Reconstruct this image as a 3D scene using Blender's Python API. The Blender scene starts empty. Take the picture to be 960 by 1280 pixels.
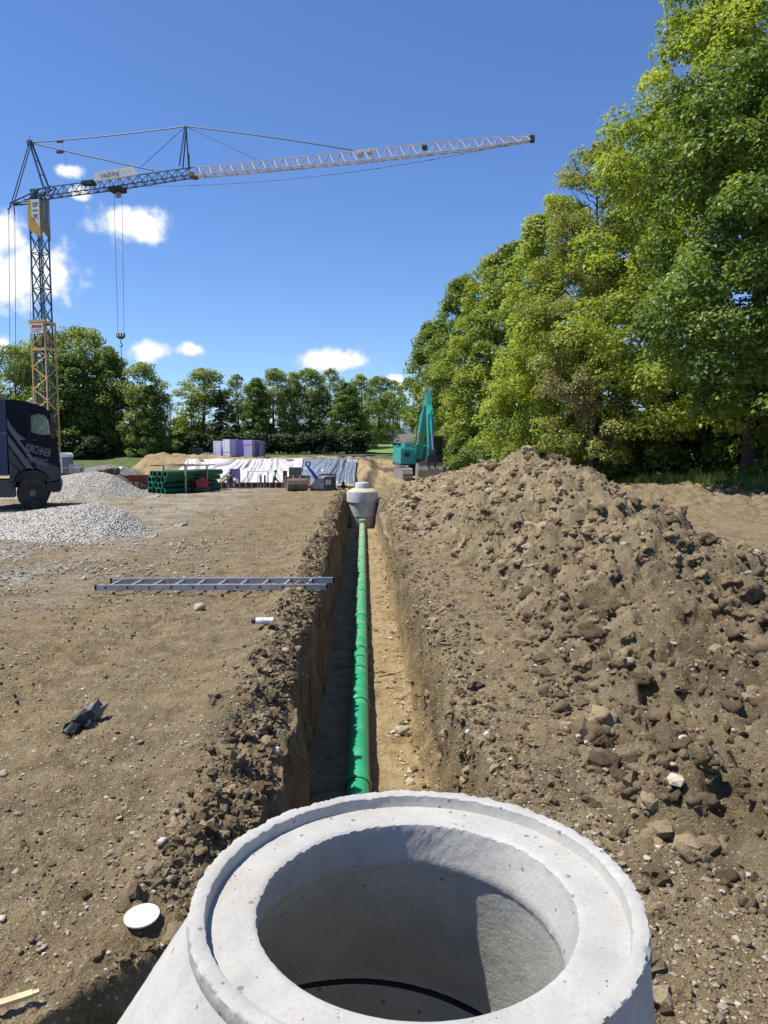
import bpy, bmesh, math, random, colorsys
import numpy as np
from mathutils import Vector, Matrix
R = math.radians
PI = math.pi
random.seed(7)
SC = bpy.context.scene
COL = SC.collection

# ------------------------------------------------------------------ camera
EYE = 1.9
PITCH = R(5.2)
FPX = 961.0                       # focal length in photograph pixels (960 x 1280)
cam_d = bpy.data.cameras.new('camera')
cam_d.sensor_fit = 'VERTICAL'
cam_d.sensor_height = 24.0
cam_d.lens = 24.0 * FPX / 1280.0
cam_d.clip_start = 0.05
cam_d.clip_end = 8000
cam = bpy.data.objects.new('camera', cam_d)
COL.objects.link(cam)
cam.location = (0, 0, EYE)
cam.rotation_euler = (PI / 2 - PITCH, 0, 0)
SC.camera = cam

def ray(px, py):
    """world direction of a photograph pixel"""
    u = (px - 480) / FPX
    v = (640 - py) / FPX
    c, s = math.cos(PITCH), math.sin(PITCH)
    return Vector((u, c + v * s, v * c - s))
def at_y(px, py, y):
    d = ray(px, py)
    t = y / d.y
    return Vector((d.x * t, y, EYE + d.z * t))
def at_z(px, py, z):
    d = ray(px, py)
    t = (z - EYE) / d.z
    return Vector((d.x * t, d.y * t, z))

# ------------------------------------------------------------------ sky, sun, exposure
SUN_EL = 62.0
SUNV = Vector((-0.99, 0.02))          # horizontal direction towards the sun
SUNV.normalize()
world = bpy.data.worlds.new('World')
SC.world = world
world.use_nodes = True
wn, wl = world.node_tree.nodes, world.node_tree.links
wn.clear()
wo = wn.new('ShaderNodeOutputWorld')
bg = wn.new('ShaderNodeBackground')
sky = wn.new('ShaderNodeTexSky')
sky.sky_type = 'NISHITA'
sky.sun_disc = False
sky.sun_elevation = R(SUN_EL)
sky.sun_rotation = math.atan2(SUNV.x, SUNV.y)
sky.altitude = 500
sky.air_density = 1.0
sky.dust_density = 0.0
sky.ozone_density = 3.5
bg.inputs['Strength'].default_value = 0.102
def wmath(op, a, b=None, c=None, clamp=False):
    n = wn.new('ShaderNodeMath'); n.operation = op; n.use_clamp = clamp
    for i, v in enumerate((a, b, c)):
        if v is None: continue
        if isinstance(v, (int, float)): n.inputs[i].default_value = v
        else: wl.new(v, n.inputs[i])
    return n.outputs[0]
tc = wn.new('ShaderNodeTexCoord')
sx = wn.new('ShaderNodeSeparateXYZ')
wl.new(tc.outputs['Generated'], sx.inputs[0])
ysafe = wmath('MAXIMUM', sx.outputs[1], 0.05)
U = wmath('DIVIDE', sx.outputs[0], ysafe)
V = wmath('DIVIDE', sx.outputs[2], ysafe)
nz = wn.new('ShaderNodeTexNoise'); nz.inputs['Scale'].default_value = 16; nz.inputs['Detail'].default_value = 8
nz.inputs['Roughness'].default_value = 0.58
wl.new(tc.outputs['Generated'], nz.inputs['Vector'])
nz2 = wn.new('ShaderNodeTexNoise'); nz2.inputs['Scale'].default_value = 45; nz2.inputs['Detail'].default_value = 6
wl.new(tc.outputs['Generated'], nz2.inputs['Vector'])
clouds = [(168, 280, 62, 26), (150, 272, 30, 20), (28, 345, 78, 50), (5, 295, 34, 40), (60, 352, 62, 34), (88, 214, 24, 11), (100, 240, 14, 12),
          (184, 438, 31, 17), (238, 438, 20, 11), (418, 449, 45, 17), (405, 445, 28, 15), (2, 432, 18, 17), (492, 476, 14, 12)]
acc = None
for (px, py, a, b) in clouds:
    d = ray(px, py)
    u0, v0 = d.x / d.y, d.z / d.y
    du = wmath('MULTIPLY', wmath('SUBTRACT', U, u0), FPX / (a * 0.86))
    dv = wmath('MULTIPLY', wmath('SUBTRACT', V, v0), FPX / (b * 0.82))
    dl = wmath('SQRT', wmath('ADD', wmath('MULTIPLY', du, du), wmath('MULTIPLY', dv, dv)))
    m = wmath('SUBTRACT', 1.0, dl)
    acc = m if acc is None else wmath('MAXIMUM', acc, m)
nn = wmath('ADD', wmath('MULTIPLY', wmath('SUBTRACT', nz.outputs[0], 0.46), 2.4), wmath('MULTIPLY', wmath('SUBTRACT', nz2.outputs[0], 0.5), 1.5))
dens = wmath('ADD', acc, nn)
front = wmath('GREATER_THAN', sx.outputs[1], 0.1)
mr = wn.new('ShaderNodeMapRange'); mr.interpolation_type = 'SMOOTHSTEP'
mr.inputs['From Min'].default_value = -0.08; mr.inputs['From Max'].default_value = 0.62
mr.inputs['To Max'].default_value = 0.96
wl.new(wmath('MULTIPLY', dens, front), mr.inputs['Value'])
cr = wn.new('ShaderNodeValToRGB')
cr.color_ramp.elements[0].position = 0.1; cr.color_ramp.elements[0].color = (0.58, 0.68, 0.84, 1)
cr.color_ramp.elements[1].position = 0.7; cr.color_ramp.elements[1].color = (0.93, 0.94, 0.96, 1)
wl.new(dens, cr.inputs[0])
csc = wn.new('ShaderNodeVectorMath'); csc.operation = 'SCALE'; csc.inputs['Scale'].default_value = 8.6
wl.new(cr.outputs[0], csc.inputs[0])
mx = wn.new('ShaderNodeMixRGB')
tint = wn.new('ShaderNodeMixRGB'); tint.blend_type = 'MULTIPLY'; tint.inputs[0].default_value = 1.0; tint.inputs[2].default_value = (0.70, 0.86, 1.13, 1)
wl.new(sky.outputs[0], tint.inputs[1])
wl.new(mr.outputs[0], mx.inputs[0]); wl.new(tint.outputs[0], mx.inputs[1]); wl.new(csc.outputs[0], mx.inputs[2])
wl.new(mx.outputs[0], bg.inputs[0]); wl.new(bg.outputs[0], wo.inputs[0])

sun_d = bpy.data.lights.new('sun', 'SUN')
sun_d.energy = 5.0
sun_d.angle = R(0.53)
sun_d.color = (1.0, 0.95, 0.87)
sun = bpy.data.objects.new('sun', sun_d)
COL.objects.link(sun)
_sd = Vector((SUNV.x * math.cos(R(SUN_EL)), SUNV.y * math.cos(R(SUN_EL)), math.sin(R(SUN_EL))))
sun.rotation_euler = (-_sd).to_track_quat('-Z', 'Y').to_euler()
sun.location = (-20, 12, 40)
SC.view_settings.view_transform = 'Standard'
SC.view_settings.look = 'None'
SC.view_settings.exposure = 0.45
SC.view_settings.gamma = 1.0
SC.cycles.max_bounces = 6
SC.cycles.transparent_max_bounces = 8

# ------------------------------------------------------------------ helpers
def tag(o, label=None, cat=None, group=None, kind=None):
    if label: o['label'] = label
    if cat: o['category'] = cat
    if group: o['group'] = group
    if kind: o['kind'] = kind
    return o
def empty(name, loc=(0, 0, 0), rz=0.0, label=None, cat=None, group=None):
    o = bpy.data.objects.new(name, None)
    o.empty_display_size = 0.2
    COL.objects.link(o)
    o.location = loc
    o.rotation_euler = (0, 0, rz)
    return tag(o, label, cat, group)
def copy_tree(o, parent=None):
    c = o.copy()
    COL.objects.link(c)
    if parent is not None:
        c.parent = parent
    for ch in [x for x in KIDS.get(o.name, [])]:
        k = copy_tree(ch, c)
        KIDS.setdefault(c.name, []).append(k)
    return c
KIDS = {}
def link(name, me, mat=None, parent=None, smooth=False):
    o = bpy.data.objects.new(name, me)
    COL.objects.link(o)
    if mat is not None:
        for m in (mat if isinstance(mat, (list, tuple)) else [mat]):
            me.materials.append(m)
    if parent is not None:
        o.parent = parent
        KIDS.setdefault(parent.name, []).append(o)
    if smooth:
        me.polygons.foreach_set('use_smooth', [True] * len(me.polygons))
    return o
class MB:
    """collects simple solids; build() links them as one mesh object"""
    def __init__(s): s.v = []; s.f = []; s.m = []
    def add(s, vs, fs, mi=0):
        k = len(s.v)
        s.v += [tuple(v) for v in vs]
        s.f += [tuple(i + k for i in f) for f in fs]
        s.m += [mi] * len(fs)
        return s
    def box(s, x0, x1, y0, y1, z0, z1, mi=0, M=None):
        vs = [Vector((x, y, z)) for x in (x0, x1) for y in (y0, y1) for z in (z0, z1)]
        if M is not None: vs = [M @ v for v in vs]
        return s.add(vs, [(0, 1, 3, 2), (4, 6, 7, 5), (0, 4, 5, 1), (2, 3, 7, 6), (0, 2, 6, 4), (1, 5, 7, 3)], mi)
    def tube(s, p, q, r, n=6, r2=None, mi=0, caps=True):
        p, q = Vector(p), Vector(q)
        d = q - p
        if d.length < 1e-6: return s
        d.normalize()
        a = d.orthogonal().normalized(); b = d.cross(a)
        r2 = r if r2 is None else r2
        vs = [p + (a * math.cos(2 * PI * i / n) + b * math.sin(2 * PI * i / n)) * r for i in range(n)]
        vs += [q + (a * math.cos(2 * PI * i / n) + b * math.sin(2 * PI * i / n)) * r2 for i in range(n)]
        fs = [(i, (i + 1) % n, n + (i + 1) % n, n + i) for i in range(n)]
        if caps: fs += [tuple(range(n))[::-1], tuple(range(n, 2 * n))]
        return s.add(vs, fs, mi)
    def bar(s, p, q, w, h=None, mi=0, up=(0, 0, 1)):
        """square bar from p to q"""
        h = w if h is None else h
        p, q = Vector(p), Vector(q)
        d = (q - p).normalized()
        u = Vector(up)
        if abs(d.dot(u)) > 0.98: u = Vector((1, 0, 0))
        a = d.cross(u).normalized(); b = a.cross(d)
        vs = [c + a * (i * w / 2) + b * (j * h / 2) for c in (p, q) for i, j in ((-1, -1), (1, -1), (1, 1), (-1, 1))]
        return s.add(vs, [(3, 2, 1, 0), (4, 5, 6, 7), (0, 1, 5, 4), (1, 2, 6, 5), (2, 3, 7, 6), (3, 0, 4, 7)], mi)
    def path(s, pts, radii, n=6, mi=0):
        pts = [Vector(p) for p in pts]
        if isinstance(radii, (int, float)): radii = [radii] * len(pts)
        vs = []; prev = None
        for i, p in enumerate(pts):
            d = (pts[min(i + 1, len(pts) - 1)] - pts[max(i - 1, 0)]).normalized()
            if prev is None: a = d.orthogonal().normalized()
            else:
                a = prev - d * prev.dot(d)
                a = a.normalized() if a.length > 1e-5 else d.orthogonal().normalized()
            prev = a
            b = d.cross(a)
            vs += [p + (a * math.cos(2 * PI * k / n) + b * math.sin(2 * PI * k / n)) * radii[i] for k in range(n)]
        fs = []
        for i in range(len(pts) - 1):
            fs += [(i * n + k, i * n + (k + 1) % n, (i + 1) * n + (k + 1) % n, (i + 1) * n + k) for k in range(n)]
        fs += [tuple(range(n))[::-1], tuple(range((len(pts) - 1) * n, len(pts) * n))]
        return s.add(vs, fs, mi)
    def lathe(s, prof, n=32, M=None, mi=0, close=False):
        """prof: list of (r, z) or (r, z, cx, cy)"""
        vs = []
        for p in prof:
            cx, cy = (p[2], p[3]) if len(p) > 2 else (0, 0)
            for k in range(n):
                v = Vector((cx + p[0] * math.cos(2 * PI * k / n), cy + p[0] * math.sin(2 * PI * k / n), p[1]))
                vs.append(M @ v if M is not None else v)
        fs = []
        L = len(prof)
        for i in range(L if close else L - 1):
            j = (i + 1) % L
            fs += [(i * n + k, i * n + (k + 1) % n, j * n + (k + 1) % n, j * n + k) for k in range(n)]
        if not close:
            fs += [tuple(range(n))[::-1], tuple(range((L - 1) * n, L * n))]
        return s.add(vs, fs, mi)
    def prism(s, poly, y0, y1, mi=0, M=None):
        """poly: list of (x, z); extruded along y"""
        n = len(poly)
        vs = [Vector((x, y0, z)) for x, z in poly] + [Vector((x, y1, z)) for x, z in poly]
        if M is not None: vs = [M @ v for v in vs]
        fs = [tuple(range(n)), tuple(range(n, 2 * n))[::-1]] + [(i, n + i, n + (i + 1) % n, (i + 1) % n) for i in range(n)]
        return s.add(vs, fs, mi)
    def build(s, name, mat, parent=None, smooth=False, bevel=0.0):
        me = bpy.data.meshes.new(name)
        me.from_pydata(s.v, [], s.f)
        bm = bmesh.new(); bm.from_mesh(me)
        bmesh.ops.recalc_face_normals(bm, faces=bm.faces)
        if bevel > 0:
            es = [e for e in bm.edges if len(e.link_faces) == 2 and e.calc_face_angle(0) > 0.6]
            bmesh.ops.bevel(bm, geom=es, offset=bevel, segments=2, profile=0.7, affect='EDGES', clamp_overlap=True)
        bm.to_mesh(me); bm.free()
        if bevel <= 0 and any(s.m): me.polygons.foreach_set('material_index', s.m)
        o = link(name, me, mat, parent)
        if smooth:
            me.polygons.foreach_set('use_smooth', [True] * len(me.polygons))
            me.set_sharp_from_angle(angle=R(38))
        return o
def np_mesh(name, V, F, mats=None, parent=None, smooth=True, attr=None, mi=None):
    """V (n,3) floats, F (m,k) ints"""
    V = np.asarray(V, dtype=np.float32); F = np.asarray(F, dtype=np.int32)
    k = F.shape[1]
    me = bpy.data.meshes.new(name)
    me.vertices.add(len(V)); me.vertices.foreach_set('co', V.ravel())
    me.loops.add(F.size); me.loops.foreach_set('vertex_index', F.ravel())
    me.polygons.add(len(F))
    me.polygons.foreach_set('loop_start', np.arange(0, F.size, k, dtype=np.int32))
    me.polygons.foreach_set('loop_total', np.full(len(F), k, dtype=np.int32))
    if mi is not None: me.polygons.foreach_set('material_index', np.asarray(mi, dtype=np.int32))
    me.polygons.foreach_set('use_smooth', np.full(len(F), smooth, dtype=bool))
    me.update(calc_edges=True)
    if attr is not None:
        for an, av in attr.items():
            a = me.attributes.new(an, 'FLOAT', 'POINT')
            a.data.foreach_set('value', np.asarray(av, dtype=np.float32))
    return link(name, me, mats, parent)
def text_on(s, size, mat, parent, loc, rot, name='lettering', extrude=0.002, sx=1.0, align='CENTER', shear=0.0, bold=0.0):
    cu = bpy.data.curves.new(name, 'FONT')
    cu.body = s; cu.size = size; cu.extrude = extrude; cu.align_x = align; cu.align_y = 'CENTER'
    cu.shear = shear; cu.offset = bold
    tmp = bpy.data.objects.new(name, cu)
    me = bpy.data.meshes.new_from_object(tmp)
    bpy.data.objects.remove(tmp)
    o = link(name, me, mat, parent)
    o.location = loc; o.rotation_euler = rot; o.scale = (sx, 1, 1)
    return o

# ------------------------------------------------------------------ numpy noise
def _h(ix, iy, iz, s):
    n = (ix.astype(np.int64) * 374761393 + iy.astype(np.int64) * 668265263 + iz.astype(np.int64) * 2147483647 + s * 1274126177) & 0xffffffff
    n = ((n ^ (n >> 13)) * 1274126177) & 0xffffffff
    n = ((n ^ (n >> 16)) * 2246822519) & 0xffffffff
    return ((n ^ (n >> 15)) & 0xffffff) / float(0xffffff)
def vnoise(x, y, z=0.0, s=0):
    x = np.asarray(x, dtype=np.float64); y = np.asarray(y, dtype=np.float64); z = np.asarray(z, dtype=np.float64) + np.zeros_like(x)
    ix, iy, iz = np.floor(x), np.floor(y), np.floor(z)
    fx, fy, fz = x - ix, y - iy, z - iz
    fx = fx * fx * (3 - 2 * fx); fy = fy * fy * (3 - 2 * fy); fz = fz * fz * (3 - 2 * fz)
    flat = not np.any(fz)
    def lay(k):
        a = _h(ix, iy, iz + k, s); b = _h(ix + 1, iy, iz + k, s); c = _h(ix, iy + 1, iz + k, s); d = _h(ix + 1, iy + 1, iz + k, s)
        return (a + (b - a) * fx) * (1 - fy) + (c + (d - c) * fx) * fy
    l0 = lay(0)
    if flat: return l0 * 2 - 1
    return (l0 + (lay(1) - l0) * fz) * 2 - 1
def fbm(x, y, z=0.0, oct=4, s=0, rough=0.5):
    r = 0; a = 1.0; t = 0
    for o in range(oct):
        r = r + a * vnoise(x * 2.03 ** o + 17.3 * o, y * 2.03 ** o - 9.1 * o, z if np.isscalar(z) and z == 0 else z * 2.03 ** o, s + o)
        t += a; a *= rough
    return r / t
def lumps(x, y, cell, s=0, fill=0.8, elong=0.0):
    """rounded clod bumps 0..1 of a cell size"""
    u = x / cell; v = y / cell
    iu, iv = np.floor(u), np.floor(v)
    best = np.zeros_like(u)
    for dx in (-1, 0, 1):
        for dy in (-1, 0, 1):
            cx, cy = iu + dx, iv + dy
            px = cx + _h(cx, cy, cx * 0, s + 11); py = cy + _h(cx, cy, cx * 0, s + 23)
            rr = 0.25 + 0.5 * _h(cx, cy, cx * 0, s + 37)
            on = _h(cx, cy, cx * 0, s + 51) < fill
            a = _h(cx, cy, cx * 0, s + 63) * PI
            ex, ey = u - px, v - py
            p = (ex * np.cos(a) + ey * np.sin(a)) / 1.25; q = -ex * np.sin(a) + ey * np.cos(a)
            d2 = (np.abs(p) ** 2.4 + np.abs(q) ** 2.4) ** (1 / 1.2)
            hgt = np.sqrt(np.clip(rr * rr - d2, 0, None)) * on
            best = np.maximum(best, hgt)
    return best
def sst(a, b, x):
    t = np.clip((x - a) / (b - a), 0, 1)
    return t * t * (3 - 2 * t)

# ------------------------------------------------------------------ materials
def mat_base(name):
    m = bpy.data.materials.new(name); m.use_nodes = True
    nt = m.node_tree; nt.nodes.clear()
    out = nt.nodes.new('ShaderNodeOutputMaterial'); b = nt.nodes.new('ShaderNodeBsdfPrincipled')
    nt.links.new(b.outputs[0], out.inputs[0])
    return m, nt, b, out
def nmath(nt, op, a, b=None, clamp=False):
    n = nt.nodes.new('ShaderNodeMath'); n.operation = op; n.use_clamp = clamp
    for i, v in enumerate((a, b)):
        if v is None: continue
        if isinstance(v, (int, float)): n.inputs[i].default_value = v
        else: nt.links.new(v, n.inputs[i])
    return n.outputs[0]
def nnoise(nt, vec, scale, detail=4, rough=0.55):
    n = nt.nodes.new('ShaderNodeTexNoise'); n.inputs['Scale'].default_value = scale; n.inputs['Detail'].default_value = detail
    n.inputs['Roughness'].default_value = rough
    if vec is not None: nt.links.new(vec, n.inputs['Vector'])
    return n.outputs[0]
def nramp(nt, fac, stops):
    n = nt.nodes.new('ShaderNodeValToRGB')
    while len(n.color_ramp.elements) < len(stops): n.color_ramp.elements.new(0.5)
    for e, (p, c) in zip(n.color_ramp.elements, stops):
        e.position = p; e.color = (*c, 1)
    nt.links.new(fac, n.inputs[0])
    return n.outputs[0]
def nmix(nt, fac, a, b, mode='MIX'):
    n = nt.nodes.new('ShaderNodeMixRGB'); n.blend_type = mode
    for i, v in enumerate((fac, a, b)):
        if isinstance(v, (int, float)): n.inputs[i].default_value = v
        elif isinstance(v, tuple): n.inputs[i].default_value = (*v, 1)
        else: nt.links.new(v, n.inputs[i])
    return n.outputs[0]
def nbump(nt, b, h, strength, dist):
    n = nt.nodes.new('ShaderNodeBump'); n.inputs['Strength'].default_value = strength; n.inputs['Distance'].default_value = dist
    nt.links.new(h, n.inputs['Height'])
    nt.links.new(n.outputs[0], b.inputs['Normal'])
    return n
def M(name, c, c2=None, scale=6.0, rough=0.75, metal=0.0, bump=0.0, bscale=40.0, grime=0.0, coat=0.0, spec=None):
    m, nt, b, _ = mat_base(name)
    tcn = nt.nodes.new('ShaderNodeTexCoord'); vec = tcn.outputs['Object']
    c2 = c2 or tuple(x * 0.72 for x in c)
    f = nnoise(nt, vec, scale, 5, 0.6)
    col = nramp(nt, f, [(0.35, c2), (0.6, c)])
    if grime > 0:
        g = nnoise(nt, vec, scale * 0.37, 6, 0.7)
        gm = nmath(nt, 'MULTIPLY', nmath(nt, 'SUBTRACT', g, 0.45, True), grime * 6, True)
        col = nmix(nt, gm, col, (0.16, 0.125, 0.085))
    nt.links.new(col, b.inputs['Base Color'])
    b.inputs['Roughness'].default_value = rough; b.inputs['Metallic'].default_value = metal
    if spec is not None: b.inputs['Specular IOR Level'].default_value = spec
    if coat: b.inputs['Coat Weight'].default_value = coat
    if bump > 0: nbump(nt, b, nnoise(nt, vec, bscale, 5, 0.65), 0.8, bump)
    return m
def pos(nt):
    g = nt.nodes.new('ShaderNodeNewGeometry'); return g.outputs['Position']
def m_soil(name, heap=False):
    m, nt, b, _ = mat_base(name)
    p = pos(nt)
    sp = nt.nodes.new('ShaderNodeSeparateXYZ'); nt.links.new(p, sp.inputs[0])
    big = nnoise(nt, p, 0.45, 5, 0.6)
    mid = nnoise(nt, p, 3.5, 6, 0.65)
    fine = nnoise(nt, p, 38, 5, 0.7)
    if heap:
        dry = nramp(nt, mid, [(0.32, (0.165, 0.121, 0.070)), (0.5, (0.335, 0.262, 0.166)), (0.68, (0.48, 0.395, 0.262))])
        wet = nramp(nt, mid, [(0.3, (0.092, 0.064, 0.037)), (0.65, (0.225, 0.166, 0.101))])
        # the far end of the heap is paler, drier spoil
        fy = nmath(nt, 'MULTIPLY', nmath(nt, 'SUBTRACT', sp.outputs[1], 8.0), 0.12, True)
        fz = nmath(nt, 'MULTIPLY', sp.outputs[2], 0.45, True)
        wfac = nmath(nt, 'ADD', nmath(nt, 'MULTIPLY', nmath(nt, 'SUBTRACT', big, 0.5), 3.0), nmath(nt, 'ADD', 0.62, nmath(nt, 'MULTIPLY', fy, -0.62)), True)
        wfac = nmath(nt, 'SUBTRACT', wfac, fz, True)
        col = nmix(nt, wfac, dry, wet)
    else:
        c1 = nramp(nt, mid, [(0.3, (0.120, 0.088, 0.052)), (0.5, (0.215, 0.163, 0.100)), (0.7, (0.32, 0.255, 0.17))])
        c2 = nramp(nt, mid, [(0.3, (0.175, 0.128, 0.072)), (0.65, (0.32, 0.245, 0.15))])
        col = nmix(nt, nmath(nt, 'MULTIPLY', nmath(nt, 'SUBTRACT', big, 0.42, True), 5.0, True), c1, c2)
        # sandy subsoil shows below the topsoil
        zz = nmath(nt, 'ADD', sp.outputs[2], nmath(nt, 'MULTIPLY', nmath(nt, 'SUBTRACT', nnoise(nt, p, 2.0, 5, 0.6), 0.5), 0.5))
        deep = nmath(nt, 'MULTIPLY', nmath(nt, 'SUBTRACT', -0.62, zz), 4.0, True)
        tan = nramp(nt, nnoise(nt, p, 4.0, 6, 0.7), [(0.32, (0.19, 0.135, 0.075)), (0.5, (0.37, 0.275, 0.15)), (0.7, (0.48, 0.38, 0.235))])
        col = nmix(nt, deep, col, tan)
        # far cut bank is the same sandy soil, in patches
        far = nmath(nt, 'MULTIPLY', nmath(nt, 'SUBTRACT', sp.outputs[1], 46.0), 0.1, True)
        up = nmath(nt, 'MULTIPLY', far, nmath(nt, 'MULTIPLY', nmath(nt, 'SUBTRACT', nnoise(nt, p, 0.9, 5, 0.7), 0.40, True), 6.0, True), True)
        col = nmix(nt, up, col, (0.40, 0.295, 0.17))
        # trodden-in gravel on the left
        gx = nmath(nt, 'MULTIPLY', nmath(nt, 'SUBTRACT', nmath(nt, 'MULTIPLY', sp.outputs[0], -1.0), 3.3), 0.45, True)
        gy = nmath(nt, 'MULTIPLY', nmath(nt, 'SUBTRACT', sp.outputs[1], 7.6), 0.6, True)
        gy2 = nmath(nt, 'MULTIPLY', nmath(nt, 'SUBTRACT', 34.0, sp.outputs[1]), 0.25, True)
        gm = nmath(nt, 'MULTIPLY', nmath(nt, 'MULTIPLY', gx, gy), gy2)
        gm = nmath(nt, 'MULTIPLY', gm, nmath(nt, 'MULTIPLY', nmath(nt, 'SUBTRACT', nnoise(nt, p, 0.8, 5, 0.65), 0.40, True), 6.0, True), True)
        vg = nt.nodes.new('ShaderNodeTexVoronoi'); vg.inputs['Scale'].default_value = 24; nt.links.new(p, vg.inputs['Vector'])
        sg = nt.nodes.new('ShaderNodeSeparateColor'); nt.links.new(vg.outputs['Color'], sg.inputs[0])
        gcol = nramp(nt, sg.outputs[0], [(0.0, (0.17, 0.145, 0.115)), (0.5, (0.32, 0.295, 0.255)), (1.0, (0.50, 0.475, 0.43))])
        col = nmix(nt, nmath(nt, 'MULTIPLY', gm, 0.95), col, gcol)
    col = nmix(nt, nmath(nt, 'MULTIPLY', nmath(nt, 'SUBTRACT', fine, 0.5), 2.6, True), col, nmix(nt, 0.5, col, (0.42, 0.34, 0.25)))
    col = nmix(nt, nmath(nt, 'MULTIPLY', nmath(nt, 'SUBTRACT', 0.46, fine), 4.0, True), col, nmix(nt, 0.6, col, (0.05, 0.035, 0.022)))
    # damp patches and trodden dust
    dp = nmath(nt, 'MULTIPLY', nmath(nt, 'SUBTRACT', nnoise(nt, p, 0.9, 6, 0.7), 0.54, True), 5.0, True)
    col = nmix(nt, nmath(nt, 'MULTIPLY', dp, 0.7), col, nmix(nt, 1.0, col, (0.55, 0.52, 0.48), 'MULTIPLY'))
    # small stones set in the soil
    for sc_, th, cc, seed in ((60, 0.84, (0.52, 0.46, 0.36), 0.0), (26, 0.93, (0.52, 0.47, 0.38), 3.0), (140, 0.82, (0.46, 0.39, 0.29), 7.0)):
        v = nt.nodes.new('ShaderNodeTexVoronoi'); v.inputs['Scale'].default_value = sc_
        mp = nt.nodes.new('ShaderNodeVectorMath'); mp.inputs[1].default_value = (seed, seed, seed); nt.links.new(p, mp.inputs[0])
        nt.links.new(mp.outputs[0], v.inputs['Vector'])
        s2 = nt.nodes.new('ShaderNodeSeparateColor'); nt.links.new(v.outputs['Color'], s2.inputs[0])
        on = nmath(nt, 'GREATER_THAN', s2.outputs[1], th)
        near = nmath(nt, 'LESS_THAN', v.outputs['Distance'], nmath(nt, 'ADD', 0.2, nmath(nt, 'MULTIPLY', s2.outputs[2], 0.25)))
        col = nmix(nt, nmath(nt, 'MULTIPLY', on, near), col, nmix(nt, s2.outputs[0], cc, tuple(x * 0.6 for x in cc)))
    col = nmix(nt, 1.0, col, (0.99, 0.98, 0.90), 'MULTIPLY')
    nt.links.new(col, b.inputs['Base Color'])
    b.inputs['Roughness'].default_value = 0.95
    b.inputs['Specular IOR Level'].default_value = 0.15
    v = nt.nodes.new('ShaderNodeTexVoronoi'); v.inputs['Scale'].default_value = 75; nt.links.new(p, v.inputs['Vector'])
    hh = nmath(nt, 'ADD', nmath(nt, 'MULTIPLY', fine, 1.2), nmath(nt, 'MULTIPLY', v.outputs['Distance'], -0.12 if heap else -0.4))
    hh = nmath(nt, 'ADD', hh, nmath(nt, 'MULTIPLY', nnoise(nt, p, 14, 4, 0.7), 1.4))
    hh = nmath(nt, 'ADD', hh, nmath(nt, 'MULTIPLY', nnoise(nt, p, 130, 3, 0.6), 0.9 if heap else 0.55))
    nbump(nt, b, hh, 1.0, 0.030 if heap else 0.024)
    return m
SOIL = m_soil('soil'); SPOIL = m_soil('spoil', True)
def m_gravel(name, scale=26):
    m, nt, b, _ = mat_base(name); p = pos(nt)
    v = nt.nodes.new('ShaderNodeTexVoronoi'); v.inputs['Scale'].default_value = scale; nt.links.new(p, v.inputs['Vector'])
    s2 = nt.nodes.new('ShaderNodeSeparateColor'); nt.links.new(v.outputs['Color'], s2.inputs[0])
    col = nramp(nt, s2.outputs[0], [(0.0, (0.32, 0.295, 0.25)), (0.5, (0.50, 0.47, 0.41)), (1.0, (0.68, 0.655, 0.60))])
    col = nmix(nt, nmath(nt, 'MULTIPLY', nmath(nt, 'SUBTRACT', v.outputs['Distance'], 0.42), 3.5, True), col, (0.10, 0.09, 0.075))
    nt.links.new(col, b.inputs['Base Color']); b.inputs['Roughness'].default_value = 0.9
    nbump(nt, b, nmath(nt, 'MULTIPLY', v.outputs['Distance'], -1.0), 1.0, 0.03)
    return m
GRAVEL = m_gravel('gravel', 32)
def m_stone(name, cols, bump=0.004):
    m, nt, b, _ = mat_base(name)
    at = nt.nodes.new('ShaderNodeAttribute'); at.attribute_name = 'rnd'
    p = pos(nt)
    col = nramp(nt, at.outputs['Fac'], [(i / (len(cols) - 1), c) for i, c in enumerate(cols)])
    col = nmix(nt, nmath(nt, 'MULTIPLY', nmath(nt, 'SUBTRACT', nnoise(nt, p, 45, 5, 0.7), 0.5), 3.0, True), col, nmix(nt, 0.5, col, (0.07, 0.05, 0.035)))
    nt.links.new(col, b.inputs['Base Color']); b.inputs['Roughness'].default_value = 0.92
    b.inputs['Specular IOR Level'].default_value = 0.2
    nbump(nt, b, nnoise(nt, p, 60, 5, 0.7), 0.9, bump)
    return m
PEBBLE = m_stone('pebble_stone', [(0.14, 0.105, 0.07), (0.21, 0.165, 0.115), (0.30, 0.25, 0.18), (0.54, 0.48, 0.38)])
CLOD = m_stone('soil_clod', [(0.085, 0.062, 0.035), (0.172, 0.126, 0.073), (0.258, 0.195, 0.116), (0.40, 0.318, 0.20)], 0.022)
STONE = m_stone('pale_stone', [(0.30, 0.245, 0.17), (0.40, 0.355, 0.28), (0.50, 0.47, 0.42)])
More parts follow.
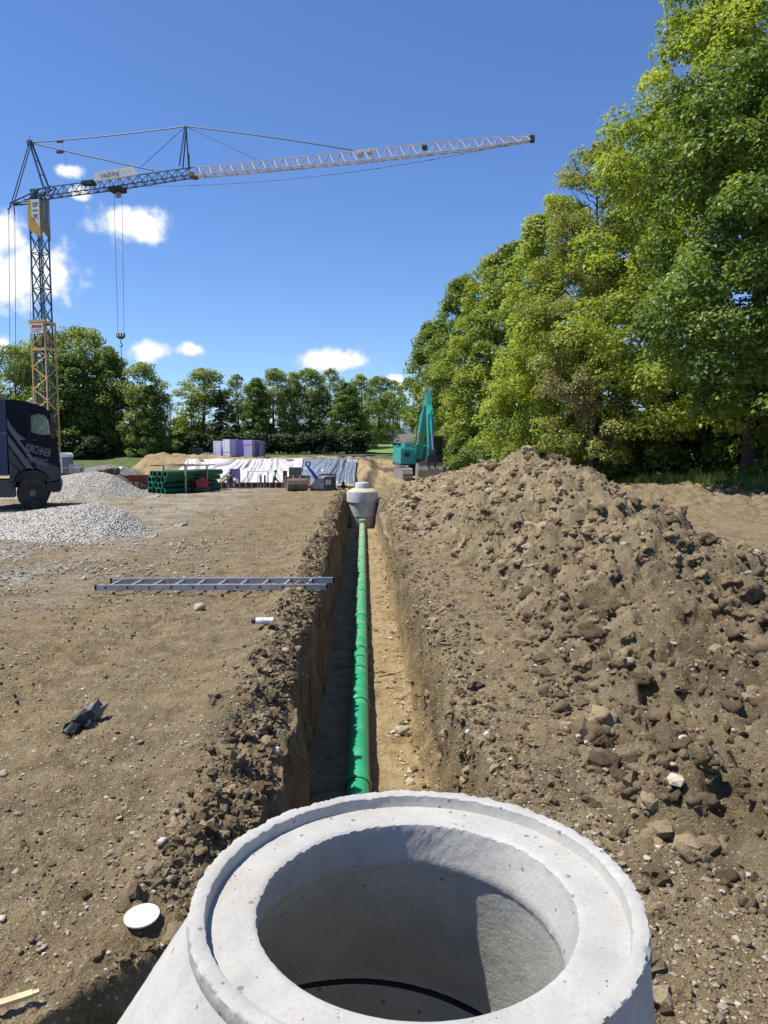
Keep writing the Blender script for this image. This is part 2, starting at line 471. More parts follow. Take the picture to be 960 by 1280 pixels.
def m_leaf(name, stops, trans=0.45):
    m, nt, b, out = mat_base(name)
    nt.nodes.remove(b)
    at = nt.nodes.new('ShaderNodeAttribute'); at.attribute_name = 'rnd'
    col = nramp(nt, at.outputs['Fac'], stops)
    d = nt.nodes.new('ShaderNodeBsdfDiffuse'); t = nt.nodes.new('ShaderNodeBsdfTranslucent'); g = nt.nodes.new('ShaderNodeBsdfGlossy')
    g.inputs['Roughness'].default_value = 0.45; g.inputs['Color'].default_value = (0.7, 0.8, 0.7, 1)
    nt.links.new(col, d.inputs[0])
    nt.links.new(nmix(nt, 1.0, col, (1.35, 1.25, 0.5), 'MULTIPLY'), t.inputs[0])
    a = nt.nodes.new('ShaderNodeMixShader'); a.inputs[0].default_value = trans
    nt.links.new(d.outputs[0], a.inputs[1]); nt.links.new(t.outputs[0], a.inputs[2])
    a2 = nt.nodes.new('ShaderNodeMixShader'); a2.inputs[0].default_value = 0.03
    nt.links.new(a.outputs[0], a2.inputs[1]); nt.links.new(g.outputs[0], a2.inputs[2])
    nt.links.new(a2.outputs[0], out.inputs[0])
    return m
LEAF_DARK = m_leaf('leaf_dark_maple', [(0.0, (0.062, 0.115, 0.028)), (0.6, (0.15, 0.23, 0.052)), (1.0, (0.28, 0.37, 0.11))], 0.44)
LEAF_LIME = m_leaf('leaf_lime_maple', [(0.0, (0.15, 0.215, 0.038)), (0.5, (0.29, 0.37, 0.065)), (1.0, (0.44, 0.50, 0.12))], 0.5)
LEAF_MID = m_leaf('leaf_mid_green', [(0.0, (0.095, 0.15, 0.034)), (0.5, (0.19, 0.26, 0.06)), (1.0, (0.31, 0.37, 0.10))], 0.48)
LEAF_OLIVE = m_leaf('leaf_olive_blossom', [(0.0, (0.13, 0.17, 0.045)), (0.5, (0.27, 0.31, 0.08)), (0.8, (0.32, 0.36, 0.11)), (1.0, (0.40, 0.40, 0.18))], 0.45)
LEAF_FAR = m_leaf('leaf_far', [(0.0, (0.125, 0.175, 0.055)), (0.6, (0.26, 0.33, 0.105)), (1.0, (0.40, 0.46, 0.16))], 0.5)
LEAF_SHADE = m_leaf('leaf_hedge_shaded', [(0.0, (0.018, 0.034, 0.012)), (0.6, (0.035, 0.062, 0.018)), (1.0, (0.07, 0.11, 0.03))], 0.25)  # dark hedge leaf, with the shade under the trees painted into its colour
LEAF_CONIFER = m_leaf('conifer_needles', [(0.0, (0.012, 0.028, 0.016)), (1.0, (0.03, 0.06, 0.03))], 0.1)
BARK = M('bark', (0.075, 0.058, 0.042), (0.035, 0.028, 0.02), 9, 0.95, bump=0.02, bscale=14)
# ================================================================== LARGE STRUCTURE
def trench_mask(x, y):
    a = x + 0.033 * y
    w = 0.06 * vnoise(y * 1.3, y * 0 + 3.1, 0, 5) + 0.035 * vnoise(y * 7.1, y * 0 + 8.1, 0, 6)
    w2 = 0.035 * vnoise(y * 1.9, y * 0 + 1.1, 0, 7) + 0.03 * vnoise(y * 6.3, y * 0 + 4.1, 0, 8)
    ins = sst(TL - 0.035 + w, TL + 0.035 + w, a) * (1 - sst(TR - 0.05 + w2, TR + 0.15 + w2, a))
    ins = ins * sst(0.3, 0.9, y) * (1 - sst(29.4, 29.9, y))
    f = (np.abs((x + 0.33) / 1.03) ** 3 + np.abs((y - 1.30) / 1.43) ** 3) ** (1 / 3) + 0.04 * vnoise(x * 4, y * 4, 0, 9)
    return np.maximum(ins, 1 - sst(0.90, 1.0, f)), a, f
TL, TR = -0.47, 0.62
def broad_h(x, y):
    """terrain without small relief"""
    m, a, f = trench_mask(x, y)
    h = 0.05 * fbm(x * 0.35, y * 0.35, 0, 3, 40)
    # spoil left along the trench lips
    run = sst(2.2, 3.2, y) * (1 - sst(26, 30, y))
    h = h + 0.16 * np.exp(-((a - TL + 0.34) / 0.26) ** 2) * (0.5 + 0.5 * fbm(y * 0.7, a * 2, 0, 3, 41)) * run * 1.3
    h = h - 0.10 * np.exp(-np.abs(a - TL) / 0.10) * (a < TL + 0.05) - 0.13 * np.exp(-np.abs(a - TR) / 0.22) * run
    # far: foundation pit, cut bank, ground falling away to the digger
    wob = 0.5 * fbm(x * 0.3, y * 0.3, 0, 3, 43)
    pitx = sst(-21.2, -19.8, x + wob) * (1 - sst(-2.2, -1.0, x + 0.5 * wob))
    pity = sst(31.6, 33.2, y) * (1 - sst(60.2, 64.6, y))
    h = h - 2.0 * pitx * pity
    right = sst(-1.4, -0.4, x)
    lft = 1 - sst(-22, -20, x)
    h = h - lft * 1.25 * sst(33, 50, y) * (1 - sst(66, 80, y))
    h = h - right * 0.87 * sst(29, 44, y) * (1 - sst(62, 71, y))
    h = h + 0.5 * (1 - right) * (1 - lft) * sst(63.6, 66, y) + 0.5 * right * sst(60, 71, y) + lft * 0.3 * sst(50, 66, y)
    h = h + 0.45 * np.exp(-(((x + 17.6) / 3.2) ** 4) - ((y - 65.5) / 1.6) ** 2)
    h = h + 1.6 * sst(72, 125, y)
    # the grass verge is a little higher than the field
    h = h + 0.18 * sst(11.6, 13.2, x + 0.02 * y) * (1 - sst(40, 60, y))
    return h, m, a, f
def ground_h(x, y):
    h, m, a, f = broad_h(x, y)
    fl = 1 - m
    near = 1 - sst(35, 60, y)
    cl = np.exp(-((a - TL + 0.20) / 0.30) ** 2) * sst(2.4, 3.4, y) + 0.35 * np.exp(-((a - TR - 0.2) / 0.30) ** 2)
    cl = np.clip(cl + 0.9 * sst(0.25, 0.62, fbm(x * 0.6, y * 0.6, 0, 3, 60)) * 0.35, 0, 1)
    det = 0.016 * fbm(x * 3, y * 3, 0, 4, 44, 0.6) + 0.05 * fbm(x * 0.9, y * 0.9, 0, 3, 47) * near
    big = lumps(x, y, 0.15, 3, 0.6) * 0.15 * 0.6
    mid = lumps(x, y, 0.07, 4, 0.8) * 0.07 * 0.7
    small = lumps(x, y, 0.03, 5, 0.5) * 0.03 * 0.7
    h = h + fl * near * (det + cl * big + (0.22 + 0.8 * cl) * mid + small)
    # loose lumpy soil beyond, towards the digger
    lo = sst(17, 24, y) * sst(0.7, 1.4, a) * (1 - sst(56, 64, y))
    h = h + lo * (lumps(x, y, 0.55, 13, 0.8) * 0.30 + lumps(x, y, 0.25, 14, 0.8) * 0.18)
    # bank roughness
    bk = sst(58, 61, y) * (1 - sst(70, 76, y))
    h = h + bk * (0.28 * fbm(x * 0.9, y * 0.9, 0, 4, 48, 0.65) + 0.12 * lumps(x, y, 0.7, 49))
    # tyre tracks with lug prints crossing the yard on the left
    for off, sl in ((-3.1, 0.10), (-4.9, 0.10), (-2.2, -0.22)):
        c_ = x - off + sl * (y - 8) + 0.12 * np.sin(y * 0.5 + off)
        rut = np.exp(-(c_ / 0.17) ** 4) * (a < TL - 0.6) * sst(3, 4.5, y) * (1 - sst(20, 26, y))
        h = h - rut * (0.022 + 0.014 * np.sign(np.sin(y * 42 + 9 * np.abs(c_))))
    # old tyre hollows
    h = h - 0.05 * sst(0.2, 0.9, np.sin((x * 0.35 + y * 1.0) * 2.4 + fbm(x, y, 0, 2, 77))) * sst(12, 16, y) * (1 - sst(28, 32, y)) * (a < TL - 1)
    floor = -1.1 + 0.03 * fbm(x * 2.5, y * 2.5, 0, 4, 50) + 0.05 * sst(0.1, 0.6, a) * sst(-0.2, 0.7, fbm(x * 3, y * 3, 0, 3, 52)) + small * 0.8 + mid * 0.4
    return h * (1 - m) + floor * m
def gz(x, y):
    return float(ground_h(np.array([float(x)]), np.array([float(y)]))[0])

def ground_sheet():
    ys = [0.35]
    while ys[-1] < 74: ys.append(ys[-1] * 1.0072 + 0.0006)
    while ys[-1] < 6000: ys.append(ys[-1] * 1.10)
    ys = np.array(ys)
    u = np.linspace(0, 1, 300)
    side = (0.30 * u + 0.70 * u ** 2.0)
    wall = np.linspace(0, 1, 26)
    s_left = TL - 0.12 - side[::-1][:-1]
    cols = []
    W = 0.60 * ys + 4.2
    W = np.minimum(W, 40 + 0.6 * ys)
    rows = []
    for y, w in zip(ys, W):
        spread = 1.0 + max(0, y - 35) * 0.05
        L = TL - 0.12 - side[::-1][:-1] * w
        wl_ = np.linspace(TL - 0.12, TL + 0.10, 26)[:-1]
        fl = np.linspace(TL + 0.10, TR - 0.12, 44)[:-1]
        wr = np.linspace(TR - 0.12, TR + 0.32, 40)[:-1]
        Rr = TR + 0.32 + side * w
        rows.append(np.concatenate([L, wl_, fl, wr, Rr]) - 0.033 * min(y, 60))
    X = np.array(rows); Y = np.repeat(ys[:, None], X.shape[1], 1)
    Z = ground_h(X.ravel(), Y.ravel()).reshape(X.shape)
    # push the trench sides in and out a little so they are not ruled surfaces
    d = sst(-0.02, -0.2, Z) * sst(-1.08, -0.95, Z)
    X2 = X + d * (0.08 * fbm(Y * 2.3, Z * 3.0, X * 0, 5, 70, 0.65) + 0.035 * fbm(Y * 14, Z * 5, X * 0, 3, 74) + 0.02 * np.sign(np.sin(Y * 9 + 3 * fbm(Y, Z, X * 0, 2, 75))) * (fbm(Y * 0.7, Z, X * 0, 2, 79) > 0)) * (Y < 31)
    n, k = X.shape
    idx = np.arange(n * k).reshape(n, k)
    F = np.stack([idx[:-1, :-1], idx[:-1, 1:], idx[1:, 1:], idx[1:, :-1]], -1).reshape(-1, 4)
    Vv = np.stack([X2, Y, Z], -1).reshape(-1, 3)
    # lawn and rough grass beyond the site
    cx = X[:-1, :-1].ravel(); cy = Y[:-1, :-1].ravel()
    edge = 0.8 * fbm(cx * 0.4, cy * 0.4, 0, 3, 80)
    grass = ((cy + edge > 69) | ((cx + 0.02 * cy + edge * 0.4 > 12.6) & (cy > 4)))
    o = np_mesh('ground', Vv, F, [SOIL, GRASSY], smooth=True, mi=grass.astype(np.int32))
    return tag(o, kind='structure')
GRASSY = M('rough_grass', (0.085, 0.125, 0.03), (0.045, 0.07, 0.018), 1.5, 0.95, bump=0.05, bscale=20)
ground = ground_sheet()
# ground behind the camera
mb = MB(); mb.add([(-60, -60, -0.03), (60, -60, -0.03), (60, 0.4, -0.03), (-60, 0.4, -0.03)], [(0, 1, 2, 3)])
tag(mb.build('ground_behind', SOIL), kind='structure')

# ------------------------------------------------------------------ spoil heap
RID = [(1.5, 3.2, 0.05), (3, 3.5, 0.22), (4.5, 3.4, 0.38), (6.5, 3.2, 0.46), (8, 3.15, 0.50), (9.5, 3.25, 0.74), (11, 3.25, 1.08), (12.5, 3.1, 1.40), (14.2, 2.95, 1.52), (17, 2.95, 1.36),
       (20, 2.9, 1.18), (25, 2.8, 0.86), (30, 2.7, 0.42), (34, 2.5, 0.05), (38, 2.2, -0.6)]
LF = [(1.5, 2.6), (3, 1.6), (3.75, 1.35), (4.75, 1.25), (7, 1.35), (9.9, 1.35), (13, 1.1), (17, 0.55), (22, 0.3), (28, 0.7), (38, 1.6)]
RF = [(1.5, 4.4), (3, 5.0), (6, 5.3), (10, 5.1), (14, 5.0), (20, 5.2), (28, 5.0), (38, 4.0)]
def heap_h(x, y):
    ry = [r[0] for r in RID]
    rx = np.interp(y, ry, [r[1] for r in RID]); rh = np.interp(y, ry, [r[2] for r in RID])
    lf = np.interp(y, [r[0] for r in LF], [r[1] for r in LF]) + 0.25 * fbm(y * 1.1, x * 0, 0, 3, 90)
    rf = np.interp(y, [r[0] for r in RF], [r[1] for r in RF]) + 0.2 * fbm(y * 1.1, x * 0 + 5, 0, 3, 91)
    t = np.where(x < rx, (rx - x) / np.maximum(rx - lf, 0.1), (x - rx) / np.maximum(rf - rx, 0.1))
    prof = np.clip(1 - t, -1, 1)
    prof = np.where(prof > 0, prof * (1.18 - 0.18 * prof), prof)
    h = rh * prof
    on = sst(-0.05, 0.25, prof)
    h = h + on * (0.16 * fbm(x * 0.9, y * 0.9, 0, 4, 92, 0.55) + 0.05 * fbm(x * 3.5, y * 3.5, 0, 3, 95))
    b0 = lumps(x + 0.2 * fbm(x * 2, y * 2, 0, 2, 1), y, 0.50, 20, 0.5) * 0.25
    b1 = lumps(x, y, 0.30, 21, 0.75) * 0.21
    b2 = lumps(x, y, 0.13, 22, 0.9) * 0.105
    b3 = lumps(x, y, 0.055, 23, 0.85) * 0.045
    rdg = 0.055 * (1 - 2 * np.abs(fbm(x * 5, y * 5, 0, 4, 301, 0.6))) + 0.022 * (1 - 2 * np.abs(fbm(x * 17, y * 17, 0, 3, 305, 0.6)))
    pocket = -0.22 * sst(0.28, 0.62, fbm(x * 1.7, y * 1.7, 0, 3, 97))
    amp = np.interp(y, [3, 8, 16, 30], [1.0, 1.0, 0.95, 0.9])
    h = h + on * amp * (b0 + b1 + b2 + b3 + pocket + rdg - 0.04) + (1 - on) * 0.4 * (b2 + b3)
    return h - 0.02 - 0.12 * (1 - sst(-0.3, 0.02, prof)) - 0.6 * sst(-0.3, -0.9, prof)
def heap_mesh():
    ys = [1.6]
    while ys[-1] < 38: ys.append(ys[-1] * 1.0058 + 0.0006)
    ys = np.array(ys)
    u = np.linspace(0, 1, 290)
    X = []
    for y in ys:
        lf = np.interp(y, [r[0] for r in LF], [r[1] for r in LF]) - 0.45; rf = np.interp(y, [r[0] for r in RF], [r[1] for r in RF]) + 0.5
        X.append(lf + (rf - lf) * (0.75 * u + 0.25 * u * u))
    X = np.array(X); Y = np.repeat(ys[:, None], X.shape[1], 1)
    g = broad_h(X.ravel(), Y.ravel())[0].reshape(X.shape)
    Z = heap_h(X.ravel(), Y.ravel()).reshape(X.shape) + np.where(Y > 28, np.minimum(g, 0), 0)
    n, k = X.shape
    idx = np.arange(n * k).reshape(n, k)
    F = np.stack([idx[:-1, :-1], idx[:-1, 1:], idx[1:, 1:], idx[1:, :-1]], -1).reshape(-1, 4)
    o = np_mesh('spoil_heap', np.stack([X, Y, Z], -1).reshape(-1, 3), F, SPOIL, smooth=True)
    return tag(o, 'long high heap of dug-up brown soil piled to the right of the trench', 'soil heap', kind='stuff')
heap_mesh()
def top_h(x, y):
    """top surface of ground or heap"""
    g = ground_h(x, y)
    lf = np.interp(y, [r[0] for r in LF], [r[1] for r in LF]) - 0.1; rf = np.interp(y, [r[0] for r in RF], [r[1] for r in RF]) + 0.1
    inh = (x > lf) & (x < rf) & (y > 1.7) & (y < 37)
    gb = np.where(y > 28, np.minimum(broad_h(x, y)[0], 0), 0)
    return np.where(inh, np.maximum(g, heap_h(x, y) + gb), g)

# ------------------------------------------------------------------ gravel piles
def pile(name, cx, cy, prof, depth, label, seed, lim):
    """prof: (x, h) along the crest"""
    xs = np.arange(lim[0], lim[1], 0.03); ys = np.arange(cy - depth - 0.4, cy + depth + 0.4, 0.03)
    X, Y = np.meshgrid(xs, ys)
    hh = np.interp(X, [p[0] for p in prof], [p[1] for p in prof])
    mx_ = max(p[1] for p in prof)
    dd = depth * np.sqrt(np.clip(hh / mx_, 0.0001, 1)) * (1 + 0.08 * fbm(X * 1.2, X * 0, 0, 3, seed))
    t = np.abs(Y - cy) / dd
    Z = hh * np.clip(1 - t ** 1.35, -0.2, 1) + 0.04 * fbm(X * 1.6, Y * 1.6, 0, 4, seed)
    Z = Z + 0.030 * lumps(X, Y, 0.07, seed, 0.95) + 0.015 * lumps(X, Y, 0.04, seed + 1, 0.9)
    Z = Z - 0.05 + broad_h(X.ravel(), Y.ravel())[0].reshape(X.shape)
    n, k = X.shape
    idx = np.arange(n * k).reshape(n, k)
    F = np.stack([idx[:-1, :-1], idx[:-1, 1:], idx[1:, 1:], idx[1:, :-1]], -1).reshape(-1, 4)
    o = np_mesh(name, np.stack([X, Y, Z], -1).reshape(-1, 3), F, GRAVEL, smooth=True)
    return tag(o, label, 'gravel heap', kind='stuff')
pile('gravel_pile', 0, 16.2, [(-12.5, 0.0), (-10.5, 0.28), (-8, 0.42), (-6.9, 0.58), (-6.1, 0.66), (-5.5, 0.5), (-4.75, -0.08)], 1.55,
     'low heap of pale grey gravel nearest the camera, in front of the truck', 31, (-12.4, -4.6))
pile('gravel_pile', 0, 27.6, [(-16, 0.2), (-13.2, 0.45), (-11.4, 0.78), (-10.4, 0.90), (-9.7, 0.74), (-8.2, -0.08)], 2.0,
     'heap of pale grey gravel behind the truck, beside the stacked green pipes', 37, (-15, -8.0))

# ------------------------------------------------------------------ scattered stones and clods
def ico(sub):
    bm = bmesh.new(); bmesh.ops.create_icosphere(bm, subdivisions=sub, radius=1.0)
    v = np.array([x.co[:] for x in bm.verts]); f = np.array([[y.index for y in x.verts] for x in bm.faces]); bm.free()
    return v, f
ICO1, ICO2, ICO3 = ico(1), ico(2), ico(3)
RNG = np.random.default_rng(5)
def scatter(name, P, S, tmpl, mat, seed, rough=0.25, flat=0.65, label=None, cat=None, rnd=None, sink=0.2, smooth=False):
    tv, tf = tmpl
    n, k = len(P), len(tv)
    rng = np.random.default_rng(seed)
    sc = np.stack([S * rng.uniform(0.75, 1.35, n), S * rng.uniform(0.7, 1.1, n), S * flat * rng.uniform(0.7, 1.25, n)], -1)
    a = rng.uniform(0, 2 * PI, n); ca, sa = np.cos(a)[:, None], np.sin(a)[:, None]
    T = tv[None] * sc[:, None]
    q = T / S[:, None, None] * 1.6
    off = rng.uniform(0, 50, (n, 1, 3))
    q = q + off
    dsp = vnoise(q[..., 0].ravel(), q[..., 1].ravel(), q[..., 2].ravel(), seed).reshape(n, k)
    if k > 300: dsp = dsp + 0.5 * vnoise(q[..., 0].ravel() * 5, q[..., 1].ravel() * 5, q[..., 2].ravel() * 5, seed + 2).reshape(n, k) + 0.32 * vnoise(q[..., 0].ravel() * 11, q[..., 1].ravel() * 11, q[..., 2].ravel() * 11, seed + 3).reshape(n, k)
    if k > 30: dsp = dsp + 0.6 * vnoise(q[..., 0].ravel() * 2.3, q[..., 1].ravel() * 2.3, q[..., 2].ravel() * 2.3, seed + 1).reshape(n, k)
    T = T * (1 + rough * 1.7 * dsp[..., None])
    x = T[..., 0] * ca - T[..., 1] * sa; y = T[..., 0] * sa + T[..., 1] * ca
    tl = rng.uniform(-0.5, 0.5, (n, 1)); z = T[..., 2] + x * tl * 0.5
    V_ = np.stack([x, y, z], -1) + P[:, None] + np.array([0, 0, 1.0]) * (S * flat * (1 - 2 * sink) * 0.5)[:, None, None]
    F_ = (tf[None] + (np.arange(n) * k)[:, None, None]).reshape(-1, 3)
    r = rng.uniform(0, 1, n) if rnd is None else rnd
    o = np_mesh(name, V_.reshape(-1, 3), F_, mat, smooth=smooth, attr={'rnd': np.repeat(r, k)})
    return tag(o, label, cat, kind='stuff')
def hit(px, py):
    """where a sight line meets ground or heap"""
    d = ray(px, py); t = np.arange(1.5, 60, 0.02)
    xx, yy, zz_ = d.x * t, d.y * t, EYE + d.z * t
    k_ = np.argmax(zz_ <= top_h(xx, yy))
    return Vector((float(xx[k_]), float(yy[k_]), float(zz_[k_])))
def clear_of(x, y):
    k_ = np.ones(len(x), bool)
    for px, py, r_ in ((178, 1166, 0.12), (103, 902, 0.2), (331, 792, 0.19)):
        p_ = at_z(px, py, 0.03); k_ &= np.hypot(x - p_.x, y - p_.y) > r_
    return k_
def spread(n, ymin, ymax, f=None, rng=RNG, pw=1.0):
    """points over the visible wedge, denser near the camera"""
    t = rng.uniform(0, 1, n)
    y = ymin * (ymax / ymin) ** (t ** pw)
    x = (rng.uniform(-0.56, 0.56, n)) * y
    return x, y
def in_trench(x, y):
    m, a, f = trench_mask(x, y)
    return m > 0.02
# pebbles on trodden soil
x, y = spread(38000, 2.2, 24)
k = (fbm(x * 1.3, y * 1.3, 0, 3, 555) > RNG.uniform(-0.5, 0.35, len(x))) & ~in_trench(x, y) & (top_h(x, y) - ground_h(x, y) < 0.02) & clear_of(x, y)
x, y = x[k], y[k]
S = np.clip(RNG.lognormal(math.log(0.0056), 0.5, len(x)), 0.0025, 0.022) * (0.8 + 0.055 * y)
scatter('pebbles', np.stack([x, y, ground_h(x, y)], -1), S, ICO1, PEBBLE, 101, 0.2, 0.7, 'small stones strewn over the trodden soil on both sides of the trench', 'pebbles', rnd=RNG.beta(1.2, 1.5, len(x)))
# gravel trodden in around the ladder and the near gravel heap
n = 11000
x = -RNG.uniform(2.6, 9.5, n); y = RNG.uniform(7.5, 14.8, n)
k = (fbm(x * 0.8, y * 0.8, 0, 3, 33) + 0.35 * (-x - 4.5) / 3 + 0.25 > RNG.uniform(0, 0.9, n)) & (-x < 0.56 * y + 0.4)
x, y = x[k], y[k]
S = np.clip(RNG.lognormal(math.log(0.015), 0.4, len(x)), 0.006, 0.04)
scatter('loose_gravel', np.stack([x, y, ground_h(x, y)], -1), S, ICO1, M_GR := m_stone('loose_gravel_stone', [(0.20, 0.175, 0.14), (0.34, 0.305, 0.25), (0.52, 0.485, 0.42)]), 102, 0.25, 0.7,
        'loose grey gravel trodden into the soil left of the ladder', 'gravel')
# stones lying on the two gravel heaps' surfaces are in the heap mesh relief
# clods along the trench lips
n = 6500
y = 2.4 * (28 / 2.4) ** RNG.uniform(0, 1, n)
a = TL - 0.06 - np.abs(RNG.normal(0, 0.16, n)); sel = RNG.uniform(0, 1, n) < 0.22
a = np.where(sel, TR + 0.12 + np.abs(RNG.normal(0, 0.33, n)), a)
x = a - 0.033 * y
k = ~in_trench(x, y) & clear_of(x, y)
x, y = x[k], y[k]
S = np.clip(RNG.lognormal(math.log(0.013), 0.55, len(x)), 0.005, 0.05)
scatter('soil_crumbs', np.stack([x, y, top_h(x, y)], -1), S, ICO2, CLOD, 103, 0.5, 0.75, 'dark crumbs and clods of soil lying along both lips of the trench', 'soil clods', rnd=RNG.beta(1.6, 1.6, len(x)), sink=0.4)
# clods over the heap
n = 13000
y = 2.3 * (34 / 2.3) ** RNG.uniform(0, 1, n)
lf = np.interp(y, [r[0] for r in LF], [r[1] for r in LF]); rf = np.interp(y, [r[0] for r in RF], [r[1] for r in RF])
x = lf - 0.12 + (rf - lf + 0.1) * RNG.uniform(0, 1, n) ** 1.1
k = ~in_trench(x, y) & (x < 0.56 * y + 0.4)
x, y = x[k], y[k]
S = np.clip(RNG.lognormal(math.log(0.0175), 0.66, len(x)), 0.005, 0.105) * (0.75 + 0.035 * y)
big = S > 0.03
zz = top_h(x, y)
rr = np.clip(RNG.beta(1.8, 1.6, len(x)) + 0.02 * (y - 12), 0, 1)
huge = S > 0.048
scatter('heap_boulders_of_soil', np.stack([x, y, zz], -1)[huge], S[huge], ICO3, CLOD, 114, 0.5, 0.72, 'largest rough lumps of soil lying on the spoil heap', 'soil lumps', rnd=rr[huge], sink=0.6, smooth=True)
big = big & ~huge
scatter('heap_clods', np.stack([x, y, zz], -1)[big], S[big], ICO2, CLOD, 104, 0.55, 0.72, 'large broken clods of soil tumbled down the spoil heap', 'soil clods', rnd=rr[big], sink=0.6, smooth=True)
scatter('heap_crumbs', np.stack([x, y, zz], -1)[~big], S[~big], ICO1, CLOD, 105, 0.30, 0.75, 'small crumbs of soil and grit over the spoil heap', 'soil crumbs', rnd=rr[~big])
k = RNG.uniform(0, 1, len(x)) < 0.04
P_ = np.stack([x, y, zz], -1)[k] + np.array([0.03, -0.02, 0.012])
scatter('heap_stones', P_, np.clip(RNG.lognormal(math.log(0.02), 0.4, k.sum()), 0.01, 0.05), ICO1, PEBBLE, 106, 0.2, 0.7, 'pale stones showing among the clods of the spoil heap', 'stones', rnd=RNG.uniform(0.5, 1, k.sum()))
# crumbs on the broken right-hand trench slope
n = 3200
y = 3.2 * (27 / 3.2) ** RNG.uniform(0, 1, n); x = RNG.normal(TR + 0.12, 0.10, n) - 0.033 * y
S = np.clip(RNG.lognormal(math.log(0.014), 0.5, n), 0.005, 0.045)
scatter('slope_crumbs', np.stack([x, y, ground_h(x, y)], -1), S, ICO1, CLOD, 117, 0.4, 0.8, 'crumbs of soil clinging to the broken right-hand trench slope', 'soil crumbs', rnd=RNG.beta(2, 1.6, n), sink=0.5)
# finer crumbs in patches over the yard on the left
x, y = spread(9000, 2.3, 16)
k = (fbm(x * 0.9, y * 0.9, 0, 3, 777) > 0.08) & ~in_trench(x, y) & (x + 0.033 * y < TL - 0.2) & clear_of(x, y)
x, y = x[k], y[k]
scatter('yard_crumbs', np.stack([x, y, ground_h(x, y)], -1), np.clip(RNG.lognormal(math.log(0.008), 0.5, len(x)), 0.004, 0.03) * (0.8 + 0.05 * y), ICO1, CLOD, 118, 0.4, 0.7, 'patches of fine soil crumbs over the yard left of the trench', 'soil crumbs', sink=0.4)
# debris on the trench floor
n = 650
y = 4.5 * (27 / 4.5) ** RNG.uniform(0, 1, n); a = TR - 0.03 - np.abs(RNG.normal(0, 0.16, n)); x = a - 0.033 * y
S = np.clip(RNG.lognormal(math.log(0.013), 0.6, n), 0.005, 0.045)
scatter('trench_rubble', np.stack([x, y, ground_h(x, y)], -1), S, ICO1, m_stone('sandy_rubble', [(0.15, 0.105, 0.06), (0.30, 0.22, 0.12), (0.42, 0.33, 0.2), (0.5, 0.45, 0.36)]), 107, 0.3, 0.7, 'sandy rubble fallen on the trench floor right of the pipe', 'rubble')
# green shavings from cutting the pipe
GREENP = M('green_plastic', (0.0, 0.30, 0.13), (0.0, 0.24, 0.10), 3, 0.38, spec=0.5)
pts = []
for (px, py, s_, n_) in ((165, 852, .05, 14), (10, 925, .10, 30), (335, 915, .12, 60), (285, 935, .05, 8), (168, 1012, .03, 4), (238, 957, .12, 10), (148, 1012, .02, 2), (45, 865, .05, 4), (330, 770, .05, 3)):
    c = at_z(px, py, 0.03)
    for i in range(n_):
        pts.append((c.x + random.gauss(0, s_), c.y + random.gauss(0, s_ * 1.2)))
pts = np.array(pts)
P_ = np.stack([pts[:, 0], pts[:, 1], ground_h(pts[:, 0], pts[:, 1]) + 0.006], -1)
scatter('plastic_shavings', P_, np.random.default_rng(3).uniform(0.0025, 0.008, len(P_)), ICO1, M('shaving_green', (0.02, 0.36, 0.19), (0.02, 0.26, 0.13), 30, 0.5), 108, 0.5, 0.35, 'green plastic shavings sprinkled on the soil left of the trench', 'plastic shavings')

# countable stones
def stone(px, py, z, size, label, flat=0.6, col=0.5, seed=1, mat=None, up=None, cat='stone', name='stone'):
    p = hit(px, py) if up is None else at_z(px, py, z)
    tv, tf = ICO3
    zz_ = float(top_h(np.array([p.x]), np.array([p.y]))[0]) if up is None else up
    V_ = tv * np.array([size, size * 0.72, size * flat])
    q = tv * 1.3 + seed * 7.7
    d = vnoise(q[:, 0], q[:, 1], q[:, 2], seed) * 0.28 + vnoise(q[:, 0] * 3, q[:, 1] * 3, q[:, 2] * 3, seed) * 0.12 + vnoise(q[:, 0] * 8, q[:, 1] * 8, q[:, 2] * 8, seed) * 0.06 * (1 + 2.0 * (name == 'soil_clod'))
    V_ = V_ * (1 + d[:, None])
    o = np_mesh(name, V_, tf, mat or STONE, smooth=(name != 'soil_clod'), attr={'rnd': np.full(len(V_), col)})
    o.location = (p.x, p.y, zz_ + size * flat * 0.45)
    o.rotation_euler = (0, 0, seed * 1.3)
    return tag(o, label, cat)
stone(250, 762, 0.03, 0.085, 'cream rounded stone lying in front of the ladder', 0.55, 0.4, 1)
stone(609, 921, 0.02, 0.028, 'small white stone on the soil right of the trench, near the hollow', 0.8, 1.0, 2)
stone(585, 918, 0.02, 0.022, 'small white chip just left of another white stone, right of the trench', 0.8, 0.9, 12)
stone(502, 913, -1.05, 0.085, 'pale elongated stone on the trench floor beside the pipe', 0.6, 0.4, 3, up=-1.07)
stone(780, 832, 0.35, 0.10, 'flat sandy slab sticking out of the lower slope of the spoil heap', 0.42, 0.0, 4)
stone(853, 928, 0.5, 0.04, 'jagged white stone on the near slope of the spoil heap', 0.7, 0.9, 5)
stone(357, 817, 0.03, 0.05, 'tan stone near the lip of the trench below the spray can', 0.6, 0.1, 6)
stone(345, 945, 0.1, 0.035, 'white pebble at the left lip of the trench', 0.8, 0.8, 7)
stone(203, 1058, 0.02, 0.024, 'white rounded pebble on the soil above the white lid', 0.8, 0.9, 8)
stone(5, 969, 0.02, 0.03, 'tan pebble at the left edge on bare soil', 0.7, 0.2, 9)
stone(938, 750, 0.9, 0.11, 'large brown clod standing out on the right shoulder of the spoil heap', 0.9, 0.35, 10, CLOD, cat='clod', name='soil_clod')
stone(740, 800, 0.45, 0.16, 'broad dark clod with a hollow beneath it midway down the spoil heap', 0.55, 0.05, 11, CLOD, cat='clod', name='soil_clod')
